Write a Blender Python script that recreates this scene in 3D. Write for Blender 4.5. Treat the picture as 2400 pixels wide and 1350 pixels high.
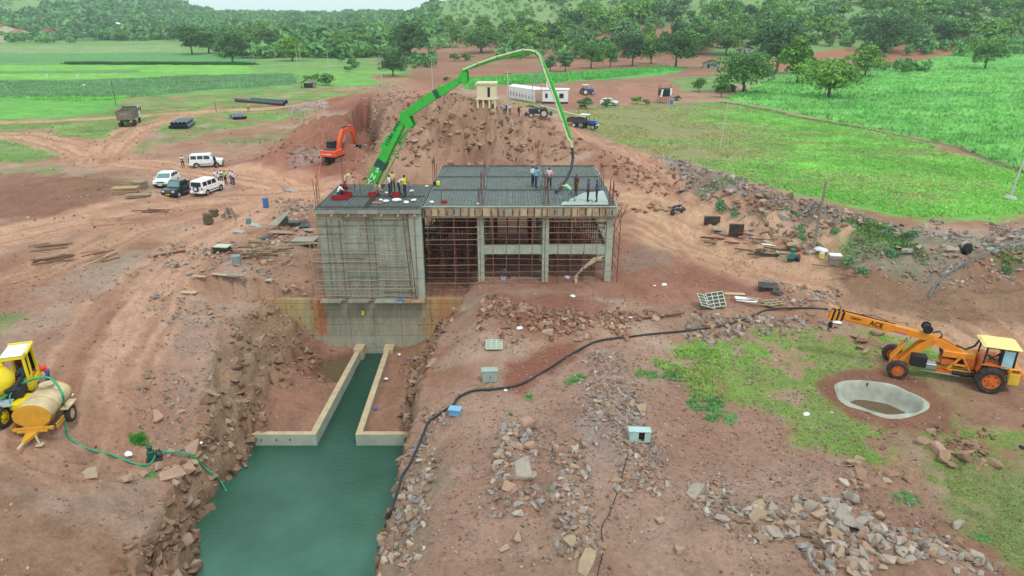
import bpy, bmesh, math, random
import numpy as np
from mathutils import Vector, Matrix, Euler
R = math.radians
random.seed(7)
rng = np.random.default_rng(11)
for o in list(bpy.data.objects): bpy.data.objects.remove(o)
scene = bpy.context.scene
COL = scene.collection

# ---------------------------------------------------------------- camera
CAMH, PITCH, FPX = 18.0, R(21.5), 1600.0
cam_data = bpy.data.cameras.new('camera'); cam = bpy.data.objects.new('camera', cam_data)
COL.objects.link(cam); scene.camera = cam
cam.location = (0, 0, CAMH); cam.rotation_euler = (R(90) - PITCH, 0, 0)
cam_data.sensor_width = 36; cam_data.lens = 36 * FPX / 2400
cam_data.clip_start = 0.5; cam_data.clip_end = 20000
# ---------------------------------------------------------------- sky, sun, exposure
world = bpy.data.worlds.new('World'); scene.world = world; world.use_nodes = True
wn = world.node_tree; wn.nodes.clear()
sky = wn.nodes.new('ShaderNodeTexSky'); sky.sky_type = 'NISHITA'; sky.sun_disc = False
sky.sun_elevation = R(58); sky.sun_rotation = R(215); sky.air_density = 1.2; sky.dust_density = 3.0
mx = wn.nodes.new('ShaderNodeMix'); mx.data_type = 'RGBA'; mx.inputs[0].default_value = 0.78
mx.inputs[7].default_value = (6.9, 8.0, 8.3, 1)          # even cloud cover
bgn = wn.nodes.new('ShaderNodeBackground'); bgn.inputs[1].default_value = 0.14
wo = wn.nodes.new('ShaderNodeOutputWorld')
wn.links.new(sky.outputs[0], mx.inputs[6]); wn.links.new(mx.outputs[2], bgn.inputs[0]); wn.links.new(bgn.outputs[0], wo.inputs[0])
sl = bpy.data.lights.new('sun', 'SUN'); sl.energy = 1.5; sl.angle = R(10); sl.color = (1, .96, .9)
so = bpy.data.objects.new('sun', sl); COL.objects.link(so); so.rotation_euler = Vector((-0.30, 0.43, -0.85)).to_track_quat('-Z', 'Y').to_euler()
vs = scene.view_settings; vs.view_transform = 'Standard'; vs.look = 'None'; vs.gamma = 1; vs.exposure = 0.2
vs.use_curve_mapping = False
cy = scene.cycles; cy.max_bounces = 4; cy.diffuse_bounces = 2; cy.glossy_bounces = 2; cy.transmission_bounces = 2
cy.transparent_max_bounces = 6; cy.volume_bounces = 1; cy.use_denoising = True
cy.caustics_reflective = False; cy.caustics_refractive = False

# ---------------------------------------------------------------- unprojection of the camera's rays to the ground
CP, SP = math.cos(PITCH), math.sin(PITCH)
def ray(px, py):
    u, v = (px - 1200) / FPX, (py - 675) / FPX
    return np.array([u, CP - v * SP, -SP - v * CP])
def PZ(px, py, z=0.0):
    d = ray(px, py); t = (z - CAMH) / d[2]
    return np.array([d[0] * t, d[1] * t])
def PD(px, py, y):
    """point on the ray at world distance y"""
    d = ray(px, py); t = y / d[1]
    return Vector((d[0] * t, y, CAMH + d[2] * t))

# ---------------------------------------------------------------- noise
def _h(ix, iy, s):
    n = (ix.astype(np.int64) * 374761393 + iy.astype(np.int64) * 668265263 + s * 974634777) & 0xffffffff
    n = ((n ^ (n >> 13)) * 1274126177) & 0xffffffff
    n = (n ^ (n >> 16)) & 0xffffffff
    return n / 4294967295.0
def vn(x, y, s=0):
    x = np.asarray(x, float); y = np.asarray(y, float)
    ix, iy = np.floor(x), np.floor(y); fx, fy = x - ix, y - iy
    fx = fx * fx * (3 - 2 * fx); fy = fy * fy * (3 - 2 * fy)
    a, b, c, d = _h(ix, iy, s), _h(ix + 1, iy, s), _h(ix, iy + 1, s), _h(ix + 1, iy + 1, s)
    return (a * (1 - fx) + b * fx) * (1 - fy) + (c * (1 - fx) + d * fx) * fy
def fbm(x, y, s=0, o=4, g=.5):
    t = 0; a = 1; n = 0
    for i in range(o):
        t = t + a * vn(x * 2 ** i + 17 * i, y * 2 ** i - 9 * i, s + i); n += a; a *= g
    return t / n * 2 - 1
def ss(a, b, x):
    t = np.clip((x - a) / (b - a), 0, 1); return t * t * (3 - 2 * t)
def lerp(a, b, t): return a + (b - a) * t
def segd(x, y, pts, vals=None):
    """distance to a polyline (and the value interpolated along it, arc length, signed side)"""
    best = np.full(x.shape, 1e9); v = np.zeros(x.shape); al = np.zeros(x.shape); sg = np.zeros(x.shape); L0 = 0
    for i in range(len(pts) - 1):
        ax, ay = pts[i][:2]; bx, by = pts[i + 1][:2]; dx, dy = bx - ax, by - ay; L = math.hypot(dx, dy) + 1e-9
        t = np.clip(((x - ax) * dx + (y - ay) * dy) / L ** 2, 0, 1)
        d = np.hypot(x - ax - t * dx, y - ay - t * dy); m = d < best
        best = np.where(m, d, best); al = np.where(m, L0 + t * L, al)
        sg = np.where(m, np.sign((x - ax) * dy - (y - ay) * dx) * d, sg)
        if vals is not None: v = np.where(m, vals[i] * (1 - t) + vals[i + 1] * t, v)
        L0 += L
    return best, v, al, sg
def polyd(x, y, P):
    """signed distance to a polygon, positive inside"""
    ins = np.zeros(x.shape, bool); n = len(P); best = np.full(x.shape, 1e9)
    for i in range(n):
        ax, ay = P[i]; bx, by = P[(i + 1) % n]; dx, dy = bx - ax, by - ay; L2 = dx * dx + dy * dy + 1e-12
        t = np.clip(((x - ax) * dx + (y - ay) * dy) / L2, 0, 1)
        best = np.minimum(best, np.hypot(x - ax - t * dx, y - ay - t * dy))
        if abs(by - ay) > 1e-9:
            c = ((ay > y) != (by > y)) & (x < (bx - ax) * (y - ay) / (by - ay) + ax); ins ^= c
    return np.where(ins, best, -best)

# ---------------------------------------------------------------- the lie of the land
WATER_Z = -5.5
YW = 46.2          # plane of the retaining wall
YC = 34.2          # wing walls at the mouth of the channel
def rdg(pp):       # [(px,py,z)...] -> world polyline + heights
    return [tuple(PZ(a, b, c)) for a, b, c in pp], [c for a, b, c in pp]
RIDGES = []        # (pts, vals, width, power, roughness)
def ridge(pp, w, pw=1.0, ro=.15): RIDGES.append((*rdg(pp), w, pw, ro))
ridge([(895, 258, 4.8), (935, 272, 4.8), (985, 262, 6.2), (1050, 250, 7.3), (1110, 252, 7.5), (1170, 276, 6.2), (1235, 312, 4.7), (1290, 342, 3.5)], 22, 1.0, .6)
ridge([(930, 215, 3.2), (1000, 222, 4.2), (1080, 236, 4.6)], 26, .8, .2)
ridge([(1300, 330, 2.2), (1380, 365, 2.8), (1470, 405, 2.8), (1545, 445, 2.0), (1600, 462, 1.2)], 12, .8, .2)
ridge([(900, 300, 3.0), (925, 350, 3.2), (960, 385, 2.5)], 7, 1.0, .5)
ridge([(1548, 384, 1.8), (1640, 412, 2.7), (1760, 455, 3.0), (1880, 493, 3.0), (2010, 530, 3.1), (2140, 560, 3.1), (2260, 575, 3.0), (2440, 548, 3.2)], 7.5, .8, .4)
ridge([(1690, 500, 1.0), (1800, 550, 1.2), (1900, 580, .8)], 4.5, 1, .4)
ridge([(2200, 690, .7), (2300, 700, 1.5), (2440, 690, 1.8)], 5, 1, .3)
ridge([(600, 372, 1.2), (650, 358, 2.2), (690, 372, 1.4)], 4.5, 1, .3)
ridge([(690, 262, 1.4), (735, 255, 1.8)], 4.5, 1, .3)
ridge([(700, 400, .8), (750, 402, .9)], 3.0, 1, .3)
ridge([(40, 440, .7), (180, 425, .9), (240, 440, .5)], 6, 1, .4)
ridge([(170, 470, .5), (330, 455, .7)], 4, 1, .3)
ridge([(440, 610, .6), (560, 615, 1.0), (700, 560, 1.0), (735, 505, 1.4)], 4.5, 1, .35)
ridge([(1130, 700, .5), (1200, 730, 1.1), (1300, 745, .9), (1430, 760, .7), (1560, 750, .4)], 3.4, 1, .35)
ridge([(1840, 672, .6), (1900, 700, .6)], 2.5, 1, .3)
ridge([(1400, 810, .3), (1420, 900, .7), (1440, 1000, .8), (1480, 1100, .5)], 3.2, 1, .3)
ridge([(1205, 1020, .6), (1200, 1110, .9), (1190, 1190, .5)], 1.5, 1, .4)
ridge([(1320, 1080, .3), (1335, 1200, .6), (1370, 1340, .7)], 1.4, 1, .4)
ridge([(1700, 1230, .4), (1850, 1215, .6), (1990, 1200, 1.0), (2030, 1230, .8)], 2.2, 1, .4)
ridge([(1930, 1110, .4), (2050, 1120, .6)], 1.8, 1, .4)
ridge([(2140, 1050, .5), (2250, 1060, .8), (2310, 1110, .4)], 2.0, 1, .4)
ridge([(1930, 1340, .7), (2100, 1290, 1.1), (2200, 1310, 1.3), (2330, 1400, 1.2)], 3.0, 1, .4)
ridge([(1340, 215, 1.2), (1520, 195, 1.4), (1600, 190, 1.0)], 8, 1, .2)
ridge([(590, 860, -.2), (560, 950, -.2)], 2.0, 1, .4)
TRENCH = [tuple(PZ(a, b, 0)) for a, b in ((842, 268), (850, 300), (856, 340), (866, 372), (874, 400))]
BOWL = tuple(PZ(2062, 932, .15))
BRX, BRY, BROT = 1.95, 1.62, -.30
def bowl_d(x, y):
    u, v = x - BOWL[0], y - BOWL[1]; c, s_ = math.cos(BROT), math.sin(BROT)
    return np.hypot((u * c + v * s_) / BRX, (-u * s_ + v * c) / BRY)
def canal_profile(y):
    """per y: x of toe and rim on both sides, z of rim on both sides"""
    toeL = np.interp(y, [0, 24, 27, 30, 34, 36, 45, 46.2], [-13.1, -13.5, -14.8, -14.6, -14.45, -14.8, -14.2, -13.8])
    rimL = np.interp(y, [0, 24, 28, 31, 34, 38, 42, 46.2], [-15.3, -15.7, -16.9, -17.0, -17.4, -18.6, -18.9, -18.2])
    zL = np.interp(y, [0, 24, 29, 33, 37, 46.2], [-2.4, -2.6, -3.4, -2.4, -1.0, -1.1])
    toeR = np.interp(y, [0, 24, 34, 36, 46.2], [-5.7, -5.9, -6.55, -6.6, -7.2])
    rimR = np.interp(y, [0, 24, 30, 34, 40, 46.2], [-4.9, -4.95, -5.0, -5.0, -4.6, -3.4])
    zR = np.interp(y, [0, 24, 34, 46.2], [-1.0, -1.0, -1.0, -1.0])
    return toeL, rimL, zL, toeR, rimR, zR
def land(x, y):
    x = np.asarray(x, float); y = np.asarray(y, float)
    D = np.maximum(y, 1.0); a = x / D
    h = fbm(x / 14, y / 14, 3, 3) * .22 + fbm(x / 60, y / 60, 5, 2) * .4 * ss(60, 200, y)
    # hills
    hr = np.clip((a + .165) / .42, 0, 1) ** .85 * 190 * ss(300, 1150, D + x * .12) * (1 + .1 * fbm(x / 180, y / 180, 8, 3))
    hl = ss(620, 1650, D) * (27 + 430 * np.clip(-.40 - a, 0, .5) + 5 * fbm(x / 160, y / 300, 9, 3))
    h = h + np.maximum(hr, hl)
    # ridges and heaps
    for i, (pts, vals, w, pw, ro) in enumerate(RIDGES):
        xs = [p[0] for p in pts]; ys = [p[1] for p in pts]
        m = (x > min(xs) - w) & (x < max(xs) + w) & (y > min(ys) - w) & (y < max(ys) + w)
        if not m.any(): continue
        xm, ym = x[m], y[m]
        wob = fbm(xm / (w * .35), ym / (w * .35), 20 + i, 3)
        d, v, _, _ = segd(xm + wob * w * .12, ym, pts, vals)
        k = np.clip(1 - d / w, 0, 1) ** pw
        k = k * k * (3 - 2 * k) * .35 + k * .65
        hh = v * k * (1 + ro * fbm(xm / 1.7, ym / 1.7, 40 + i, 3)) 
        h[m] = np.maximum(h[m], h[m] * .4 + hh)
    # trench by the excavator
    m = (x > -30) & (x < -5) & (y > 60) & (y < 150)
    if m.any():
        d, _, _, _ = segd(x[m], y[m], TRENCH)
        h[m] = lerp(-2.4, h[m], ss(.8, 2.6, d + .5 * fbm(x[m] / 1.5, y[m] / 1.5, 61, 2)))
    # round concrete bowl
    d = bowl_d(x, y)
    m = d < 2.2
    h = np.where(m, lerp(.10, h, ss(1.15, 2.0, d)), h)
    h = np.where(d < 1.0, -1.2, h)
    # pad round the building
    pd = polyd(x, y, [(-14.5, 46.2), (9.5, 46.2), (9.5, 64), (-14.5, 64)])
    h = lerp(h, np.interp(x, [-6.3, -3.6, -2.6], [-1.05, -1.0, 0.0]), ss(-2.0, 0.3, pd) * (x > -6.9))
    h = lerp(h, np.interp(y, [46.2, 48.5], [-1.05, .35]), ss(-3.6, -.4, pd) * (x <= -6.9) * (y > 46) * (y < 60))
    # canal: cut
    toeL, rimL, zL, toeR, rimR, zR = canal_profile(y)
    wob = fbm(x / 1.9, y / 1.9, 71, 4) * .5 + fbm(y / .5, y * 0 + 3, 72, 2) * .12
    inside = (y < YW + .27)
    YC_ = YC + .25
    left = (x < -10); 
    tL = np.clip((toeL + wob - x) / (toeL - rimL), 0, 3); tR = np.clip((x - toeR + wob * .5) / (rimR - toeR), 0, 3)
    t = np.where(left, tL, tR); zr = np.where(left, zL, zR)
    floor = np.where(y < YC_, -8.0, -5.05 + .12 * fbm(x / 2, y / 2, 74, 3) + .35 * ss(1.5, 4, np.abs(x + 10.3)) - .75 * ss(3.0, .8, np.hypot((x + 12.9), y - 43.4)))
    tt = np.minimum(t, 1)
    st = tt + .06 * np.sin(tt * 23 + 4 * fbm(x / 2, y / 2, 75, 2)) * (tt > 0) * (tt < 1)     # ledges of the bedding
    st = np.where(y < YC_, np.clip(st, 0, 1) ** .75, np.clip(st, 0, 1) ** 1.15)
    cut = lerp(floor, zr, st)
    # outside the rim the ground eases back to the plain
    out = np.where(left, np.clip((rimL - x) / 8.0, 0, 1), np.clip((x - rimR) / 3.0, 0, 1))
    outside = lerp(zr + .25 * fbm(x / 1.1, y / 1.1, 77, 3), h, ss(0, 1, out))
    hc = np.where(t < 1, cut, outside)
    nearw = ss(YW + .1, YW, y)
    h = np.where(inside & (x > -28) & (x < 0), hc, h)
    # the channel itself, between its walls
    cl = -10.85 + (YC - y) * 0; cw = 1.15
    h = np.where((y > YC - .3) & (y < YW + .27) & (np.abs(x + 10.38) < 1.35 - .4 * (y - YC) / 12), -8.0, h)
    # crack along the left foreground, ruts
    # fine relief
    near = ss(180, 60, y)
    h = h + near * (fbm(x / .9, y / .9, 81, 4) * .08 + (1 - np.abs(fbm(x / .55, y / .55, 83, 2)) * 2) * .025 * ss(-.2, .4, fbm(x / 6, y / 6, 84, 2)) + np.clip(fbm(x / 3.1, y / 3.1, 82, 3), 0, 1) * .10)
    return h
def land1(x, y): return float(land(np.array([x]), np.array([y]))[0])
_T = 14 * 1.0035 ** np.arange(1500)
def G(px, py):
    d = ray(px, py); t = _T
    X, Y, Z = d[0] * t, d[1] * t, CAMH + d[2] * t
    k = Z < land(X, Y)
    if not k.any(): return Vector((X[-1], Y[-1], 0))
    i = int(np.argmax(k)); lo, hi = t[max(i - 1, 0)], t[i]
    tt = np.linspace(lo, hi, 12); zz = CAMH + d[2] * tt - land(d[0] * tt, d[1] * tt)
    j = int(np.argmax(zz < 0)); s = tt[j]
    return Vector((d[0] * s, d[1] * s, CAMH + d[2] * s))

# ---------------------------------------------------------------- colour of the ground (albedo only)
def lin(r, g=None, b=None):
    if g is None: r, g, b = r
    f = lambda c: ((c / 255 + .055) / 1.055) ** 2.4 if c > 10 else c / 255 / 12.92
    return np.array([f(r), f(g), f(b)])
REG = []
def P2(pp, z=0): return [tuple(PZ(a, b, z)) for a, b in pp]
def reg(pp, c1, c2=None, soft=.6, warp=.8, amt=1.0, z=0, holes=0.0, hs=2.0, streak=None, world=False):
    REG.append(('poly', pp if world else P2(pp, z), lin(c1), lin(c2 or c1), soft, warp, amt, holes, hs, streak))
def trk(pp, w, c1, c2=None, amt=.9, z=0, ruts=.75):
    REG.append(('track', P2(pp, z), lin(c1), lin(c2 or c1), w, 0, amt, ruts, 0, None))
GB, GG, DG = (92, 178, 58), (98, 140, 82), (52, 104, 46)
GRASS, GRASS2 = (112, 150, 62), (128, 158, 74)
DIRT, RED, ROAD, GREY = (174, 135, 109), (150, 97, 75), (208, 160, 126), (166, 150, 140)
# far ground
reg([(-900, 60), (3400, 60), (3400, 162), (1700, 200), (960, 205), (-900, 130)], (116, 158, 80), (132, 160, 92), 6, 8, 1)
reg([(840, 122), (1110, 112), (1650, 120), (1700, 165), (1600, 185), (1200, 205), (1000, 215), (940, 200), (940, 150)], (150, 100, 80), (160, 118, 92), 3, 6, .95)
reg([(1690, 152), (1900, 138), (2100, 134), (2460, 120), (2460, 132), (2120, 152), (1900, 160), (1740, 175)], (176, 104, 78), (156, 116, 84), 2, 4, .95)
reg([(560, 146), (900, 142), (950, 165), (740, 168), (560, 158)], (152, 104, 82), (140, 120, 84), 2, 3, .9)
# left fields
reg([(-500, 100), (420, 92), (700, 132), (960, 150), (950, 200), (720, 208), (560, 218), (300, 228), (250, 268), (-500, 330)], (108, 156, 70), (124, 164, 78), 1.5, 1.5)
reg([(-500, 112), (420, 106), (440, 124), (-500, 132)], (140, 166, 98), (124, 156, 84), 1, 2)
reg([(-500, 124), (420, 124), (600, 135), (600, 150), (160, 148), (-500, 150)], (98, 152, 88), (88, 162, 70), 1, 2)
reg([(-500, 155), (360, 152), (560, 150), (590, 158), (600, 172), (-500, 180)], (114, 184, 62), (124, 194, 62), .8, 2)
reg([(150, 143), (520, 145), (520, 152), (160, 151)], (52, 104, 46), (46, 92, 40), .5, .5)
reg([(-500, 168), (320, 166), (340, 173), (-500, 178)], (100, 150, 80), (98, 158, 76), .8, 1)
reg([(-500, 178), (340, 172), (600, 164), (600, 174), (340, 184), (-500, 188)], (124, 194, 58), (110, 180, 58), .8, 1)
reg([(-500, 190), (200, 188), (330, 184), (440, 178), (690, 173), (696, 200), (560, 208), (440, 214), (270, 232), (170, 238), (-500, 222)], (100, 138, 92), (92, 146, 86), .8, 1)
reg([(-500, 222), (120, 228), (230, 226), (300, 222), (252, 262), (140, 275), (-500, 300)], (100, 174, 60), (108, 180, 64), .6, 1)
reg([(560, 160), (720, 168), (940, 168), (948, 196), (740, 206), (720, 180)], (112, 172, 66), (120, 180, 72), 1, 1.5)
reg([(-500, 300), (140, 275), (252, 262), (300, 224), (560, 212), (700, 210), (870, 214), (872, 232), (800, 262), (690, 290), (560, 300), (430, 330), (330, 312), (250, 330), (100, 322), (-500, 330)], GRASS, GRASS2, 1.2, 2.2, .95, holes=.18, hs=4)
reg([(-500, 318), (90, 330), (150, 360), (60, 380), (-500, 390)], (104, 160, 62), (120, 150, 80), 1, 1.5, .85)
reg([(490, 325), (600, 315), (760, 300), (830, 310), (780, 345), (640, 350), (560, 345)], (112, 142, 72), (128, 128, 84), 1, 2, .75, holes=.4, hs=2)
reg([(300, 335), (400, 318), (430, 330), (360, 352), (280, 365)], (120, 146, 76), (140, 140, 90), .8, 1.5, .7, holes=.3)
reg([(440, 378), (500, 380), (450, 392), (380, 388)], (124, 142, 72), (130, 150, 70), .5, .8, .7)
reg([(120, 400), (300, 420), (330, 450), (240, 470), (130, 440)], (118, 142, 74), (150, 130, 90), .8, 1.6, .7, holes=.45)
reg([(0, 395), (130, 385), (180, 402), (60, 410), (-300, 420)], (124, 150, 78), None, .8, 1.2, .6, holes=.4)
reg([(0, 735), (60, 730), (70, 745), (40, 775), (-60, 800), (-60, 740)], (110, 146, 66), None, .3, .6, .75, holes=.3)
reg([(180, 560), (300, 545), (260, 575), (200, 590)], (140, 148, 92), None, .4, .8, .55, holes=.4)
reg([(260, 588), (335, 572), (290, 625), (240, 640)], (128, 150, 100), None, .3, .8, .4, holes=.3)
# big red areas and tones of the building site
reg([(1010, 940), (1120, 800), (1500, 820), (1760, 960), (2100, 1120), (2330, 1400), (880, 1400)], (184, 150, 130), (168, 130, 110), 2, 2, .55)
reg([(200, 640), (600, 760), (560, 960), (400, 1060), (100, 1100), (-200, 900)], (182, 148, 126), (170, 132, 108), 2, 2, .4)
reg([(-200, 400), (240, 415), (330, 440), (200, 500), (-200, 530)], (150, 104, 82), (136, 92, 72), 2, 2, .8)
reg([(560, 250), (880, 235), (900, 330), (860, 430), (740, 450), (580, 400), (700, 330), (840, 290)], (158, 102, 80), (140, 84, 66), 1.5, 1.6, .85)
reg([(560, 385), (740, 395), (740, 470), (600, 440)], (164, 112, 92), RED, 1, 1, .7)
reg([(660, 246), (760, 248), (770, 272), (690, 282)], (180, 158, 150), (150, 130, 122), .4, .8, .8)
reg([(690, 372), (755, 375), (755, 410), (680, 408)], (170, 140, 130), (150, 120, 112), .4, .8, .8)
reg([(1440, 500), (1600, 560), (1700, 640), (1860, 690), (1700, 720), (1500, 700), (1380, 690), (1140, 680), (1120, 662), (1440, 658)], (170, 116, 94), (148, 94, 74), 1, 1.2, .8)
reg([(1130, 690), (1400, 700), (1460, 770), (1300, 810), (1200, 790), (1120, 740)], (158, 104, 86), (140, 84, 68), .8, 1.0, .85)
reg([(1200, 850), (1300, 815), (1390, 810), (1300, 880), (1210, 940), (1180, 920)], (140, 78, 58), (150, 90, 68), .4, .6, .85)
reg([(1380, 820), (1440, 840), (1480, 950), (1560, 1090), (1440, 1120), (1380, 1000)], GREY, (172, 140, 126), .8, 1.0, .75)
reg([(1500, 560), (1620, 560), (1560, 630), (1470, 640), (1450, 600)], (150, 134, 118), None, .6, 1, .5)
reg([(-100, 1080), (420, 1180), (480, 1280), (460, 1400), (-100, 1400)], (164, 124, 94), (146, 108, 80), 1, 1.2, .8)
reg([(470, 1060), (620, 1000), (600, 860), (560, 880), (520, 980), (430, 1110)], (160, 128, 98), (150, 112, 84), .8, 1.0, .75)
reg([(820, 1400), (960, 1080), (1010, 1000), (1040, 1080), (1000, 1250), (960, 1400)], (156, 136, 112), (150, 120, 98), .5, .8, .8)
reg([(230, 640), (330, 620), (470, 700), (600, 780), (480, 880), (330, 760)], (176, 150, 134), None, 1.5, 1.5, .35)
reg([(120, 600), (340, 600), (360, 690), (200, 720)], (170, 150, 134), None, 1.5, 1.5, .45)
reg([(880, 240), (1000, 235), (1160, 250), (1300, 330), (1440, 470), (1420, 505), (990, 420), (880, 430), (860, 330)], (174, 138, 112), (146, 108, 86), 1, 1.5, .85, z=2)
# roads and tracks
trk([(-300, 296), (120, 285), (290, 275), (420, 266), (560, 258), (720, 252), (880, 232), (960, 205)], 3.2, ROAD, (170, 120, 94))
trk([(-300, 312), (60, 322), (150, 340), (240, 374), (420, 392), (620, 424), (760, 460)], 4.4, ROAD, (168, 116, 92))
trk([(235, 378), (270, 340), (330, 300), (430, 272)], 4.0, (204, 156, 124), (160, 108, 86))
trk([(-300, 640), (0, 560), (240, 505), (460, 470), (740, 452)], 5.0, (204, 158, 126), (168, 118, 92), .85)
trk([(-100, 700), (100, 640), (300, 540), (480, 500), (640, 470)], 3.4, (200, 152, 120), (160, 110, 86), .7)
trk([(150, 1000), (220, 850), (330, 700), (480, 560), (620, 480)], 3.8, (206, 160, 130), (176, 128, 100), .85)
trk([(120, 930), (200, 800), (262, 690)], 1.2, (160, 112, 88), (150, 100, 78), .6)
trk([(1300, 292), (1370, 330), (1470, 380), (1560, 430), (1640, 480), (1700, 560)], 4.4, (200, 152, 120), (170, 120, 94), .85, 1.5)
trk([(1380, 505), (1500, 520), (1640, 565), (1800, 622), (1960, 672), (2120, 730), (2300, 800), (2500, 900)], 5.6, (208, 164, 130), (180, 132, 100), .95)
trk([(2050, 690), (2200, 735), (2500, 760)], 4.0, (150, 116, 90), (128, 98, 74), .8)
trk([(980, 262), (1040, 232), (1010, 205), (960, 190), (900, 165)], 7, (178, 128, 106), (168, 112, 90), .8, 2)
trk([(900, 185), (1100, 172), (1700, 130)], 5, (160, 104, 82), (150, 96, 76), .6)
trk([(880, 150), (1050, 138), (1250, 132), (1650, 120)], 6, (168, 112, 90), (156, 104, 84), .7)
# right-hand fields
reg([(1085, 186), (1330, 172), (1560, 158), (1608, 165), (1560, 178), (1300, 196), (1130, 206), (1090, 212)], (92, 182, 70), (80, 168, 66), 1, 1.5)
reg([(1200, 206), (1330, 200), (1600, 172), (1690, 172), (1700, 190), (1640, 200), (1560, 235), (1450, 240), (1340, 262), (1200, 262)], (172, 120, 98), (154, 110, 88), 1, 1.6, .95)
reg([(1560, 185), (1700, 176), (1740, 190), (1690, 215), (1600, 215)], (104, 160, 70), (120, 150, 80), 1, 1.5, .85)
reg([(1150, 245), (1230, 240), (1330, 262), (1400, 250), (1480, 245), (1700, 238), (2060, 306), (2460, 420), (2460, 500), (2280, 522), (2130, 512), (1980, 487), (1850, 450), (1700, 408), (1540, 372), (1400, 318), (1270, 282)], (122, 188, 64), (104, 172, 54), 1.2, 1.0, 1, streak=('rows', (152, 138, 98)))
reg([(1690, 232), (1780, 195), (1870, 172), (2000, 178), (2130, 150), (2460, 122), (2460, 428), (2250, 345), (2060, 305), (1880, 268)], (104, 182, 74), (128, 200, 88), 1.0, 1.2, 1, streak=('tall', (84, 162, 62)))
trk([(1690, 238), (1880, 274), (2060, 309), (2250, 348), (2460, 425)], .9, (92, 110, 58), (110, 120, 70), .8, ruts=0)
trk([(1480, 250), (1620, 268), (1740, 292), (1900, 330), (2160, 395), (2460, 470)], .5, (150, 140, 90), None, .5, ruts=0)
# rubble bank, weeds
reg([(1530, 378), (1700, 412), (1850, 452), (1980, 488), (2130, 512), (2290, 524), (2460, 500), (2460, 640), (2200, 640), (2050, 610), (1900, 560), (1720, 510), (1600, 470)], (160, 146, 134), (140, 124, 110), .6, .8, .9, z=1)
reg([(1620, 500), (1720, 490), (1760, 520), (1660, 520)], (100, 140, 70), None, .4, .6, .6, holes=.4)
reg([(1960, 580), (2100, 590), (2250, 640), (2250, 690), (2100, 700), (1960, 650)], (84, 146, 62), (104, 150, 72), .5, .8, .9, holes=.25)
reg([(2300, 650), (2400, 660), (2400, 690), (2280, 690)], (90, 146, 66), None, .5, .6, .7, holes=.4)
reg([(1980, 640), (2250, 690), (2200, 720), (2000, 680)], (150, 140, 126), None, .5, .6, .5)
# crane ground
reg([(1560, 820), (1640, 790), (1900, 770), (2100, 790), (2300, 860), (2300, 1000), (2480, 1030), (2480, 1330), (2280, 1260), (2160, 1140), (2060, 1100), (1900, 1060), (1740, 940), (1560, 900)], (128, 172, 56), (140, 158, 74), .7, 1.2, .95, holes=.22, hs=1.1)
reg([(1905, 905), (1955, 868), (2060, 862), (2150, 885), (2240, 945), (2215, 1003), (2100, 1012), (1985, 985)], (150, 100, 80), (142, 90, 72), .3, .4, .95)
reg([(2180, 900), (2450, 880), (2450, 1010), (2260, 1000)], (176, 134, 108), (160, 118, 92), .6, .8, .85)
reg([(2170, 1120), (2450, 1080), (2450, 1340), (2330, 1290), (2200, 1200)], (128, 156, 78), (150, 142, 92), .8, 1.2, .8, holes=.25, hs=.8)
for (a, b, w) in ((1350, 905, 28), (1515, 885, 30), (1575, 890, 26), (1650, 945, 50), (1685, 980, 40), (1190, 970, 10), (1960, 1305, 28), (2125, 1183, 36), (2150, 1255, 20), (315, 985, 22), (1240, 935, 16), (2440, 1200, 30), (2180, 1260, 14), (1290, 1160, 8), (2300, 1260, 24)):
    reg([(a - w, b), (a - w * .5, b - w * .45), (a + w * .6, b - w * .4), (a + w, b + 2), (a + w * .4, b + w * .45), (a - w * .6, b + w * .4)], (74, 148, 58), (84, 156, 70), .15, .25, .9, holes=.15, hs=.5)
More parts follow.
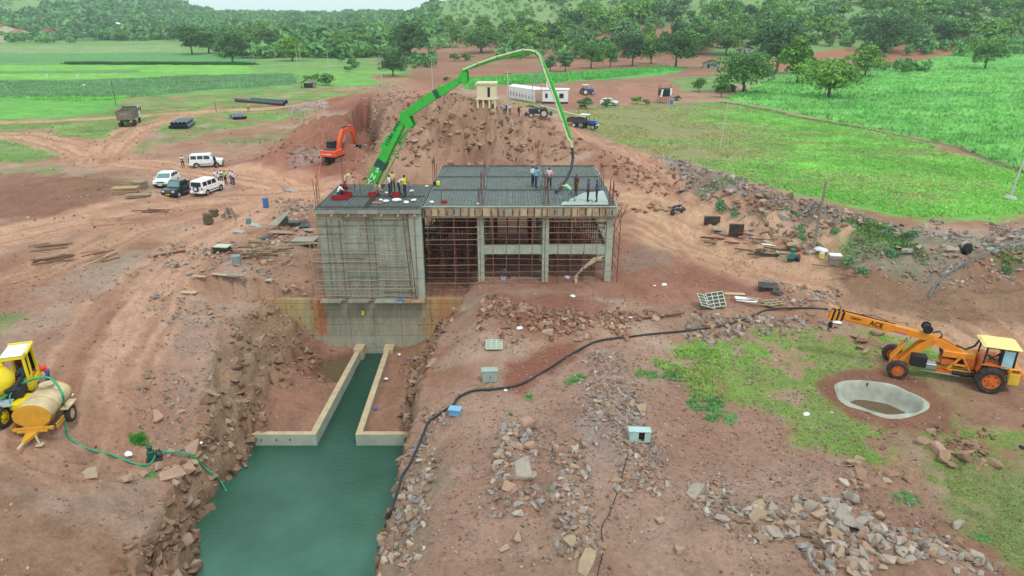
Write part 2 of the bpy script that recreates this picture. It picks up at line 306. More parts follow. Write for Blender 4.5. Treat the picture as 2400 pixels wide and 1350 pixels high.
def ground_colour(x, y, z):
    n1 = fbm(x / 5, y / 5, 101, 4); n2 = fbm(x / 1.1, y / 1.1, 102, 4); n3 = fbm(x / 25, y / 25, 103, 3)
    A, B, C_ = lin(DIRT), lin(RED), lin((184, 160, 144))
    t = ss(-.25, .5, n1 + n3 * .6)[:, None]; c = A * (1 - t * .6) + B * t * .6
    t = ss(.05, .5, fbm(x / 3, y / 3, 104, 4) - n1 * .5)[:, None]; c = c * (1 - t * .45) + C_ * t * .45
    w1 = fbm(x / 1.7, y / 1.7, 105, 4); w2 = fbm(x / 1.7, y / 1.7, 106, 4)
    for (kind, P, c1, c2, soft, warp, amt, holes, hs, streak) in REG:
        P_ = np.array(P); mrg = (soft * 2 + warp + 1) if kind == 'poly' else soft * 1.5
        m = (x > P_[:, 0].min() - mrg) & (x < P_[:, 0].max() + mrg) & (y > P_[:, 1].min() - mrg) & (y < P_[:, 1].max() + mrg)
        if not m.any(): continue
        xm, ym = x[m], y[m]
        if kind == 'poly':
            sc_ = warp * 1.6
            d = polyd(xm + w1[m] * sc_, ym + w2[m] * sc_, P)
            k = ss(-soft, soft, d) * amt
            if holes:
                q = fbm(xm / hs, ym / hs, 107, 4); k = k * (1 - ss(.25 - holes * .75, .5 - holes * .6, q) * .9)
            q = ss(-.4, .5, fbm(xm / (3 + soft * 3), ym / (3 + soft * 3), 108, 4))[:, None]
            cc = c1 * (1 - q) + c2 * q
            if streak and streak[0] == 'rows':
                s_ = (xm * .42 + ym * .91); br = lin(streak[1])
                big = .55 * ss(75, 105, ym) - 1.0 * ss(12, 48, xm - (ym - 60) * .12) + .35
                q2 = ss(-.15, .35, fbm(xm / 22, ym / 9, 109, 3) * .9 + big + .38 * np.sin(s_ * 4.2 + fbm(xm / 6, ym / 6, 113, 2) * 2) + fbm(s_ / .8, (xm - ym) / 14, 114, 3) * .5)
                cc = cc * (1 - q2[:, None] * .85) + br * q2[:, None] * .85
            if streak and streak[0] == 'tall':
                q2 = ss(-.2, .4, fbm(xm / 9, ym / 4, 110, 4)); cc = cc * (1 - q2[:, None] * .6) + lin(streak[1]) * q2[:, None] * .6
        else:
            d, _, al, sg = segd(xm + w1[m] * .5, ym + w2[m] * .5, P)
            k = ss(soft, soft * .55, d + .25 * soft * fbm(xm / 2.2, ym / 2.2, 111, 3)) * amt
            st = fbm(sg / .45, al / 12, 112, 3); q = ss(-.35, .35, st)[:, None]
            cc = c1 * (1 - q * holes) + c2 * (q * holes)
        c[m] = c[m] * (1 - k[:, None]) + cc * k[:, None]
    # bare rock on the faces of the cut
    toeL, rimL, zL, toeR, rimR, zR = canal_profile(y)
    f = (y < YW) & (z < np.where(x < -10, zL, zR) - .15) & (x > -24) & (x < -2)
    rk = lin((158, 128, 98)) * (1 + .25 * fbm(x / .7, z / .25, 120, 3)[:, None])
    k = (f * .8 * ss(-4.6, -3.8, z + (y < YC) * 3))[:, None]
    c = c * (1 - k) + rk * k
    bn = lin((158, 112, 88)) * (1 + .12 * n2[:, None]); k = ((y > YC) & (y < YW) & (z < -4.2) & (x > -20) & (x < -4))[:, None] * .8
    c = c * (1 - k) + bn * k
    wet = ss(WATER_Z + .5, WATER_Z + .1, z)[:, None] * (y < YW)[:, None]; c = c * (1 - .45 * wet)
    # damp inside of the big heap
    n5 = fbm(x / .42, y / .42, 141, 3); g5 = (c[:, 1] > c[:, 0]) * ss(60, 110, y) * ss(400, 250, y); c = c * (1 + g5 * (.30 * fbm(x / 2.2, y / 1.6, 142, 4) + .16 * fbm(x / 14, y / 5, 143, 3)))[:, None]; c = c * (1 + .16 * n2[:, None] + .08 * n3[:, None] + .14 * n5[:, None] * ss(110, 50, y)[:, None])
    g_ = c.mean(1)[:, None]; k = np.where(c[:, 1:2] > c[:, 0:1], .20, .11); c = c * (1 - k) + g_ * k
    return np.clip(c * .93, .005, .9)

# ---------------------------------------------------------------- materials
MATS = {}
def mat(name, col, rough=.8, metal=0, var=.12, scale=3.0, bump=0.0, dirt=0.0, spec=.35, coords='Object', alpha=None, attr=False):
    if name in MATS: return MATS[name]
    m = bpy.data.materials.new(name); m.use_nodes = True; nt = m.node_tree; N, L = nt.nodes, nt.links
    b = N['Principled BSDF']; b.inputs['Roughness'].default_value = rough; b.inputs['Metallic'].default_value = metal
    b.inputs['Specular IOR Level'].default_value = spec
    c = lin(col) if max(col) > 1 else np.array(col)
    tc = N.new('ShaderNodeTexCoord'); nz = N.new('ShaderNodeTexNoise'); nz.inputs['Scale'].default_value = scale
    nz.inputs['Detail'].default_value = 6; nz.inputs['Roughness'].default_value = .65
    L.new(tc.outputs[coords], nz.inputs['Vector'])
    if attr:
        at = N.new('ShaderNodeAttribute'); at.attribute_name = 'Col'; src = at.outputs['Color']
    else:
        rgb = N.new('ShaderNodeRGB'); rgb.outputs[0].default_value = (*c, 1); src = rgb.outputs[0]
    mr = N.new('ShaderNodeMapRange'); mr.inputs['From Min'].default_value = .3; mr.inputs['From Max'].default_value = .7
    mr.inputs['To Min'].default_value = 1 - var; mr.inputs['To Max'].default_value = 1 + var
    L.new(nz.outputs['Fac'], mr.inputs['Value'])
    vm = N.new('ShaderNodeVectorMath'); vm.operation = 'SCALE'; L.new(src, vm.inputs[0]); L.new(mr.outputs[0], vm.inputs['Scale'])
    out = vm.outputs[0]
    if dirt:
        n2 = N.new('ShaderNodeTexNoise'); n2.inputs['Scale'].default_value = scale * .6; n2.inputs['Detail'].default_value = 8
        n2.inputs['Roughness'].default_value = .75; L.new(tc.outputs[coords], n2.inputs['Vector'])
        r2 = N.new('ShaderNodeMapRange'); r2.inputs['From Min'].default_value = .45; r2.inputs['From Max'].default_value = .68
        r2.inputs['To Max'].default_value = dirt; L.new(n2.outputs['Fac'], r2.inputs['Value'])
        mxx = N.new('ShaderNodeMix'); mxx.data_type = 'RGBA'; L.new(r2.outputs[0], mxx.inputs[0]); L.new(out, mxx.inputs[6])
        mxx.inputs[7].default_value = (*lin((150, 118, 92)), 1); out = mxx.outputs[2]
    L.new(out, b.inputs['Base Color'])
    if bump:
        bp = N.new('ShaderNodeBump'); bp.inputs['Strength'].default_value = bump; bp.inputs['Distance'].default_value = .05
        L.new(nz.outputs['Fac'], bp.inputs['Height']); L.new(bp.outputs[0], b.inputs['Normal'])
    MATS[name] = m; return m
def ground_material():
    m = bpy.data.materials.new('ground'); m.use_nodes = True; nt = m.node_tree; N, L = nt.nodes, nt.links
    b = N['Principled BSDF']; b.inputs['Roughness'].default_value = .95; b.inputs['Specular IOR Level'].default_value = .12
    at = N.new('ShaderNodeAttribute'); at.attribute_name = 'Col'
    tc = N.new('ShaderNodeTexCoord')
    def noise(sc, det=4, r=.6):
        n = N.new('ShaderNodeTexNoise'); n.inputs['Scale'].default_value = sc; n.inputs['Detail'].default_value = det
        n.inputs['Roughness'].default_value = r; L.new(tc.outputs['Object'], n.inputs['Vector']); return n
    n1 = noise(4.5, 10, .82)
    mr = N.new('ShaderNodeMapRange'); mr.inputs['From Min'].default_value = .3; mr.inputs['From Max'].default_value = .7
    mr.inputs['To Min'].default_value = .66; mr.inputs['To Max'].default_value = 1.34; L.new(n1.outputs['Fac'], mr.inputs['Value'])
    vm = N.new('ShaderNodeVectorMath'); vm.operation = 'SCALE'; L.new(at.outputs['Color'], vm.inputs[0]); L.new(mr.outputs[0], vm.inputs['Scale'])
    # small pale chips lying in the soil
    vo = N.new('ShaderNodeTexVoronoi'); vo.inputs['Scale'].default_value = 5.5; vo.inputs['Randomness'].default_value = 1
    L.new(tc.outputs['Object'], vo.inputs['Vector'])
    r2 = N.new('ShaderNodeMapRange'); r2.inputs['From Min'].default_value = .17; r2.inputs['From Max'].default_value = .10
    L.new(vo.outputs['Distance'], r2.inputs['Value'])
    n3 = noise(.35, 3); r3 = N.new('ShaderNodeMapRange'); r3.inputs['From Min'].default_value = .42; r3.inputs['From Max'].default_value = .62
    L.new(n3.outputs['Fac'], r3.inputs['Value'])
    ag = N.new('ShaderNodeAttribute'); ag.attribute_name = 'stony'
    mm = N.new('ShaderNodeMath'); mm.operation = 'MULTIPLY'; L.new(r2.outputs[0], mm.inputs[0]); L.new(r3.outputs[0], mm.inputs[1])
    m2 = N.new('ShaderNodeMath'); m2.operation = 'MULTIPLY'; L.new(mm.outputs[0], m2.inputs[0]); L.new(ag.outputs['Fac'], m2.inputs[1])
    mxx = N.new('ShaderNodeMix'); mxx.data_type = 'RGBA'; L.new(m2.outputs[0], mxx.inputs[0]); L.new(vm.outputs[0], mxx.inputs[6])
    mxx.inputs[7].default_value = (*lin((202, 176, 158)), 1); L.new(mxx.outputs[2], b.inputs['Base Color'])
    ad = N.new('ShaderNodeMath'); ad.operation = 'ADD'; L.new(n1.outputs['Fac'], ad.inputs[0]); L.new(m2.outputs[0], ad.inputs[1])
    bp = N.new('ShaderNodeBump'); bp.inputs['Strength'].default_value = 1.0; bp.inputs['Distance'].default_value = .14
    L.new(ad.outputs[0], bp.inputs['Height']); L.new(bp.outputs[0], b.inputs['Normal'])
    return m

# ---------------------------------------------------------------- mesh helpers
def tag(o, label=None, cat=None, group=None, kind=None):
    if label: o['label'] = label
    if cat: o['category'] = cat
    if group: o['group'] = group
    if kind: o['kind'] = kind
    return o
def npmesh(name, V, F, m=None, cols=None, smooth=False, extra=None):
    """V (n,3), F (k,3) or (k,4) numpy"""
    me = bpy.data.meshes.new(name); V = np.asarray(V, np.float32); F = np.asarray(F, np.int32); k = F.shape[1]
    me.vertices.add(len(V)); me.vertices.foreach_set('co', V.ravel())
    me.loops.add(F.size); me.loops.foreach_set('vertex_index', F.ravel())
    me.polygons.add(len(F)); me.polygons.foreach_set('loop_start', np.arange(0, F.size, k, dtype=np.int32))
    me.polygons.foreach_set('loop_total', np.full(len(F), k, np.int32))
    me.polygons.foreach_set('use_smooth', np.full(len(F), smooth))
    me.update(calc_edges=True)
    if cols is not None:
        ca = me.color_attributes.new('Col', 'FLOAT_COLOR', 'POINT')
        c4 = np.ones((len(V), 4), np.float32); c4[:, :3] = cols; ca.data.foreach_set('color', c4.ravel())
    if extra:
        for n_, v_ in extra.items():
            a = me.attributes.new(n_, 'FLOAT', 'POINT'); a.data.foreach_set('value', np.asarray(v_, np.float32))
    if m: me.materials.append(m)
    return me
def link(name, me, parent=None, loc=(0, 0, 0), rot=(0, 0, 0), scale=None):
    o = bpy.data.objects.new(name, me); COL.objects.link(o)
    o.location = loc; o.rotation_euler = rot
    if scale is not None: o.scale = scale if hasattr(scale, '__len__') else (scale,) * 3
    if parent: o.parent = parent
    return o

# ---------------------------------------------------------------- ground sheet: rows get coarser with distance
CEN = -12.0
rr = [26.0]
while rr[-1] < 3600:
    r_ = rr[-1]; rr.append(r_ * (1.0050 if r_ < 120 else 1.0080 if r_ < 420 else 1.022))
rr = np.array(rr); th = np.arange(-47, 47.01, .15) * math.pi / 180
RR, TH = np.meshgrid(rr, th, indexing='ij')
gx, gy = (RR * np.sin(TH)).ravel(), (CEN + RR * np.cos(TH)).ravel()
gz = land(gx, gy)
nr, nt_ = len(rr), len(th)
# sideways roughness of steep faces (bedding planes stick out)
Z2 = gz.reshape(nr, nt_); sl_ = np.zeros_like(Z2); sl_[:, 1:-1] = np.abs(Z2[:, 2:] - Z2[:, :-2]) / (RR[:, 1:-1] * .15 * math.pi / 90 )
sl_ = np.clip(sl_.ravel() / 1.5, 0, 1) * (gy < 120)
ox = sl_ * (fbm(gy / .8, gz / .22, 131, 3) * .16 + fbm(gy / 2.5, gz / .9, 132, 2) * .15)
gcol = ground_colour(gx, gy, gz)
for (kind, P, c1, c2, w_, _0, amt, ru, _1, _2) in REG:      # wheel ruts pressed into the tracks
    if kind != 'track' or not ru: continue
    P_ = np.array(P); m = (gx > P_[:, 0].min() - w_) & (gx < P_[:, 0].max() + w_) & (gy > P_[:, 1].min() - w_) & (gy < min(130, P_[:, 1].max() + w_))
    if m.any():
        d, _, al, sg = segd(gx[m], gy[m], P); k = ss(w_, w_ * .6, d)
        gz[m] += k * (fbm(sg / .38, al / 9, 151, 3) * .13 + .05 * np.sin(sg * 7 + fbm(al / 5, sg / 3, 152, 2) * 3))
grn = gcol[:, 1] > gcol[:, 0] * 1.02
stony = np.clip(ss(90, 40, gy) * (1 - grn * .75), 0, 1) * ss(-.35, .3, fbm(gx / 4, gy / 4, 141, 3))
i0 = (np.arange(nr - 1)[:, None] * nt_ + np.arange(nt_ - 1)[None, :]).ravel()
F = np.stack([i0, i0 + 1, i0 + nt_ + 1, i0 + nt_], 1)
gme = npmesh('ground', np.stack([gx + ox, gy, gz], 1), F[:, ::-1], ground_material(), gcol, True, {'stony': stony})
ground = link('ground', gme); tag(ground, 'red and brown bare earth with green fields and hills behind', kind='structure')
# ground under and behind the viewpoint
bk = npmesh('ground', [(-400, -600, -9), (400, -600, -9), (400, 30, -9), (-400, 30, -9)], [(0, 1, 2, 3)], mat('soil', DIRT, .95, bump=.3))
tag(link('ground_below', bk), 'bare earth below the viewpoint', kind='structure')
# ================================================================ builders
class MB:
    """collects shapes, builds ONE mesh object; faces carry a material slot"""
    def __init__(s): s.v = []; s.f = []; s.mi = []; s.ms = []; s.cur = 0
    def m(s, material):
        if material not in s.ms: s.ms.append(material)
        s.cur = s.ms.index(material); return s
    def add(s, V, F):
        n = len(s.v); s.v.extend([tuple(v) for v in V])
        for f in F: s.f.append(tuple(n + i for i in f)); s.mi.append(s.cur)
        return s
    def box(s, c, d, rot=None, bev=0, top=None):
        """centre, full size; top=(sx,sy) scales the upper face"""
        hx, hy, hz = d[0] / 2, d[1] / 2, d[2] / 2; tx, ty = top or (1, 1)
        if bev:
            b = bev; P = []
            for z, q, bb in ((-hz, 1, b), (-hz + b, 1, 0), (hz - b, 2, 0), (hz, 2, b)):
                sx, sy = (1, 1) if q == 1 else (tx, ty)
                X, Y = hx * sx - bb, hy * sy - bb
                P += [(-X + b, -Y, z), (X - b, -Y, z), (X, -Y + b, z), (X, Y - b, z), (X - b, Y, z), (-X + b, Y, z), (-X, Y - b, z), (-X, -Y + b, z)]
            F = [tuple(range(7, -1, -1)), tuple(range(24, 32))]
            for k in range(3):
                for i in range(8): F.append((k * 8 + i, k * 8 + (i + 1) % 8, k * 8 + 8 + (i + 1) % 8, k * 8 + 8 + i))
        else:
            P = [(-hx, -hy, -hz), (hx, -hy, -hz), (hx, hy, -hz), (-hx, hy, -hz), (-hx * tx, -hy * ty, hz), (hx * tx, -hy * ty, hz), (hx * tx, hy * ty, hz), (-hx * tx, hy * ty, hz)]
            F = [(3, 2, 1, 0), (4, 5, 6, 7), (0, 1, 5, 4), (1, 2, 6, 5), (2, 3, 7, 6), (3, 0, 4, 7)]
        M = rot.to_matrix() if isinstance(rot, Euler) else (Euler(rot).to_matrix() if rot is not None else None)
        V = [((M @ Vector(p)) if M else Vector(p)) + Vector(c) for p in P]
        return s.add(V, F)
    def bar(s, a, b, w, h=None, up=(0, 0, 1)):
        """square bar between two points"""
        a, b = Vector(a), Vector(b); d = (b - a); L = d.length; h = h or w
        if L < 1e-6: return s
        d.normalize(); u = Vector(up)
        if abs(d.dot(u)) > .98: u = Vector((1, 0, 0))
        x = d.cross(u).normalized(); y = x.cross(d).normalized(); x, y = x * w / 2, y * h / 2
        V = [a - x - y, a + x - y, a + x + y, a - x + y, b - x - y, b + x - y, b + x + y, b - x + y]
        return s.add(V, [(3, 2, 1, 0), (4, 5, 6, 7), (0, 1, 5, 4), (1, 2, 6, 5), (2, 3, 7, 6), (3, 0, 4, 7)])
    def tube(s, pts, r, n=6, caps=True):
        pts = [Vector(p) for p in pts]; rs = r if hasattr(r, '__len__') else [r] * len(pts); V = []; F = []; px = None
        for i, p in enumerate(pts):
            d = (pts[min(i + 1, len(pts) - 1)] - pts[max(i - 1, 0)]).normalized()
            if px is None:
                u = Vector((0, 0, 1)) if abs(d.z) < .95 else Vector((1, 0, 0)); px = d.cross(u).normalized()
            px = (px - d * px.dot(d)).normalized(); py = d.cross(px)
            for k in range(n):
                a = 2 * math.pi * k / n; V.append(p + px * math.cos(a) * rs[i] + py * math.sin(a) * rs[i])
        for i in range(len(pts) - 1):
            for k in range(n): F.append((i * n + k, i * n + (k + 1) % n, (i + 1) * n + (k + 1) % n, (i + 1) * n + k))
        if caps: F.append(tuple(range(n - 1, -1, -1))); F.append(tuple((len(pts) - 1) * n + k for k in range(n)))
        return s.add(V, F)
    def cyl(s, a, b, r, n=12, r2=None): return s.tube([a, b], [r, r2 if r2 is not None else r], n)
    def prism(s, prof, x0, x1, axis='x', f=None):
        """extrude a 2-D outline (u,v) along an axis; x: (u,v)->(y,z), y: (u,v)->(x,z), z: (u,v)->(x,y)"""
        g = {'x': lambda t, u, v: (t, u, v), 'y': lambda t, u, v: (u, t, v), 'z': lambda t, u, v: (u, v, t)}[axis]
        n = len(prof); V = [g(x0, *p) for p in prof] + [g(x1, *p) for p in prof]
        F = [tuple(range(n)), tuple(range(2 * n - 1, n - 1, -1))] + [(i, n + i, n + (i + 1) % n, (i + 1) % n) for i in range(n)]
        return s.add(V, F)
    def quad(s, a, b, c, d): return s.add([a, b, c, d], [(0, 1, 2, 3)])
    def ball(s, c, r, n=8, k=6, sc=(1, 1, 1)):
        V = []; F = []
        for i in range(1, k):
            for j in range(n):
                a, b = math.pi * i / k, 2 * math.pi * j / n
                V.append((c[0] + r * sc[0] * math.sin(a) * math.cos(b), c[1] + r * sc[1] * math.sin(a) * math.sin(b), c[2] + r * sc[2] * math.cos(a)))
        V += [(c[0], c[1], c[2] + r * sc[2]), (c[0], c[1], c[2] - r * sc[2])]; t, bt = len(V) - 2, len(V) - 1
        for i in range(k - 2):
            for j in range(n): F.append((i * n + j, (i + 1) * n + j, (i + 1) * n + (j + 1) % n, i * n + (j + 1) % n))
        for j in range(n): F.append((t, j, (j + 1) % n)); F.append((bt, (k - 2) * n + (j + 1) % n, (k - 2) * n + j))
        return s.add(V, F)
    def mesh(s, name, smooth=False, bevel=0, fix=True):
        me = bpy.data.meshes.new(name); me.from_pydata(s.v, [], s.f)
        for mm in s.ms: me.materials.append(mm)
        me.polygons.foreach_set('material_index', s.mi)
        if fix:
            bm = bmesh.new(); bm.from_mesh(me); bmesh.ops.recalc_face_normals(bm, faces=bm.faces)
            if bevel: bmesh.ops.bevel(bm, geom=bm.edges[:], offset=bevel, segments=1, affect='EDGES', clamp_overlap=True)
            bm.to_mesh(me); bm.free()
        if smooth: me.polygons.foreach_set('use_smooth', [True] * len(me.polygons))
        me.update(); return me
    def build(s, name, parent=None, smooth=False, loc=(0, 0, 0), rot=(0, 0, 0), bevel=0, **tags):
        o = link(name, s.mesh(name, smooth, bevel), parent, loc, rot)
        if tags: tag(o, **tags)
        return o
def thing(name, label, cat, loc=(0, 0, 0), rz=0, group=None, rot=None):
    o = bpy.data.objects.new(name, None); COL.objects.link(o); o.location = loc; o.empty_display_size = .3
    o.rotation_euler = rot or (0, 0, rz); return tag(o, label, cat, group)
def kids(o): return [c for c in bpy.data.objects if c.parent == o]
def dup(src, loc=None, rz=None, label=None, group=None, scale=None, tree=None, parent=None):
    tree = tree or {}
    c = src.copy(); COL.objects.link(c)
    if parent: c.parent = parent
    if loc is not None: c.location = loc
    if rz is not None: c.rotation_euler = (0, 0, rz)
    if scale is not None: c.scale = (scale,) * 3 if not hasattr(scale, '__len__') else scale
    if label: c['label'] = label
    if group: c['group'] = group
    for k in src.children:
        dup(k, parent=c)
    return c
def on(px, py, dz=0):
    g = G(px, py); return Vector((g.x, g.y, land1(g.x, g.y) + dz))

M_conc = mat('concrete', (164, 172, 156), .9, var=.16, scale=1.3, bump=.25)
M_conc_new = mat('fresh_concrete', (160, 172, 164), .6, var=.1, scale=2)
M_conc_tan = mat('stained_concrete', (184, 164, 132), .9, var=.18, scale=1.5, bump=.2)
M_wood = mat('timber', (168, 140, 108), .85, var=.25, scale=6)
M_wood_d = mat('old_timber', (112, 92, 74), .9, var=.3, scale=6)
M_ply = mat('grey_board', (150, 146, 132), .8, var=.2, scale=4, dirt=.35)
M_blackply = mat('black_board', (52, 50, 50), .5, var=.3, scale=4, dirt=.25)
M_rust = mat('rusty_steel', (112, 66, 54), .75, var=.3, scale=8)
M_scaf = mat('scaffold_tube', (164, 138, 120), .6, var=.3, scale=4)
M_scaf_f = mat('brown_scaffold_tube', (136, 98, 88), .6, var=.3, scale=4)
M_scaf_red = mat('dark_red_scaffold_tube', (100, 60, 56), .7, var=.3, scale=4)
M_steel = mat('steel', (160, 165, 165), .4, .6, var=.1)
M_dsteel = mat('dark_steel', (70, 72, 74), .5, .3, var=.2)
M_black = mat('black_rubber', (34, 34, 36), .7, var=.2, scale=6)
M_white = mat('white_sheet', (226, 228, 228), .6, var=.06, scale=3)
M_blue = mat('blue_plastic', (50, 120, 190), .45, var=.15, scale=4)
M_glass = mat('glass', (92, 128, 130), .12, spec=.8, var=.1)
M_dglass = mat('dark_glass', (28, 34, 40), .12, spec=.7, var=.1)
M_water = None
def water_material():
    m = bpy.data.materials.new('canal_water'); m.use_nodes = True; nt = m.node_tree; N, L = nt.nodes, nt.links
    b = N['Principled BSDF']; b.inputs['Base Color'].default_value = (.030, .105, .072, 1); b.inputs['Roughness'].default_value = .10
    b.inputs['IOR'].default_value = 1.33; b.inputs['Specular IOR Level'].default_value = .5
    tc = N.new('ShaderNodeTexCoord'); mp = N.new('ShaderNodeMapping'); mp.inputs['Scale'].default_value = (1.3, 3.4, 1)
    mp.inputs['Rotation'].default_value = (0, 0, .15)
    L.new(tc.outputs['Object'], mp.inputs[0])
    n = N.new('ShaderNodeTexNoise'); n.inputs['Scale'].default_value = 1.5; n.inputs['Detail'].default_value = 4; n.inputs['Roughness'].default_value = .6; L.new(mp.outputs[0], n.inputs['Vector'])
    bp = N.new('ShaderNodeBump'); bp.inputs['Strength'].default_value = .5; bp.inputs['Distance'].default_value = .10; L.new(n.outputs['Fac'], bp.inputs['Height']); L.new(bp.outputs[0], b.inputs['Normal'])
    n2 = N.new('ShaderNodeTexNoise'); n2.inputs['Scale'].default_value = .25; n2.inputs['Detail'].default_value = 3; L.new(tc.outputs['Object'], n2.inputs['Vector'])
    r = N.new('ShaderNodeMapRange'); r.inputs['From Min'].default_value = .35; r.inputs['From Max'].default_value = .65; L.new(n2.outputs['Fac'], r.inputs['Value'])
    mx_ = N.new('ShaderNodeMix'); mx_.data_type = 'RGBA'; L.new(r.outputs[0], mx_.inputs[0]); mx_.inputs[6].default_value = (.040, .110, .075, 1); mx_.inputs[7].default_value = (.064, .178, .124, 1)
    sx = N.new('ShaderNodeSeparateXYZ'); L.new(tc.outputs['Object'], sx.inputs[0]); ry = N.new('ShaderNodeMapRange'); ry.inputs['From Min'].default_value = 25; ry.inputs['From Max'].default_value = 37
    L.new(sx.outputs['Y'], ry.inputs['Value']); m3 = N.new('ShaderNodeMix'); m3.data_type = 'RGBA'; L.new(ry.outputs[0], m3.inputs[0]); L.new(mx_.outputs[2], m3.inputs[6]); m3.inputs[7].default_value = (.018, .065, .042, 1)   # shade and wall reflection painted into the colour, darker up the channel
    L.new(m3.outputs[2], b.inputs['Base Color'])
    return m
# ================================================================ canal
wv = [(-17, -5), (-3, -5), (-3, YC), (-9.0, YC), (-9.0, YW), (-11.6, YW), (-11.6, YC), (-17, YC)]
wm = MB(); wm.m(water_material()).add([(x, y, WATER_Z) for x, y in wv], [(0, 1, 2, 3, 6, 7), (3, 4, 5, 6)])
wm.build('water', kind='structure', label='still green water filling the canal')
pud = MB().m(mat('muddy_water', (98, 82, 58), .12, spec=.5)); pud.add([(-12.9 + 1.7 * math.cos(a) * (1 + .1 * math.sin(3 * a)), 43.4 + 2.0 * math.sin(a) * (1 + .15 * math.cos(2 * a)), -5.42) for a in np.arange(0, 6.28, .35)], [tuple(range(18))])
pud.build('water', kind='structure', label='small brown muddy puddle beside the channel wall')

def cwall(V_near, V_far, ztop, zbot, th): pass
wl = thing('channel_wall', 'low concrete wall along the left side of the narrow channel, with wing at its mouth', 'concrete wall')
wr = thing('channel_wall', 'low concrete wall along the right side of the narrow channel, with wing at its mouth', 'concrete wall')
def on_plane(px, py, z): p = PZ(px, py, z); return (float(p[0]), float(p[1]))
zt = -4.75
def slab_poly(pts, z0, z1, m_side, m_top):
    b = MB(); n = len(pts); b.m(m_side)
    b.add([(x, y, z0) for x, y in pts] + [(x, y, z1) for x, y in pts], [(i, (i + 1) % n, n + (i + 1) % n, n + i) for i in range(n)])
    b.m(m_top); b.add([(x, y, z1) for x, y in pts], [tuple(range(n))]); return b
L0 = (-11.55, YC); L1 = (-11.15, YW); R0 = (-9.22, YC); R1 = (-9.45, YW)
slab_poly([(-11.92, YC + .36), (-11.52, YW), L1, L0, (-11.92, YC)], -8.2, zt, M_conc, M_conc_tan).build('wall_run', wl)
slab_poly([(-15.6, YC + .02), (-11.92, YC + .02), (-11.92, YC + .36), (-15.6, YC + .36)], -8.2, zt, M_conc, M_conc_tan).build('wing', wl)
slab_poly([R0, R1, (-9.08, YW), (-8.85, YC + .36), (-8.85, YC)], -8.2, zt, M_conc, M_conc_tan).build('wall_run', wr)
slab_poly([(-8.85, YC + .02), (-5.2, YC + .02), (-5.2, YC + .36), (-8.85, YC + .36)], -8.2, zt, M_conc, M_conc_tan).build('wing', wr)
for x in (-14.8, -13.9, -13.1):
    MB().m(M_dsteel).cyl((x, YC + .03, zt - .35), (x, YC - .03, zt - .35), .045, 8).build('tie_hole', wl)
for w_, x in ((wl, -11.62), (wr, -9.05)):
    MB().m(M_conc_tan).box((x + (.25 if w_ is wl else -.1), YW - .55, zt + .02 - .5), (.7, 1.0, 1.1)).build('buttress', w_)
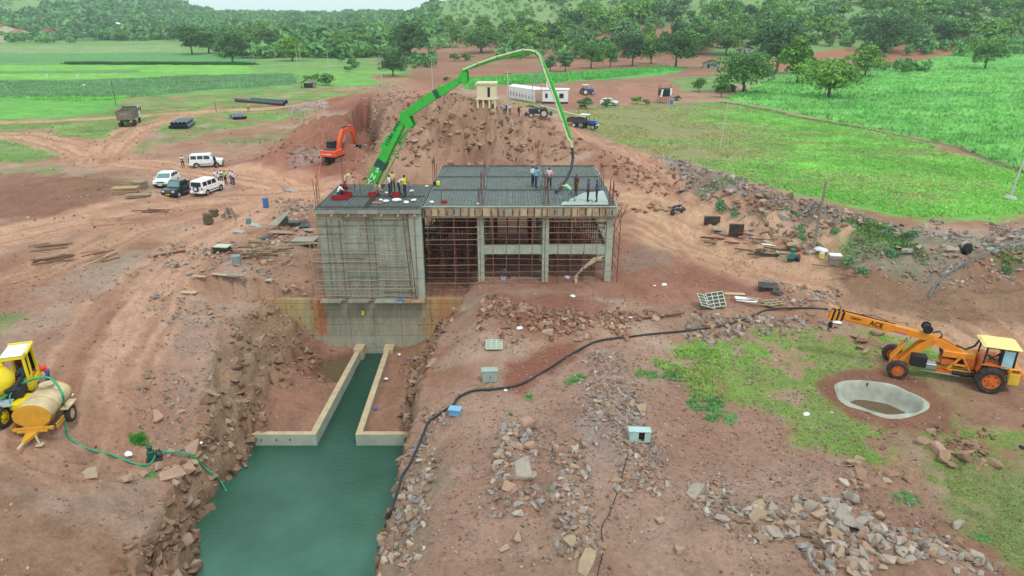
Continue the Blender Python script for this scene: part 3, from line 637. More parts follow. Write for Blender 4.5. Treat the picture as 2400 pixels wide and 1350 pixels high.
# ---- retaining wall: planks' print, stains, wings
def retaining_material():
    m = bpy.data.materials.new('board_marked_concrete'); m.use_nodes = True; nt = m.node_tree; N, L = nt.nodes, nt.links
    b = N['Principled BSDF']; b.inputs['Roughness'].default_value = .9
    tc = N.new('ShaderNodeTexCoord'); sx = N.new('ShaderNodeSeparateXYZ'); L.new(tc.outputs['Object'], sx.inputs[0])
    ramp = N.new('ShaderNodeValToRGB'); L.new(sx.outputs['X'], ramp.inputs[0])
    mr = N.new('ShaderNodeMapRange'); mr.inputs['From Min'].default_value = -18.5; mr.inputs['From Max'].default_value = -3.5
    n = N.new('ShaderNodeTexNoise'); n.inputs['Scale'].default_value = 1.2; n.inputs['Detail'].default_value = 5; L.new(tc.outputs['Object'], n.inputs['Vector'])
    ma = N.new('ShaderNodeMath'); ma.operation = 'MULTIPLY_ADD'; L.new(n.outputs['Fac'], ma.inputs[0]); ma.inputs[1].default_value = 1.2; L.new(sx.outputs['X'], ma.inputs[2])
    L.new(ma.outputs[0], mr.inputs['Value']); L.new(mr.outputs[0], ramp.inputs[0])
    cs = [(0, (176, 142, 96)), (.24, (182, 158, 112)), (.27, (164, 158, 122)), (.31, (184, 126, 84)), (.345, (176, 112, 74)), (.375, (150, 148, 128)), (.8, (164, 158, 136)), (.86, (178, 150, 108)), (.95, (184, 132, 84)), (1, (170, 140, 98))]
    e = ramp.color_ramp.elements; e[0].position = 0; e[0].color = (*lin(cs[0][1]) * .85, 1); e[1].position = 1; e[1].color = (*lin(cs[-1][1]) * .85, 1)
    for p, c in cs[1:-1]: q = e.new(p); q.color = (*lin(c) * .85, 1)
    # vertical streaks
    mp = N.new('ShaderNodeMapping'); mp.inputs['Scale'].default_value = (2, 1, .5); L.new(tc.outputs['Object'], mp.inputs[0])
    n2 = N.new('ShaderNodeTexNoise'); n2.inputs['Scale'].default_value = 2; n2.inputs['Detail'].default_value = 8; n2.inputs['Roughness'].default_value = .7; L.new(mp.outputs[0], n2.inputs['Vector'])
    r2 = N.new('ShaderNodeMapRange'); r2.inputs['From Min'].default_value = .3; r2.inputs['From Max'].default_value = .7; r2.inputs['To Min'].default_value = .86; r2.inputs['To Max'].default_value = 1.12; L.new(n2.outputs['Fac'], r2.inputs['Value'])
    vm = N.new('ShaderNodeVectorMath'); vm.operation = 'SCALE'; L.new(ramp.outputs[0], vm.inputs[0]); L.new(r2.outputs[0], vm.inputs['Scale'])
    # lower part pale grey
    rz = N.new('ShaderNodeMapRange'); rz.inputs['From Min'].default_value = -3.7; rz.inputs['From Max'].default_value = -4.3; L.new(sx.outputs['Z'], rz.inputs['Value'])
    mx_ = N.new('ShaderNodeMix'); mx_.data_type = 'RGBA'; L.new(rz.outputs[0], mx_.inputs[0]); L.new(vm.outputs[0], mx_.inputs[6]); mx_.inputs[7].default_value = (*lin((166, 164, 146)) * .85, 1)
    vm2 = N.new('ShaderNodeVectorMath'); vm2.operation = 'SCALE'; L.new(mx_.outputs[2], vm2.inputs[0]); L.new(r2.outputs[0], vm2.inputs['Scale'])
    L.new(vm2.outputs[0], b.inputs['Base Color'])
    return m
M_ret = retaining_material()
rw = thing('retaining_wall', 'tall board-marked concrete retaining wall with rust stains above the channel', 'retaining wall')
zs = [-8.2, -5.0, -4.0, -3.1, -2.5, -1.9, -1.42, -1.08]; xs_ = [-19.4, -16.6, -14.2, -12.0, -10.2, -8.2, -6.0, -3.2]
for i in range(len(zs) - 1):
    for j in range(len(xs_) - 1):
        pr = (.006 * ((i * 7 + j * 5) % 4))
        MB().m(M_ret).box(((xs_[j] + xs_[j + 1]) / 2, YW + .25 - pr, (zs[i] + zs[i + 1]) / 2), (xs_[j + 1] - xs_[j] - .02, .5, zs[i + 1] - zs[i] - .02)).build('concrete_panel', rw)
MB().m(mat('joint_mortar', (122, 112, 94), .95)).box((-11.3, YW + .27, -4.65), (16.0, .44, 7.1)).build('wall_core', rw)
for x, z in ((-17.2, -1.7), (-16.2, -1.65), (-14.7, -1.75), (-16.7, -2.5), (-15.7, -2.6), (-14.6, -2.7), (-15.4, -3.3), (-14.5, -3.4), (-10.4, -3.9), (-10.4, -4.7), (-6.5, -2.7), (-5.9, -2.8), (-5.2, -2.7), (-6.9, -3.2)):
    MB().m(M_black).cyl((x, YW + .1, z), (x, YW - .035, z), .05, 8).build('tie_hole', rw)
yl = MB().m(mat('yellow_plastic', (222, 205, 60), .5)).box((0, 0, 0), (.24, .16, .42), bev=.05); yl.m(M_black).tube([(-.08, 0, .2), (0, 0, .34), (.08, 0, .2)], .015)
p_ = PD(851, 733, YW - .12); yl.build('jerrycan', loc=p_, rot=(0, .15, 0), label='yellow jerrycan hanging on the face of the retaining wall', cat='jerrycan')

# ================================================================ the pump house under construction
ZS = 5.7           # top of slab
BX0, BX1, BX2, BY = -13.62, -6.35, 7.35, 46.25
bld = thing('pump_house', 'unfinished concrete building with a solid left block, open columns and a fresh slab', 'building', (0, 0, 0))
def wall_print():
    m = bpy.data.materials.new('wall_concrete'); m.use_nodes = True; nt = m.node_tree; N, L = nt.nodes, nt.links
    b = N['Principled BSDF']; b.inputs['Roughness'].default_value = .88
    tc = N.new('ShaderNodeTexCoord')
    mp = N.new('ShaderNodeMapping'); mp.inputs['Scale'].default_value = (1.5, 1, .7); L.new(tc.outputs['Object'], mp.inputs[0])
    n = N.new('ShaderNodeTexNoise'); n.inputs['Scale'].default_value = .9; n.inputs['Detail'].default_value = 9; n.inputs['Roughness'].default_value = .72; L.new(mp.outputs[0], n.inputs['Vector'])
    cr = N.new('ShaderNodeValToRGB'); L.new(n.outputs['Fac'], cr.inputs[0]); e = cr.color_ramp.elements
    e[0].position = .25; e[0].color = (*lin((120, 128, 114)), 1); e[1].position = .70; e[1].color = (*lin((168, 178, 162)), 1)
    L.new(cr.outputs[0], b.inputs['Base Color'])
    return m
M_wall = wall_print()
# board-marked wall panels of the left block (cast in lifts)
core = MB().m(mat('inner_concrete', (112, 112, 100), .9)); core.box(((BX0 + BX1) / 2 - .35, BY + 3.75, 2.2), (BX1 - BX0 - .75, 7.2, 6.5)); core.build('block_core', bld)
nx, nz = 7, 7; x1_ = BX1 - .95
for i in range(nx):
    for j in range(nz):
        w_ = (x1_ - BX0) / nx; h_ = 6.45 / nz
        MB().m(M_wall).box((BX0 + w_ * (i + .5), BY + .10 - .007 * ((i * 3 + j * 5) % 3), -1.05 + h_ * (j + .5)), (w_ - .02, .22, h_ - .02)).build('wall_panel', bld)
for j in range(4):
    MB().m(M_conc).box((x1_ + .5, BY - .02 + .25, -1.05 + 1.6 * (j + .5)), (.88, .62, 1.58)).build('corner_pier', bld)
for j in range(nz):
    MB().m(M_wall).box((BX0 - .02, BY + 3.85, -1.05 + h_ * (j + .5)), (.2, 7.2, h_ - .02)).build('wall_panel', bld)
# columns and beams of the open part
colx = [-2.25, 2.42, 7.0]
for x in colx:
    for yy, zb in ((BY + .9, -.25), (BY + 5.5, -.2), (BY + 10, -.2), (BY + 14, -.2)):
        MB().m(M_conc).box((x, yy, (zb + 5.0) / 2), (.46, .5, 5.0 - zb)).build('column', bld)
for x in (-6.2,):
    for yy in (BY + 9.5, BY + 14): MB().m(M_conc).box((x, yy, 2.1), (.46, .5, 6.2)).build('column', bld)
for a, b_ in ((colx[0], colx[1]), (colx[1], colx[2])):
    for yy in (BY + .88, BY + 14): MB().m(M_conc).box(((a + b_) / 2, yy, 2.45), (b_ - a - .47, .34, .62)).build('beam', bld)
for yy in (BY + 3.2, BY + 7.7, BY + 12): MB().m(M_conc).box((colx[2], yy, 2.45), (.34, 4.0, .6)).build('beam', bld)
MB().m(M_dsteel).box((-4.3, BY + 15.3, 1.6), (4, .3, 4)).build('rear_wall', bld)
# formwork under the slab: soffit and edge shutters
SX0, SX1, SY0, SY1 = BX1 + .05, BX2 + .05, BY + .55, BY + 14.9
def edge_shutter(a, b_, z0, z1, n, m1, name='shutter_board'):
    a, b_ = Vector(a), Vector(b_); d = (b_ - a) / n; ang = math.atan2(d.y, d.x)
    for i in range(n):
        c = a + d * (i + .5); off = .012 * ((i * 7) % 3)
        MB().m(m1[i % len(m1)]).box((c.x + math.sin(ang) * off, c.y - math.cos(ang) * off, (z0 + z1) / 2 + .01 * ((i * 5) % 3)), (d.length - .02, .06, z1 - z0), rot=(0, 0, ang)).build(name, bld)
M_tanply3 = mat('mid_ply', (166, 150, 122), .85, var=.35, scale=5, dirt=.5); M_tanply = mat('pale_ply', (182, 166, 134), .8, var=.2, scale=3, dirt=.5); M_tanply2 = mat('worn_ply', (150, 134, 112), .85, var=.3, scale=5, dirt=.5)
MB().m(M_wood_d).box(((SX0 + SX1) / 2, SY0 - .12, 4.99), (SX1 - SX0 + .3, .35, .06)).build('ledge_board', bld)
MB().m(M_conc).box(((SX0 + SX1) / 2, SY0 - .06, ZS + .03), (SX1 - SX0, .1, .05)).build('rim_board', bld)
for k in range(27): MB().m(M_rust if k % 2 else M_blackply).box((SX0 + .2 + k * .51 + random.uniform(-.1, .1), SY0 - .07, 5.32 + random.uniform(-.06, .06)), (.05, .07, random.uniform(.35, .6))).build('clamp', bld)
edge_shutter((SX0, SY0, 0), (SX1, SY0, 0), 5.02, ZS + .02, 26, [M_tanply2, M_tanply, M_tanply3, M_tanply2, M_ply, M_tanply3, M_tanply])
edge_shutter((SX1, SY0, 0), (SX1, SY1, 0), 5.2, ZS + .06, 14, [M_conc_new, M_ply])
edge_shutter((SX0, SY1, 0), (SX1, SY1, 0), 5.2, ZS + .06, 18, [M_ply, M_blackply])
edge_shutter((SX0, BY + 7.4, 0), (SX0, SY1, 0), 5.2, ZS + .06, 7, [M_ply])
edge_shutter((BX0 - .15, BY - .28, 0), (BX1 + .05, BY - .28, 0), 5.42, 5.66, 5, [M_ply, mat('grey_timber', (134, 130, 116), .8, var=.2)], 'edge_plank')
edge_shutter((BX0 - .15, BY - .28, 0), (BX0 - .15, BY + 7.5, 0), 5.42, ZS + .06, 6, [M_ply])
edge_shutter((BX0 - .15, BY + 7.5, 0), (BX1 + .05, BY + 7.5, 0), 5.42, ZS + .06, 6, [M_ply, M_wood])
MB().m(M_blackply).box(((SX0 + SX1) / 2, (SY0 + SY1) / 2, 5.25), (SX1 - SX0 - .1, SY1 - SY0 - .1, .2)).build('soffit_formwork', bld)
MB().m(M_blackply).box(((BX0 + BX1) / 2, BY + 3.6, 5.52), (BX1 - BX0 + .25, 7.7, .1)).build('soffit_formwork', bld)
def deck_material():
    return mat('deck_form', (112, 122, 118), .7, var=.3, scale=1.2)
MB().m(deck_material()).box(((SX0 + SX1) / 2, (SY0 + SY1) / 2, ZS - .17), (SX1 - SX0 - .12, SY1 - SY0 - .12, .34)).build('deck', bld)
MB().m(mat('deck_dark', (78, 84, 82), .6, var=.3, scale=1.5)).box(((BX0 + BX1) / 2 - .04, BY + 3.6, ZS - .08), (BX1 - BX0 + .15, 7.6, .12)).build('deck', bld)
# rebar: long mats along both ways (one part per mat: hundreds of rods)
M_rebar = mat('rebar', (134, 146, 142), .6, .2, var=.3, scale=3); M_rebar2 = mat('rebar_brown', (96, 86, 78), .65, .2, var=.3, scale=3)
def rebar_mat(x0, x1, y0, y1, z, sx, sy, name='rebar_mat'):
    b = MB().m(M_rebar)
    y = y0
    while y < y1: b.bar((x0, y, z), (x1, y, z + random.uniform(-.01, .01)), .022); y += sy * random.uniform(.85, 1.15)
    b.m(M_rebar2); x = x0
    while x < x1: b.bar((x, y0, z + .03), (x + random.uniform(-.05, .05), y1, z + .03), .022); x += sx * random.uniform(.8, 1.2)
    return b.build(name, bld, kind='stuff')
rebar_mat(BX0 + .1, BX1 - .1, BY - .15, BY + 7.35, ZS + .02, .26, .2)
xr = [SX0 + .15, colx[0], colx[1], SX1 - .1]; yr = [SY0 + .1, SY0 + 4.8, SY0 + 9.5, SY1 - .1]
for i in range(3):
    for j in range(3): rebar_mat(xr[i] + .05, xr[i + 1] - .05, yr[j] + .05, yr[j + 1] - .05, ZS + .04, .24, .2)
# stirrup cages along the beams (raised dotted bands) 
def cage(a, b_, name='beam_cage', m_=None):
    a, b_ = Vector(a), Vector(b_); d = b_ - a; n = int(d.length / .16); d.normalize(); s_ = Vector((-d.y, d.x, 0)) * .16
    b = MB().m(M_rebar2)
    for k in (-1, 1): b.bar(a + s_ * k + Vector((0, 0, .06)), b_ + s_ * k + Vector((0, 0, .06)), .03)
    b.m(m_ or M_dsteel)
    for i in range(n + 1):
        p = a + d * (i * .16); b.bar(p + s_ * 1.15 + Vector((0, 0, .09)), p - s_ * 1.15 + Vector((0, 0, .09)), .03, .025)
    return b.build(name, bld, kind='stuff')
for y in (yr[1], yr[2], yr[3] - .25): cage((SX0 + .2, y, ZS + .03), (SX1 - .2, y, ZS + .03))
for x in (colx[0], colx[1]): cage((x, SY0 + .2, ZS + .0), (x, SY1 - .2, ZS + .0), m_=M_rebar)
cage((BX0 + .2, BY + 3.4, ZS), (BX1 - .1, BY + 3.4, ZS)); cage((BX0 + .2, BY + .25, ZS), (BX1 - .1, BY + .25, ZS)); cage((-10.2, BY + .2, ZS), (-10.2, BY + 7.3, ZS))
# fresh concrete poured at the near right corner
fp = [on_plane(a, b_, ZS + .08) for a, b_ in ((1428, 481), (1414, 446), (1396, 450), (1368, 452), (1346, 462), (1330, 470), (1318, 474), (1314, 481))]
MB().m(M_conc_new).add([(x, y, ZS + .125 - (.03 if i > 0 else 0)) for i, (x, y) in enumerate(fp)], [tuple(range(len(fp)))]).build('fresh_concrete', bld)
# starter bars standing up at the columns
def starters(cx, cy, z, h, n=6, r=.16, lean=.08):
    for k in range(n):
        a = 2 * math.pi * k / n; x, y = cx + r * math.cos(a), cy + r * math.sin(a)
        hh = h * random.uniform(.75, 1.1)
        MB().m(M_rust).tube([(x, y, z), (x + random.uniform(-lean, lean) * .3, y, z + hh * .5), (x + random.uniform(-lean, lean), y + random.uniform(-lean, lean), z + hh)], .022, 4).build('starter_bar', bld)
for (x, y, h, n) in ((BX0 + .05, BY + .3, 2.3, 4), (BX0 + .3, BY + 7.2, 2.0, 3), (colx[0], SY0 + .4, 1.5, 6), (colx[0], yr[1], 1.5, 5), (colx[1], SY0 + .4, 1.6, 6), (colx[1], yr[1], 1.5, 5), (colx[2], SY0 + .3, 1.9, 6), (colx[2], yr[1] + 1, 1.9, 4), (BX1 + .2, BY + 7.6, 2.2, 4), (colx[0], yr[2], 1.4, 4), (colx[1], yr[3], 1.6, 4)):
    starters(x, y, ZS, h, n)
for (a, b_) in ((832, 452), (845, 455), (1035, 475)):
    x, y = on_plane(a, b_, ZS); MB().m(M_dsteel).bar((x, y, ZS), (x, y, ZS + .9), .04).build('level_peg', bld)

# ---- scaffold: each tube its own part
sf = thing('scaffold', 'grid of pale scaffold tubes standing against the solid left block', 'scaffold')
sc_n = [0]
def tube1(par, a, b_, r=.025, m_=M_scaf, name='tube'):
    a, b_ = Vector(a), Vector(b_); key = 'rod_' + m_.name
    if key not in MATS: MATS[key] = MB().m(m_).cyl((0, 0, 0), (0, 0, 1), 1, 6).mesh('tube')
    o = link(name, MATS[key], par); d = b_ - a
    o.location = a; o.rotation_euler = d.to_track_quat('Z', 'Y').to_euler(); o.scale = (r, r, d.length); return o
ux = [BX0 - .35 + .96 * i for i in range(8)]
for i, x in enumerate(ux):
    for yy in ((BY - .25,) if i not in (0,) else (BY - .25, BY - 1.15)):
        z1 = random.choice([5.3, 3.4, 5.2, 2.6]) if i > 0 else 3.6
        tube1(sf, (x, yy, -1.0), (x + random.uniform(-.06, .1), yy + .05, z1), m_=random.choice([M_scaf, M_scaf, M_rust]))
    if i: tube1(sf, (x + .42, yy, -.9), (x + .45, yy + .05, random.choice([5.2, 2.4, 4.2])), .026, m_=random.choice([M_scaf, M_wood_d]))
for z, L_ in ((-.45, 7.0), (.1, 7.1), (.45, 6.8), (.75, 6.9), (1.15, 6.2), (1.5, 6.6), (1.8, 6.8), (2.8, 6.4), (4.45, 6.6), (2.15, 5.2), (2.45, 7.0), (3.3, 6.6), (3.95, 6.8), (4.95, 6.9), (5.1, 6.6), (-.75, 7.2)):
    for yy in (BY - .3, BY - .95):
        if yy < BY - .5 and z not in (-.45, .1, .75, -.75, 2.15): continue
        x0 = BX0 - .6 + random.uniform(0, .3); nseg = 3
        for k in range(nseg):
            tube1(sf, (x0 + L_ / nseg * k, yy, z + random.uniform(-.04, .04)), (x0 + L_ / nseg * (k + 1) - .02, yy, z + random.uniform(-.04, .04)), m_=M_scaf if yy < BY - .5 else random.choice([M_scaf, M_scaf, M_rust]))
for z in (-.45, .1, -.75, 4.95, 3.95, 2.15):
    for x in ux[1:]: tube1(sf, (x, BY - .1, z), (x - .12, BY - (1.0 if z < 1 or z == 2.15 else .5), z - .04), .022)
for x in (BX1 - 1.0, BX1 - .7): tube1(sf, (x - .25, BY - .35, 5.4), (x + .1, BY - .4, -1.0), .035, M_rust)
tube1(sf, (BX0 - .5, BY - 1.1, .5), (BX0 - .9, BY - .2, -1.0)); tube1(sf, (BX1 - .5, BY - .5, .5), (BX1 + .1, BY - .9, -1.0), m_=M_wood)
for (x, w_, m_) in ((-13.1, 1.5, M_ply), (-11.1, 1.5, M_ply), (-8.9, 2.0, M_conc), (-7.1, 1.5, M_wood)):
    MB().m(m_).box((x, BY - .52, -1.0), (w_, .75, .05), rot=(.04, 0, .01)).build('walk_board', sf)
for i in range(9): MB().m(M_wood_d).box((-13.3 + i * .88, BY - .55, -1.07), (.07, 1.0, .07)).build('bearer', sf)
for i in range(7): MB().m(M_wood).box((BX0 + .0 + i * 1.15, BY - .45, 5.36), (.1, .55, .07)).build('bearer', sf)
sb = MB().m(M_blue).box((0, 0, 0), (.6, .35, .06)).box((.2, .05, .06), (.3, .3, .05), rot=(0, .2, .4)); sb.build('bag', loc=(-8.1, BY - .5, -.93), label='crumpled blue sheet on the scaffold boards at the foot of the block', cat='plastic sheet')
# props in the open part
sp = thing('falsework', 'forest of dark red props and cross tubes holding up the open part of the slab', 'scaffold props')
px_ = [-6.0 + .93 * i for i in range(14)]; n_t = 0
for iy, yy in enumerate(np.arange(BY + .35, BY + 14.5, 1.25)):
    for x in px_:
        if x > 7.2: continue
        zb = -1.0 if x < -3 else -.1
        front = iy == 0
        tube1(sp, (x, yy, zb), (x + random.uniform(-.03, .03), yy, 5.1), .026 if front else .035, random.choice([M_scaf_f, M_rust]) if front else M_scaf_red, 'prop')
for iy, yy in enumerate(np.arange(BY + .3, BY + 14.5, 1.25)):
    for k, z in enumerate((-.2, .75, 1.55, 2.2, 3.1, 3.95, 4.65) if iy else (-.4, .05, .5, .95, 1.45, 1.95, 3.0, 3.4, 3.85, 4.3, 4.75)):
        for (xa, xb) in ((-6.2, -2.4), (-2.6, 2.3), (2.2, 7.3)):
            if iy > 3 and k % 2: continue
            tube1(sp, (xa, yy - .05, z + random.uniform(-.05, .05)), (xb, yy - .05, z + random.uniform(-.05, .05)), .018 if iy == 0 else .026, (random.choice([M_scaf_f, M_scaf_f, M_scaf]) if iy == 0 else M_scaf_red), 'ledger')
for x in px_[::2]:
    for z in (.75, 2.2, 3.95): tube1(sp, (x, BY + .3, z), (x, BY + 14, z), .026, M_scaf_red, 'ledger')
for k in range(10):
    x = 5.0 + (k % 4) * .6; tube1(sp, (x, BY + .6 + k, .2), (x + 2.0, BY + 1.4 + k, 4.9), .025, M_scaf_red, 'brace')
for k in range(5): tube1(sp, (7.65, BY + .4 + k * 2.6, -.1), (7.7, BY + .4 + k * 2.6, 5.4), .03, M_rust, 'prop')
for z in (.8, 1.6, 2.6, 3.6, 4.6): tube1(sp, (7.68, BY + .2, z), (7.68, BY + 11, z), .026, M_rust, 'ledger')
for k in range(12): MB().m(M_wood_d).box((-5.6 + k * 1.1, BY + 7.5, 5.05), (.09, 13.5, .12)).build('bearer', sp)
tarp = MB().m(mat('tan_sheet', (176, 160, 132), .8, var=.15, scale=4))
tp = [Vector((5.9, BY + .55, 1.95)), Vector((5.0, BY + .3, 1.2)), Vector((4.55, BY + .25, .6)), Vector((4.6, BY + .1, -.3)), Vector((5.1, BY - .3, -.5))]
for i in range(4):
    w0, w1 = (.9, .5, .25, .15, .15)[i], (.9, .5, .25, .15, .15)[i + 1]; a, b_ = tp[i], tp[i + 1]
    tarp.add([a, a + Vector((w0, .1, .1)), b_ + Vector((w1, .1, .1)), b_], [(0, 1, 2, 3)])
tarp.build('sheet', label='tan canvas sheet hanging among the props in the right-hand bay', cat='canvas sheet')

# ================================================================ concrete bowl
def bowl():
    V = []; F = []; n = 56; c, s_ = math.cos(BROT), math.sin(BROT)
    def pt(r_, a, z):
        w = 1 + .025 * math.sin(3 * a + 1) + .02 * math.sin(7 * a); u, v = BRX * r_ * w * math.cos(a), BRY * r_ * w * math.sin(a)
        return (BOWL[0] + u * c - v * s_, BOWL[1] + u * s_ + v * c, z)
    prof = [(1.12, .05), (1.06, .13), (1.01, .15), (.98, .10), (.93, -.15), (.84, -.50), (.70, -.80), (.58, -.92), (.0, -.95)]
    for r_, z in prof:
        for k in range(n):
            a = 2 * math.pi * k / n; V.append(pt(r_ * (1 + (.05 * math.sin(5 * a + 2) if r_ > 1.05 else 0)), a, z * 1.1 + .04 + .02 * math.sin(5 * a)))
    for i in range(len(prof) - 1):
        for k in range(n): F.append((i * n + k, i * n + (k + 1) % n, (i + 1) * n + (k + 1) % n, (i + 1) * n + k))
    t = thing('concrete_basin', 'round sunken concrete basin with muddy water set in the grass before the yellow crane', 'basin')
    me = npmesh('basin_shell', V, [f[::-1] for f in F], mat('basin_concrete', (160, 164, 150), .85, var=.22, scale=1.8, dirt=.3), smooth=True); link('basin_shell', me, t)
    w = [pt(.74, a, -.72) for a in np.arange(0, 6.28, .2)]
    MB().m(mat('muddy_water', (98, 82, 58), .12)).add(w, [tuple(range(len(w)))]).build('muddy_water', t)
    MB().m(M_black).box(pt(.95, 1.75, -.05), (.05, .05, .35)).build('peg', t)
bowl()
# ================================================================ rocks
LM = [('the large pale block at the bottom edge', 1375, 1325), ('the cabinet with the missing door', 1498, 1018), ('the closed grey-green cabinet', 1148, 880), ('the light blue crate', 1067, 962), ('the flat gridded panel', 1157, 810),
 ('the leaning gridded panels', 1665, 717), ('the round basin', 2060, 935), ('the crane front wheel', 2095, 865), ('the crane hook', 1950, 760), ('the teal pump', 1860, 605), ('the motorbike', 1588, 493), ('the tall black box', 1722, 543),
 ('the weathered pole', 1910, 520), ('the pole near the right edge', 2365, 440), ('the slim field pole', 1690, 345), ('the blue drum', 624, 475), ('the firewood heap', 540, 505), ('the stack of black sheets', 520, 580), ('the left concrete block', 745, 600),
 ('the right end of the slab', 1440, 480), ('the lower boom elbow', 950, 280), ('the excavator', 790, 360), ('the raised cream room', 1138, 225), ('the site office', 1290, 230), ('the tarpaulin shelter', 1558, 225), ('the broad field tree', 1940, 180),
 ('the top of the pump boom', 1240, 120), ('the clay-tiled hut', 1668, 150), ('the suction hose', 450, 1090), ('the grey pipe over the bank', 2300, 620), ('the biggest grey boulder', 1990, 1225), ('the village roofs', 120, 85), ('the tall dense tree', 450, 90),
 ('the bright domed tree', 685, 110), ('the big dark tree', 955, 95), ('the lone olive tree', 2308, 120), ('the bottom right corner', 2390, 1340), ('the top right corner', 2390, 5), ('the white board', 1757, 704), ('the black tyre', 2262, 580), ('the white delivery hose bend', 1341, 345),
 ('the black hose', 1300, 860), ('the long flat pale rock', 1630, 1155), ('the lone wedge-shaped rock', 1588, 1290), ('the red soil strip', 2250, 110), ('the middle columns', 1275, 650)]
USED = set()
def one(lab, px, py):
    if lab in USED:
        L_ = sorted(LM, key=lambda q: math.hypot(q[1] - px, (q[2] - py) * 1.4))
        for q in L_[1:5]:
            l2 = lab + ', towards ' + q[0]
            if l2 not in USED and len(l2.split()) <= 16: lab = l2; break
    USED.add(lab); return lab
def where(px, py):
    L_ = sorted(LM, key=lambda q: math.hypot(q[1] - px, (q[2] - py) * 1.4)); n, lx, ly = L_[0]; dx, dy = px - lx, (py - ly) * 1.2
    far = math.hypot(dx, dy); nr_ = 'just ' if far < 45 else ('well ' if far > 130 else '')
    return nr_ + (('right of' if dx > 0 else 'left of') if abs(dx) > abs(dy) else ('below' if dy > 0 else 'above')) + ' ' + n
def hull(seed, n=11, flat=.7, chop=.5, sub=False):
    r = random.Random(seed); bm = bmesh.new()
    for i in range(n):
        p = Vector((r.uniform(-1, 1), r.uniform(-.75, .75), r.uniform(-1, 1) * flat))
        m_ = max(abs(p.x), abs(p.y) / .75, abs(p.z) / flat); p = p / max(m_, .01) * r.uniform(.78, 1)
        bm.verts.new(p * .5)
    bmesh.ops.convex_hull(bm, input=bm.verts)
    bmesh.ops.delete(bm, geom=[v for v in bm.verts if not v.link_faces], context='VERTS')
    if sub:
        bmesh.ops.dissolve_limit(bm, angle_limit=.35, verts=bm.verts, edges=bm.edges)
        bmesh.ops.bevel(bm, geom=bm.edges[:], offset=.03, segments=1, affect='EDGES', clamp_overlap=True)
    bmesh.ops.triangulate(bm, faces=bm.faces); bmesh.ops.recalc_face_normals(bm, faces=bm.faces)
    return bm
M_rocks = [mat('rock_tan', (164, 144, 118), .92, var=.2, scale=3.5, bump=.5, dirt=.5), mat('rock_grey', (156, 146, 134), .92, var=.22, scale=3.5, bump=.5, dirt=.45),
           mat('rock_pink', (168, 136, 116), .92, var=.2, scale=3.5, bump=.5, dirt=.45), mat('rock_brown', (148, 118, 96), .92, var=.22, scale=3.5, bump=.5, dirt=.5)]
ROCK = {}
def rock_mesh(i, mi):
    if (i, mi) not in ROCK:
        bm = hull(100 + i, 10 + i % 7, (.75, .5, .3, .62)[i % 4], sub=True); me = bpy.data.meshes.new('rock'); bm.to_mesh(me); bm.free()
        me.materials.append(M_rocks[mi]); ROCK[(i, mi)] = me
    return ROCK[(i, mi)]
def depth_at(p): return p[1] * CP + (CAMH - p[2]) * SP
TONE = ['tan', 'grey', 'pinkish', 'brown']
def rock(px, py, wpx, mi=None, label=None, group=None, sq=None, name='rock', i=None, auto=False):
    g = G(px, py); w = wpx * depth_at(g) / FPX
    i = random.randrange(20) if i is None else i; mi = random.choice((0, 0, 1, 2, 3)) if mi is None else mi
    o = link(name, rock_mesh(i, mi))
    sc = (w, w * random.uniform(.75, 1.1), w * (sq or random.uniform(.7, 1.0)))
    o.scale = sc; o.rotation_euler = (random.uniform(-.35, .35), random.uniform(-.35, .35), random.uniform(0, 6.28))
    o.location = (g.x, g.y, land1(g.x, g.y) + sc[2] * .14)
    if auto:
        q = sc[2] / sc[0]; label = '%s %s %s %s' % ('large' if wpx > 34 else 'mid-sized' if wpx > 23 else 'small', TONE[mi], 'flat slab' if i % 4 in (2, 1) else ('block' if i % 4 == 0 else 'angular rock'), where(px, py))
        label = one(label, px, py)
    tag(o, label, 'rock', group); return o
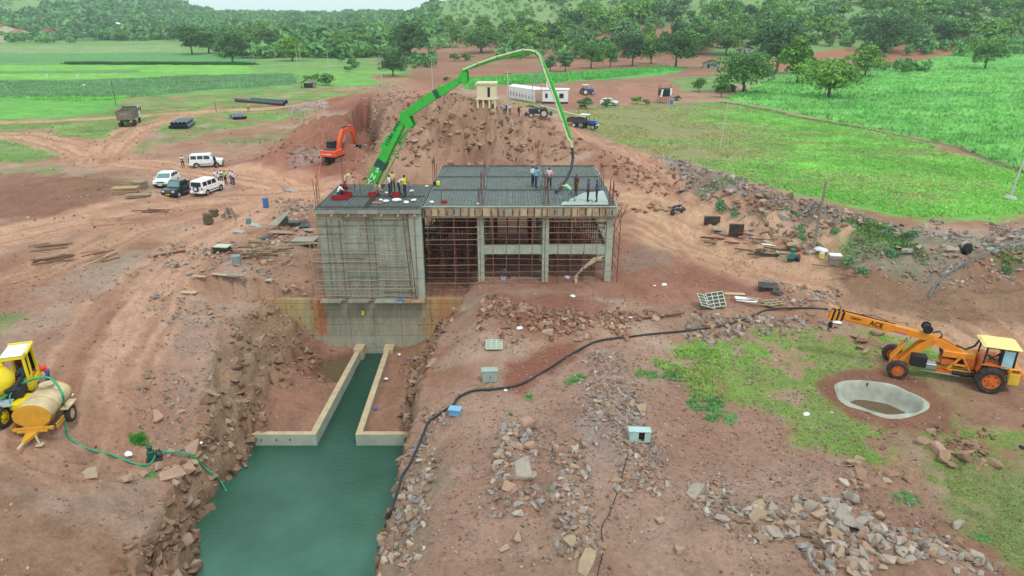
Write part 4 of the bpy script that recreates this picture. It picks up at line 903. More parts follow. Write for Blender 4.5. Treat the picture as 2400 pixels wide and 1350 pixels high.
BIG = [  # px, py, width px, stone, label
 (1375, 1325, 68, 0, 'large pale tan block with a flat top at the bottom edge, front and centre'),
 (1340, 1275, 40, 0, 'tall tan rock leaning just behind the large pale block at the bottom edge'),
 (1210, 1258, 42, 0, 'squarish tan rock, upper one of the pair left of the large pale block'),
 (1182, 1288, 34, 0, 'squarish tan rock with weeds at its foot, lower one of a pair'),
 (1588, 1290, 34, 0, 'lone upright wedge-shaped tan rock on bare soil near the bottom edge'),
 (1548, 1222, 28, 0, 'lone rounded tan boulder on bare soil left of the grey rock pile'),
 (2130, 1125, 36, 3, 'brown pointed rock lying on its own right of the dark rock hollow'),
 (1630, 1155, 52, 1, 'long pale flat rock above a loose string of stones'),
 (1695, 1220, 42, 1, 'grey slab at the left end of the long grey rock pile'),
 (1990, 1225, 60, 1, 'biggest grey rounded boulder at the right end of the grey rock pile'),
 (1990, 1180, 66, 1, 'long grey slab leaning at the top of the grey rock pile'),
 (2250, 1075, 56, 3, 'largest reddish brown rock of the pile below the concrete basin'),
 (2320, 1090, 50, 3, 'low brown slab at the right of the pile below the concrete basin'),
 (1445, 1130, 34, 0, 'long tan slab lying on the red soil below the grey cabinet'),
 (1235, 1000, 50, 2, 'long pink slab at the head of the narrow boulder row'),
 (1225, 1105, 60, 1, 'largest dark tan boulder in the narrow boulder row'),
 (1312, 1062, 36, 3, 'brown layered boulder left of the grey cabinet'),
 (1345, 1098, 30, 0, 'upright pale rock standing in the red bank below the grey cabinet'),
 (1405, 945, 28, 0, 'round pale rock beside the bright weed patch and black hose'),
 (208, 1117, 58, 0, 'large smooth grey-tan boulder below the green hose, left of two'),
 (292, 1128, 46, 0, 'angular tan boulder below the green hose, right of two'),
 (335, 1113, 34, 2, 'small flat slab just right of the two big boulders below the green hose'),
 (372, 982, 44, 2, 'long tan rock beside the small green weed on the left bank'),
 (424, 966, 28, 2, 'squarish pale rock above the left bank cliff'),
 (400, 1120, 66, 2, 'big pink slab at the cliff edge nearest the pump'),
 (435, 1100, 56, 2, 'pink block under the green hose at the cliff edge'),
 (450, 1055, 46, 2, 'pink rock with a white bag on it at the cliff edge'),
 (455, 1085, 40, 0, 'grey-topped rock the green hose lies on'),
 (492, 735, 20, 1, 'lone grey stone on the bare earth left of the retaining wall'),
 (2015, 800, 56, 3, 'big flat-topped brown rock in front of the crane front wheel'),
 (2050, 808, 40, 3, 'brown rock beside the flat-topped one near the crane wheel'),
 (2262, 578, 30, 1, 'pale round boulder beside an old tyre on the rubble bank'),
 (1345, 1240, 26, 2, 'pinkish stone beside the thin black cable in the foreground'),
 (2165, 1030, 26, 3, 'small square brown block left of the reddish rock pile'),
 (1505, 960, 34, 0, 'tan rock on the grey stony path above the grey cabinet'),
 (1480, 955, 26, 0, 'pale tan stone left of the tan rock on the grey stony path'),
 (130, 885 + 110, 17, 0, 'round tan stone wedging the tanker wheel'),
 (2245, 1235, 40, 1, 'pale grey slab at the top of the bottom right rubble heap'),
]
for px, py, w, mi, lb in BIG: rock(px, py, w, mi, lb)
def inpoly(P, n, r=random):
    xs = [p[0] for p in P]; ys = [p[1] for p in P]; out = []
    A = np.array(P, float)
    while len(out) < n:
        x, y = r.uniform(min(xs), max(xs)), r.uniform(min(ys), max(ys))
        if polyd(np.array([x]), np.array([y]), P)[0] > 0: out.append((x, y))
    return out
CL = [
 ([(1180, 1000), (1260, 1010), (1250, 1180), (1160, 1200), (1150, 1150)], 20, (18, 44), (1, 0, 2), 'tan and grey boulder in the narrow row climbing from the bottom of the frame', 'boulders in the narrow row, foreground centre'),
 ([(1290, 1040), (1360, 1060), (1400, 1320), (1330, 1330)], 16, (16, 34), (0, 2, 3), 'pinkish boulder in the stony strip running up from the large pale block', 'boulders in the stony strip'),
 ([(1690, 1190), (1850, 1180), (2000, 1150), (2040, 1240), (1840, 1270), (1700, 1250)], 24, (20, 54), (1, 1, 0), 'grey slab-like rock in the long grey rock pile, lower right', 'rocks of the long grey pile'),
 ([(1930, 1300), (2080, 1270), (2200, 1270), (2330, 1350), (1940, 1350)], 28, (20, 46), (1, 0, 1), 'grey and tan rock in the heap at the bottom right corner', 'rocks of the bottom right heap'),
 ([(1940, 1085), (2030, 1075), (2120, 1100), (2060, 1145), (1960, 1125)], 11, (26, 50), (3, 0, 3), 'brown block round the hollow in the grass, right foreground', 'brown blocks round the hollow'),
 ([(2150, 1035), (2290, 1030), (2310, 1090), (2230, 1100)], 11, (26, 48), (3, 2, 3), 'reddish brown block in the pile below the concrete basin', 'reddish blocks below the basin'),
 ([(1985, 790), (2060, 775), (2110, 810), (2060, 830), (2010, 825)], 6, (24, 40), (3, 3, 0), 'brown block in the cluster by the crane front wheel', 'brown blocks by the crane'),
 ([(360, 1050), (470, 1030), (490, 1090), (440, 1130), (370, 1140)], 8, (24, 46), (2, 2, 0), 'pink slab near the cliff edge beside the pump', 'pink slabs at the cliff edge'),
 ([(1150, 740), (1240, 745), (1400, 750), (1490, 770), (1380, 800), (1200, 790)], 26, (14, 30), (2, 3, 0), 'reddish rock in the band below the open bays of the building', 'red rocks below the building'),
 ([(1550, 395), (1700, 430), (1850, 470), (2000, 500), (2250, 540), (2390, 530), (2390, 600), (2200, 610), (2000, 580), (1800, 530), (1620, 480)], 62, (14, 30), (1, 1, 0, 3), 'grey broken rock on the long rubble bank beside the green field', 'rocks of the rubble bank'),
 ([(1750, 545), (1850, 545), (1960, 590), (1880, 620), (1760, 590)], 16, (24, 46), (0, 3, 0), 'tan quarried block in the heap by the weathered pole', 'tan blocks by the weathered pole'),
 ([(1430, 478), (1590, 478), (1600, 500), (1440, 505)], 14, (14, 26), (2, 3), 'brown rock in the line at the foot of the heap right of the slab', 'brown rocks at the foot of the heap'),
 ([(960, 270), (1150, 280), (1300, 345), (1400, 400), (1330, 395), (1010, 388), (930, 400), (940, 330)], 44, (12, 26), (2, 3, 2), 'brown rock on the face of the spoil heap behind the slab', 'rocks on the spoil heap'),
 ([(375, 610), (560, 590), (640, 560), (700, 500), (735, 480), (730, 560), (560, 650), (400, 640)], 26, (12, 24), (1, 2, 0), 'pale broken rock in the debris left of the building', 'rocks in the debris left of the building'),
]
for P, n, (a, b_), ms, lb, gr in CL:
    for (x, y) in inpoly(P, n):
        rock(x, y, a + (b_ - a) * random.random() ** 1.6, random.choice(ms), lb, gr, auto=True)

# ---- rubble and stones too many to count
TPL = []
for i in range(14):
    bm = hull(500 + i, 10 + i % 3, (.8, .55, .35)[i % 3]); bm.verts.ensure_lookup_table()
    TPL.append((np.array([v.co[:] for v in bm.verts]), np.array([[v.index for v in f.verts] for f in bm.faces]))); bm.free()
def rand_rot(n):
    q = rng.normal(size=(n, 4)); q[:, 1:3] *= .35; q /= np.linalg.norm(q, axis=1)[:, None]; w, x, y, z = q.T
    return np.stack([1 - 2 * (y * y + z * z), 2 * (x * y - z * w), 2 * (x * z + y * w), 2 * (x * y + z * w), 1 - 2 * (x * x + z * z), 2 * (y * z - x * w), 2 * (x * z - y * w), 2 * (y * z + x * w), 1 - 2 * (x * x + y * y)], 1).reshape(n, 3, 3)
def stamp(name, X, Y, S, cols, material, label, lift=.08, sq=(.6, 1.05), zadd=None):
    """merge many small stones into one mesh"""
    VV, FF, CC = [], [], []; n0 = 0; Z = land(X, Y) + (zadd if zadd is not None else 0); K = rng.integers(0, len(TPL), len(X)); RM = rand_rot(len(X))
    for k, (tv, tf) in enumerate(TPL):
        id_ = np.where(K == k)[0]; m_ = len(id_)
        if not m_: continue
        s3 = S[id_][:, None] * np.stack([np.ones(m_), rng.uniform(.7, 1.1, m_), rng.uniform(*sq, m_)], 1)
        v = np.einsum('nij,nkj->nki', RM[id_], tv[None] * s3[:, None, :])
        v += np.stack([X[id_], Y[id_], Z[id_] + S[id_] * lift], 1)[:, None, :]
        VV.append(v.reshape(-1, 3)); nv = len(tv)
        FF.append((tf[None] + (n0 + np.arange(m_) * nv)[:, None, None]).reshape(-1, 3)); n0 += m_ * nv
        CC.append(np.repeat(cols[id_], nv, 0))
    me = npmesh(name, np.concatenate(VV), np.concatenate(FF), material, np.concatenate(CC))
    o = link(name, me); tag(o, label, kind='stuff'); return o
M_stone = mat('loose_stone', (160, 140, 120), .95, var=.18, scale=6, bump=.2, attr=True, coords='Object')
PAL = np.array([lin(c) * .70 for c in ((180, 152, 128), (170, 154, 142), (180, 146, 124), (158, 126, 102), (168, 122, 98), (198, 182, 168), (150, 112, 88), (166, 158, 152))])
def scat(P, n, smin, smax, pw=2.2, pal=None, clump=0.0, cs=2.0, z=0, world=False, edge=None):
    Pw = P if world else P2(P, z); A = np.array(Pw); X = []; Y = []; tot = 0
    if smax > .22: n = int(n * .66); smin *= .55; smax *= 1.35; pw += 1.3
    while tot < n:
        x = rng.uniform(A[:, 0].min(), A[:, 0].max(), n); y = rng.uniform(A[:, 1].min(), A[:, 1].max(), n)
        wx = fbm(x / 1.6, y / 1.6, 311, 3); dd = polyd(x, y, Pw); ed = edge if edge else .12 * math.sqrt(max(1e-3, (A[:, 0].max() - A[:, 0].min()) * (A[:, 1].max() - A[:, 1].min())))
        k = ss(-ed * .7, ed, dd + wx * ed * 1.6) > rng.random(n)
        # keep the density per picture area even-ish
        k &= rng.random(n) < (A[:, 1].min() / y) ** 1.0
        if clump: k &= fbm(x / cs, y / cs, 300, 3) > (rng.random(n) * 2 - 1) * .35 + clump - .25
        k &= ~((y < YW) & (x > -14.9) & (x < -5.6) & (y < YC + .6)) & (bowl_d(x, y) > 1.3)
        k &= ~((x > BX0 - .2) & (x < 7.8) & (y > 46) & (y < 61.4)) & ~((x > -12.2) & (x < -8.3) & (y > YC - .2) & (y < YW))
        X.append(x[k]); Y.append(y[k]); tot += k.sum()
    X = np.concatenate(X)[:n]; Y = np.concatenate(Y)[:n]
    S = smin + (smax - smin) * rng.random(n) ** pw * 1.0
    pi = rng.choice(pal if pal is not None else len(PAL), n); C = PAL[pi] * rng.uniform(.68, 1.2, n)[:, None]
    return X, Y, S, C
def merge(name, lst, label, **k):
    X, Y, S, C = [np.concatenate([l[i] for l in lst]) for i in range(4)]
    return stamp(name, X, Y, S, C, M_stone, label, **k)
grey_ = [0, 1, 5, 7, 2, 3]; brown_ = [0, 3, 4, 6, 2, 4]; 
bank = [(1530, 380), (1700, 414), (1850, 454), (1980, 490), (2130, 515), (2290, 527), (2460, 500), (2460, 630), (2250, 640), (2050, 600), (1900, 565), (1720, 515), (1600, 475)]
merge('rubble', [scat(bank, 12500, .10, .55, 1.8, [1, 7, 5, 1, 7, 0], z=1), scat([(1700, 500), (1860, 500), (2000, 560), (1960, 620), (1800, 590)], 700, .15, .9, 1.8, [0, 3, 2, 0], z=.6),
                 scat([(2180, 690), (2400, 670), (2400, 720), (2200, 725)], 500, .1, .4, 2, grey_), scat([(1990, 650), (2250, 690), (2200, 720), (2020, 690)], 500, .08, .3, 2, grey_)],
      'grey broken stone covering the long bank beside the green field')
merge('rubble', [scat([(880, 250), (1000, 245), (1150, 262), (1260, 320), (1420, 420), (1400, 400), (990, 400), (880, 420), (868, 330)], 6800, .10, .7, 2.0, brown_, z=1.5),
                 scat([(870, 240), (950, 220), (960, 400), (870, 420)], 2600, .12, .55, 1.8, [0, 2, 1, 5, 3], z=1),
                 scat([(1300, 370), (1440, 440), (1620, 470), (1640, 500), (1430, 505), (1400, 430)], 900, .1, .6, 2.2, brown_),
                 scat([(1060, 225), (1110, 225), (1120, 262), (1040, 240)], 260, .2, .8, 2, [0, 3, 2], z=2)],
      'brown broken rock over the spoil heap behind the slab')
merge('rubble', [scat([(370, 590), (560, 575), (640, 545), (730, 480), (738, 660), (620, 690), (480, 640), (380, 640)], 2200, .05, .45, 2.2, grey_),
                 scat([(340, 690), (440, 680), (600, 700), (640, 740), (520, 740), (360, 740)], 900, .04, .3, 2.2, grey_),
                 scat([(640, 470), (735, 460), (740, 500), (640, 530)], 500, .1, .5, 2, grey_),
                 scat([(585, 385), (660, 345), (740, 375), (740, 410), (640, 400)], 900, .1, .5, 2, brown_), scat([(662, 250), (760, 246), (770, 275), (690, 280)], 1300, .1, .4, 2, [1, 5, 7, 2], z=1),
                 scat([(685, 378), (750, 380), (750, 408), (690, 408)], 500, .08, .3, 2, [1, 2, 7]),
                 scat([(840, 205), (930, 195), (940, 225), (850, 235)], 500, .15, .6, 2, [1, 2, 5])],
      'pale stones and debris strewn left of the building')
merge('rubble', [scat([(1130, 700), (1250, 720), (1500, 745), (1640, 740), (1500, 790), (1340, 810), (1180, 800), (1120, 750)], 2600, .05, .5, 2.2, brown_),
                 scat([(1180, 990), (1270, 1000), (1260, 1200), (1150, 1230)], 1100, .04, .4, 2, grey_), scat([(1290, 1040), (1370, 1050), (1420, 1345), (1310, 1345)], 1400, .04, .35, 2, grey_),
                 scat([(1380, 820), (1450, 850), (1500, 960), (1540, 1080), (1440, 1110), (1360, 960)], 2600, .03, .3, 2.2, grey_), scat([(1440, 1060), (1560, 1060), (1540, 1180), (1430, 1180)], 700, .04, .3, 2.2, grey_),
                 scat([(1690, 1190), (1850, 1170), (2020, 1130), (2060, 1250), (1840, 1290), (1700, 1260)], 650, .05, .45, 2, grey_), scat([(1900, 1290), (2090, 1255), (2230, 1265), (2380, 1360), (1900, 1380)], 1500, .04, .5, 2, grey_),
                 scat([(1600, 740), (1900, 740), (1960, 770), (1700, 810), (1600, 790)], 1300, .05, .45, 2.2, grey_), scat([(1800, 655), (1960, 690), (1960, 740), (1840, 720)], 700, .05, .4, 2.2, grey_),
                 scat([(1600, 1130), (1720, 1140), (1740, 1230), (1640, 1220)], 350, .05, .35, 2, grey_), scat([(2180, 1000), (2330, 1010), (2320, 1110), (2160, 1080)], 350, .05, .4, 2, brown_)],
      'loose stones in heaps and strips over the right foreground')
merge('rubble', [scat([(470, 1110), (600, 1020), (625, 900), (560, 850), (520, 980), (430, 1100)], 700, .05, .4, 2, [0, 3, 3, 6], z=-1.5),
                 scat([(620, 730), (700, 760), (840, 830), (760, 850), (640, 860), (590, 850)], 900, .05, .35, 2, brown_, z=-3.5),
                 scat([(930, 830), (1090, 730), (1010, 930), (960, 960), (950, 860)], 900, .06, .4, 2, brown_, z=-3.5),
                 scat([(980, 960), (1040, 980), (1010, 1200), (950, 1340), (900, 1400), (930, 1150)], 1000, .05, .4, 2, grey_, z=-1),
                 scat([(330, 900), (480, 860), (540, 980), (420, 1050), (330, 1010)], 900, .04, .3, 2.2, grey_, z=-1.5),
                 scat([(400, 1160), (520, 1120), (480, 1300), (400, 1400), (350, 1280)], 700, .08, .6, 2, [0, 3, 6, 3], z=-3)],
      'broken rock on the sides of the canal cut')
# stray stones everywhere near
n_ = 20000
merge('loose_stones', [scat([(-100, 560), (1100, 700), (1700, 560), (2450, 720), (2450, 1400), (-200, 1400)], n_, .02, .20, 3.2, clump=.22, cs=1.8),
                       scat([(1020, 760), (1900, 800), (2300, 1350), (1000, 1350)], 12000, .02, .16, 3.0, clump=.15, cs=1.2),
                       scat([(-100, 300), (740, 300), (740, 560), (-100, 700)], 5000, .05, .3, 3.0, clump=.3, cs=4)],
      'small stray stones lying on the bare earth', lift=.12)
# ledges of rock sticking out of the cliffs
def ledges(name, pts, n, lab):
    X = []; Y = []; S = []; Z = []
    for i in range(n):
        t = random.random() * (len(pts) - 1); k = int(t); f = t - k; a, b_ = pts[k], pts[min(k + 1, len(pts) - 1)]
        q = random.random() ** 1.2
        x = (a[0] * (1 - f) + b_[0] * f) * (1 - q) + (a[2] * (1 - f) + b_[2] * f) * q; y = a[1] * (1 - f) + b_[1] * f
        X.append(x + random.uniform(-.2, .2)); Y.append(y); S.append(random.uniform(.2, 1.1) ** 1.5)
    X, Y, S = map(np.array, (X, Y, S)); C = PAL[rng.choice([0, 3, 3, 6], n)] * rng.uniform(.8, 1.1, n)[:, None]
    stamp(name, X, Y, S, C, M_stone, lab, lift=.0, sq=(.28, .5))
yl_ = np.arange(20, 46, 1.0); tl = canal_profile(yl_)
ledges('rock_ledges', [(tl[0][i] - .1, yl_[i], tl[1][i] + .1) for i in range(len(yl_))], 420, 'ledges of brown rock sticking out of the left cliff of the canal')
ledges('rock_ledges', [(tl[3][i], yl_[i], tl[4][i]) for i in range(len(yl_))], 260, 'ledges of rock on the right cliff of the canal')

# ================================================================ grass and crops
def tufts(name, X, Y, h, w, cols, label, nb=4, lean=.35):
    n = len(X); Z = land(X, Y); a = rng.uniform(0, 6.28, (n, nb)); ln = rng.uniform(.1, 1, (n, nb)) * lean * h[:, None]
    ba = np.stack([X[:, None] + np.cos(a) * w * .7, Y[:, None] + np.sin(a) * w * .7, np.repeat(Z[:, None], nb, 1) - .02], 2)
    pr = np.stack([-np.sin(a), np.cos(a), np.zeros_like(a)], 2) * w * .5
    hh = h[:, None] * rng.uniform(.6, 1.1, (n, nb)); tip = ba + np.stack([np.cos(a) * ln, np.sin(a) * ln, hh], 2)
    V = np.stack([ba - pr, ba + pr, tip], 2).reshape(-1, 3); F_ = np.arange(n * nb * 3).reshape(-1, 3)
    me = npmesh(name, V, F_, M_leafblade, np.repeat(cols, nb * 3, 0)); o = link(name, me); tag(o, label, kind='stuff'); return o
M_leafblade = mat('grass_blade', (100, 170, 70), .8, var=.15, scale=2, attr=True)
def green_pts(P, n, z=0, thr=1.06):
    Pw = P2(P, z); A = np.array(Pw); x = rng.uniform(A[:, 0].min(), A[:, 0].max(), n * 3); y = rng.uniform(A[:, 1].min(), A[:, 1].max(), n * 3)
    k = (polyd(x, y, Pw) > 0) & (rng.random(n * 3) < (A[:, 1].min() / y)); x, y = x[k], y[k]; c = ground_colour(x, y, land(x, y)); g = c[:, 1] > c[:, 0] * thr
    return x[g], y[g], c[g]
def gt(name, P, n, h, w, label, nb=4, z=0, thr=1.06, mul=1.35, lean=.35):
    x, y, c = green_pts(P, n, z, thr); m_ = len(x)
    if m_ == 0: return
    cc = c * rng.uniform(.74, 1.24, m_)[:, None] * mul * np.array([1.0, 1.0, .95])
    tufts(name, x, y, rng.uniform(.6, 1.2, m_) * h, w, cc, label, nb, lean)
gt('tall_grass', [(1690, 232), (1780, 195), (1870, 172), (2000, 178), (2130, 150), (2460, 122), (2460, 428), (2250, 345), (2060, 305), (1880, 268)], 42000, .75, .26, 'tall bright green grass crop in the field at right', 4, mul=1.4)
gt('seedlings', [(1150, 245), (1400, 250), (1700, 238), (2060, 306), (2460, 420), (2460, 500), (2130, 512), (1850, 450), (1540, 372), (1270, 282)], 26000, .24, .2, 'low green seedlings in the field above the rubble bank', 3, thr=.98, mul=1.55)
0 and gt('crop', [(-100, 100), (420, 92), (960, 150), (950, 200), (720, 208), (560, 218), (270, 235), (250, 268), (-100, 300)], 22000, .6, .3, 'green crops in strips on the plain at left', 3)
gt('crop', [(-100, 192), (200, 189), (440, 179), (690, 174), (696, 198), (560, 206), (440, 212), (270, 230), (170, 236), (-100, 222)], 15000, .5, .22, 'grey-green crop in the broad strip at left', 4, mul=1.75, lean=.5)
gt('crop', [(1085, 186), (1560, 158), (1608, 165), (1300, 196), (1090, 212)], 6000, .9, .35, 'strip of bright crop beyond the site office', 3)
gt('grass', [(1480, 770), (2480, 770), (2480, 1350), (2280, 1350), (1500, 1080)], 56000, .08, .032, 'short patchy grass round the crane', 4, lean=.8)
gt('weeds', [(1100, 820), (1700, 820), (1700, 1350), (1100, 1350)], 14000, .16, .05, 'bright weeds in patches on the foreground soil', 5, lean=.8)
gt('weeds', [(1620, 480), (2400, 560), (2400, 700), (1950, 680)], 12000, .25, .1, 'weeds between the rubble bank and the haul road', 4, z=0, lean=.7)
gt('grass', [(-100, 300), (870, 210), (870, 330), (600, 500), (-100, 800)], 30000, .16, .12, 'thin grass on the bare ground at left', 3, lean=.7)
x = rng.normal(0, .22, 260) + PZ(315, 985, -1.2)[0]; y = rng.normal(0, .2, 260) + PZ(315, 985, -1.2)[1]
tufts('weeds', x, y, np.full(260, .16), .05, np.tile(lin((70, 150, 56)), (260, 1)), 'small green weed patch on the left bank', 5, .8)
# leafy weeds growing out of the rubble bank
def bush(px, py, w, col, label, group=None, name='bush', hf=.8):
    g = G(px, py); r_ = w * depth_at(g) / FPX / 2; n = 160; d = rng.normal(size=(n, 3)); d /= np.linalg.norm(d, axis=1)[:, None]; d[:, 2] = np.abs(d[:, 2])
    p = d * (rng.random(n)[:, None] ** .4) * np.array([r_, r_, r_ * hf * 1.6]); s_ = r_ * .22
    a = rng.normal(size=(n, 3)); a /= np.linalg.norm(a, axis=1)[:, None]; b = np.cross(a, rng.normal(size=(n, 3))); b /= np.linalg.norm(b, axis=1)[:, None]
    V = np.stack([p - a * s_, p + b * s_ * .5, p + a * s_, p - b * s_ * .5], 1).reshape(-1, 3); F_ = np.arange(n * 4).reshape(-1, 4)
    me = npmesh(name, V, F_, M_leafblade, np.repeat(lin(col)[None] * rng.uniform(.6, 1.3, n)[:, None], 4, 0))
    o = link(name, me, loc=(g.x, g.y, land1(g.x, g.y) - .05)); tag(o, label, 'bush', group)
    return o
for px, py, w in ((1688, 478, 22), (1690, 492, 30), (1722, 505, 22), (1838, 500, 26), (1864, 505, 18), (1872, 545, 30), (1880, 562, 26), (1958, 545, 26), (2085, 555, 26), (2140, 552, 26), (2085, 600, 30), (1990, 620, 34), (2020, 640, 30), (2360, 640, 28)):
    bush(px, py, w, (96, 150, 100), 'small grey-green bush rooted in the rubble bank', 'bushes on the rubble bank')
# ================================================================ trees
def leaf_material(name, c1, c2):
    m = bpy.data.materials.new(name); m.use_nodes = True; nt = m.node_tree; N, L = nt.nodes, nt.links
    b = N['Principled BSDF']; b.inputs['Roughness'].default_value = .75; b.inputs['Specular IOR Level'].default_value = .2
    at = N.new('ShaderNodeAttribute'); at.attribute_name = 'Col'; oi = N.new('ShaderNodeObjectInfo')
    mx_ = N.new('ShaderNodeMix'); mx_.data_type = 'RGBA'; L.new(oi.outputs['Random'], mx_.inputs[0]); mx_.inputs[6].default_value = (*lin(c1), 1); mx_.inputs[7].default_value = (*lin(c2), 1)
    vm = N.new('ShaderNodeVectorMath'); vm.operation = 'MULTIPLY'; L.new(mx_.outputs[2], vm.inputs[0]); L.new(at.outputs['Color'], vm.inputs[1]); L.new(vm.outputs[0], b.inputs['Base Color'])
    return m
M_bark = mat('bark', (112, 98, 84), .95, var=.25, scale=4)
ML = {'dark': leaf_material('leaves_dark', (62, 98, 60), (78, 112, 58)), 'mid': leaf_material('leaves_mid', (80, 126, 62), (98, 138, 66)), 'light': leaf_material('leaves_light', (92, 144, 60), (114, 156, 64)), 'grey': leaf_material('leaves_grey', (88, 128, 92), (100, 140, 88))}
CR = {}
def crown_mesh(shape, kind, seed, n):
    """unit tree: height 1, leaves only; many leaf clumps scattered through lumpy boughs"""
    r = np.random.default_rng(seed)
    if shape == 'round': nb, cz, sx, sz = 28, .50, .47, .44
    elif shape == 'wide': nb, cz, sx, sz = 36, .50, .64, .42
    elif shape == 'tall': nb, cz, sx, sz = 22, .52, .30, .46
    else: nb, cz, sx, sz = 16, .40, .48, .42           # bush
    d = r.normal(size=(nb, 3)); d /= np.linalg.norm(d, axis=1)[:, None]; q = r.random(nb)[:, None] ** .45
    C = d * q * np.array([sx, sx, sz]) * .78; C[:, 2] += cz; br = r.uniform(.11, .20, nb) * (1.15 if shape == 'wide' else 1) * (sx / .42) ** .5
    k = r.integers(0, nb, n); e = r.normal(size=(n, 3)); e /= np.linalg.norm(e, axis=1)[:, None]; e[:, 2] = np.where(e[:, 2] < -.3, -e[:, 2] * .5, e[:, 2])
    p = C[k] + e * (br[k] * (.72 + .34 * r.random(n)))[:, None] * np.array([1.1, 1.1, .85])
    s_ = r.uniform(.020, .038, n) * (900 / n) ** .4 * 1.7
    nrm = e + r.normal(size=(n, 3)) * .55; nrm /= np.linalg.norm(nrm, axis=1)[:, None]
    a = np.cross(nrm, r.normal(size=(n, 3))); a /= np.linalg.norm(a, axis=1)[:, None]; b = np.cross(nrm, a)
    V = np.stack([p - a * s_[:, None], p - b * s_[:, None] * .7, p + a * s_[:, None], p + b * s_[:, None] * .7], 1).reshape(-1, 3)
    cb = r.uniform(.72, 1.28, nb)[k] * r.uniform(.75, 1.25, n)
    col = np.stack([cb * r.uniform(.92, 1.12, n), cb, cb * r.uniform(.85, 1.05, n)], 1)
    return npmesh('crown', V, np.arange(n * 4).reshape(-1, 4), ML[kind], np.repeat(col, 4, 0)), C, br
def trunk_mesh(shape, seed, C):
    r = random.Random(seed); b = MB().m(M_bark); h = {'round': .34, 'wide': .30, 'tall': .40, 'bush': .2}[shape]; t = {'round': .022, 'wide': .03, 'tall': .016, 'bush': .012}[shape]
    b.tube([(0, 0, -.03), (r.uniform(-.02, .02), r.uniform(-.02, .02), h * .5), (r.uniform(-.03, .03), r.uniform(-.03, .03), h)], [t * 1.3, t, t * .7], 7)
    for c in list(C)[:9]:
        b.tube([(0, 0, h * r.uniform(.45, .95)), (c[0] * .5, c[1] * .5, (h + c[2]) * .5), (c[0] * .9, c[1] * .9, c[2])], [t * .55, t * .38, t * .15], 5)
    return b.mesh('trunk', True)
def tree_kit(shape, kind, var, n):
    key = (shape, kind, var, n)
    if key not in CR:
        cm, C, br = crown_mesh(shape, kind, 1000 + var * 7 + len(shape), n); CR[key] = (cm, trunk_mesh(shape, var, C))
    return CR[key]
tree_n = [0]
def tree(x, y, h, shape='round', kind='mid', label=None, group=None, wf=1.0, n=900, name='tree', z=None, cat='tree'):
    z = land1(x, y) if z is None else z; tree_n[0] += 1
    t = thing(name, label, cat, (x, y, z), random.uniform(0, 6.28), group); cm, tm = tree_kit(shape, kind, tree_n[0] % 4, n)
    t.scale = (h * wf, h * wf, h)
    link('crown', cm, t); link('trunk', tm, t); return t
def tree_px(px, py, hpx, shape, kind, label, wf=1.0, n=2600, group=None, name='tree', cat='tree'):
    g = G(px, py); return tree(g.x, g.y, hpx * depth_at(g) / FPX * 1.04, shape, kind, label, group, wf, n, name, g.z, cat)
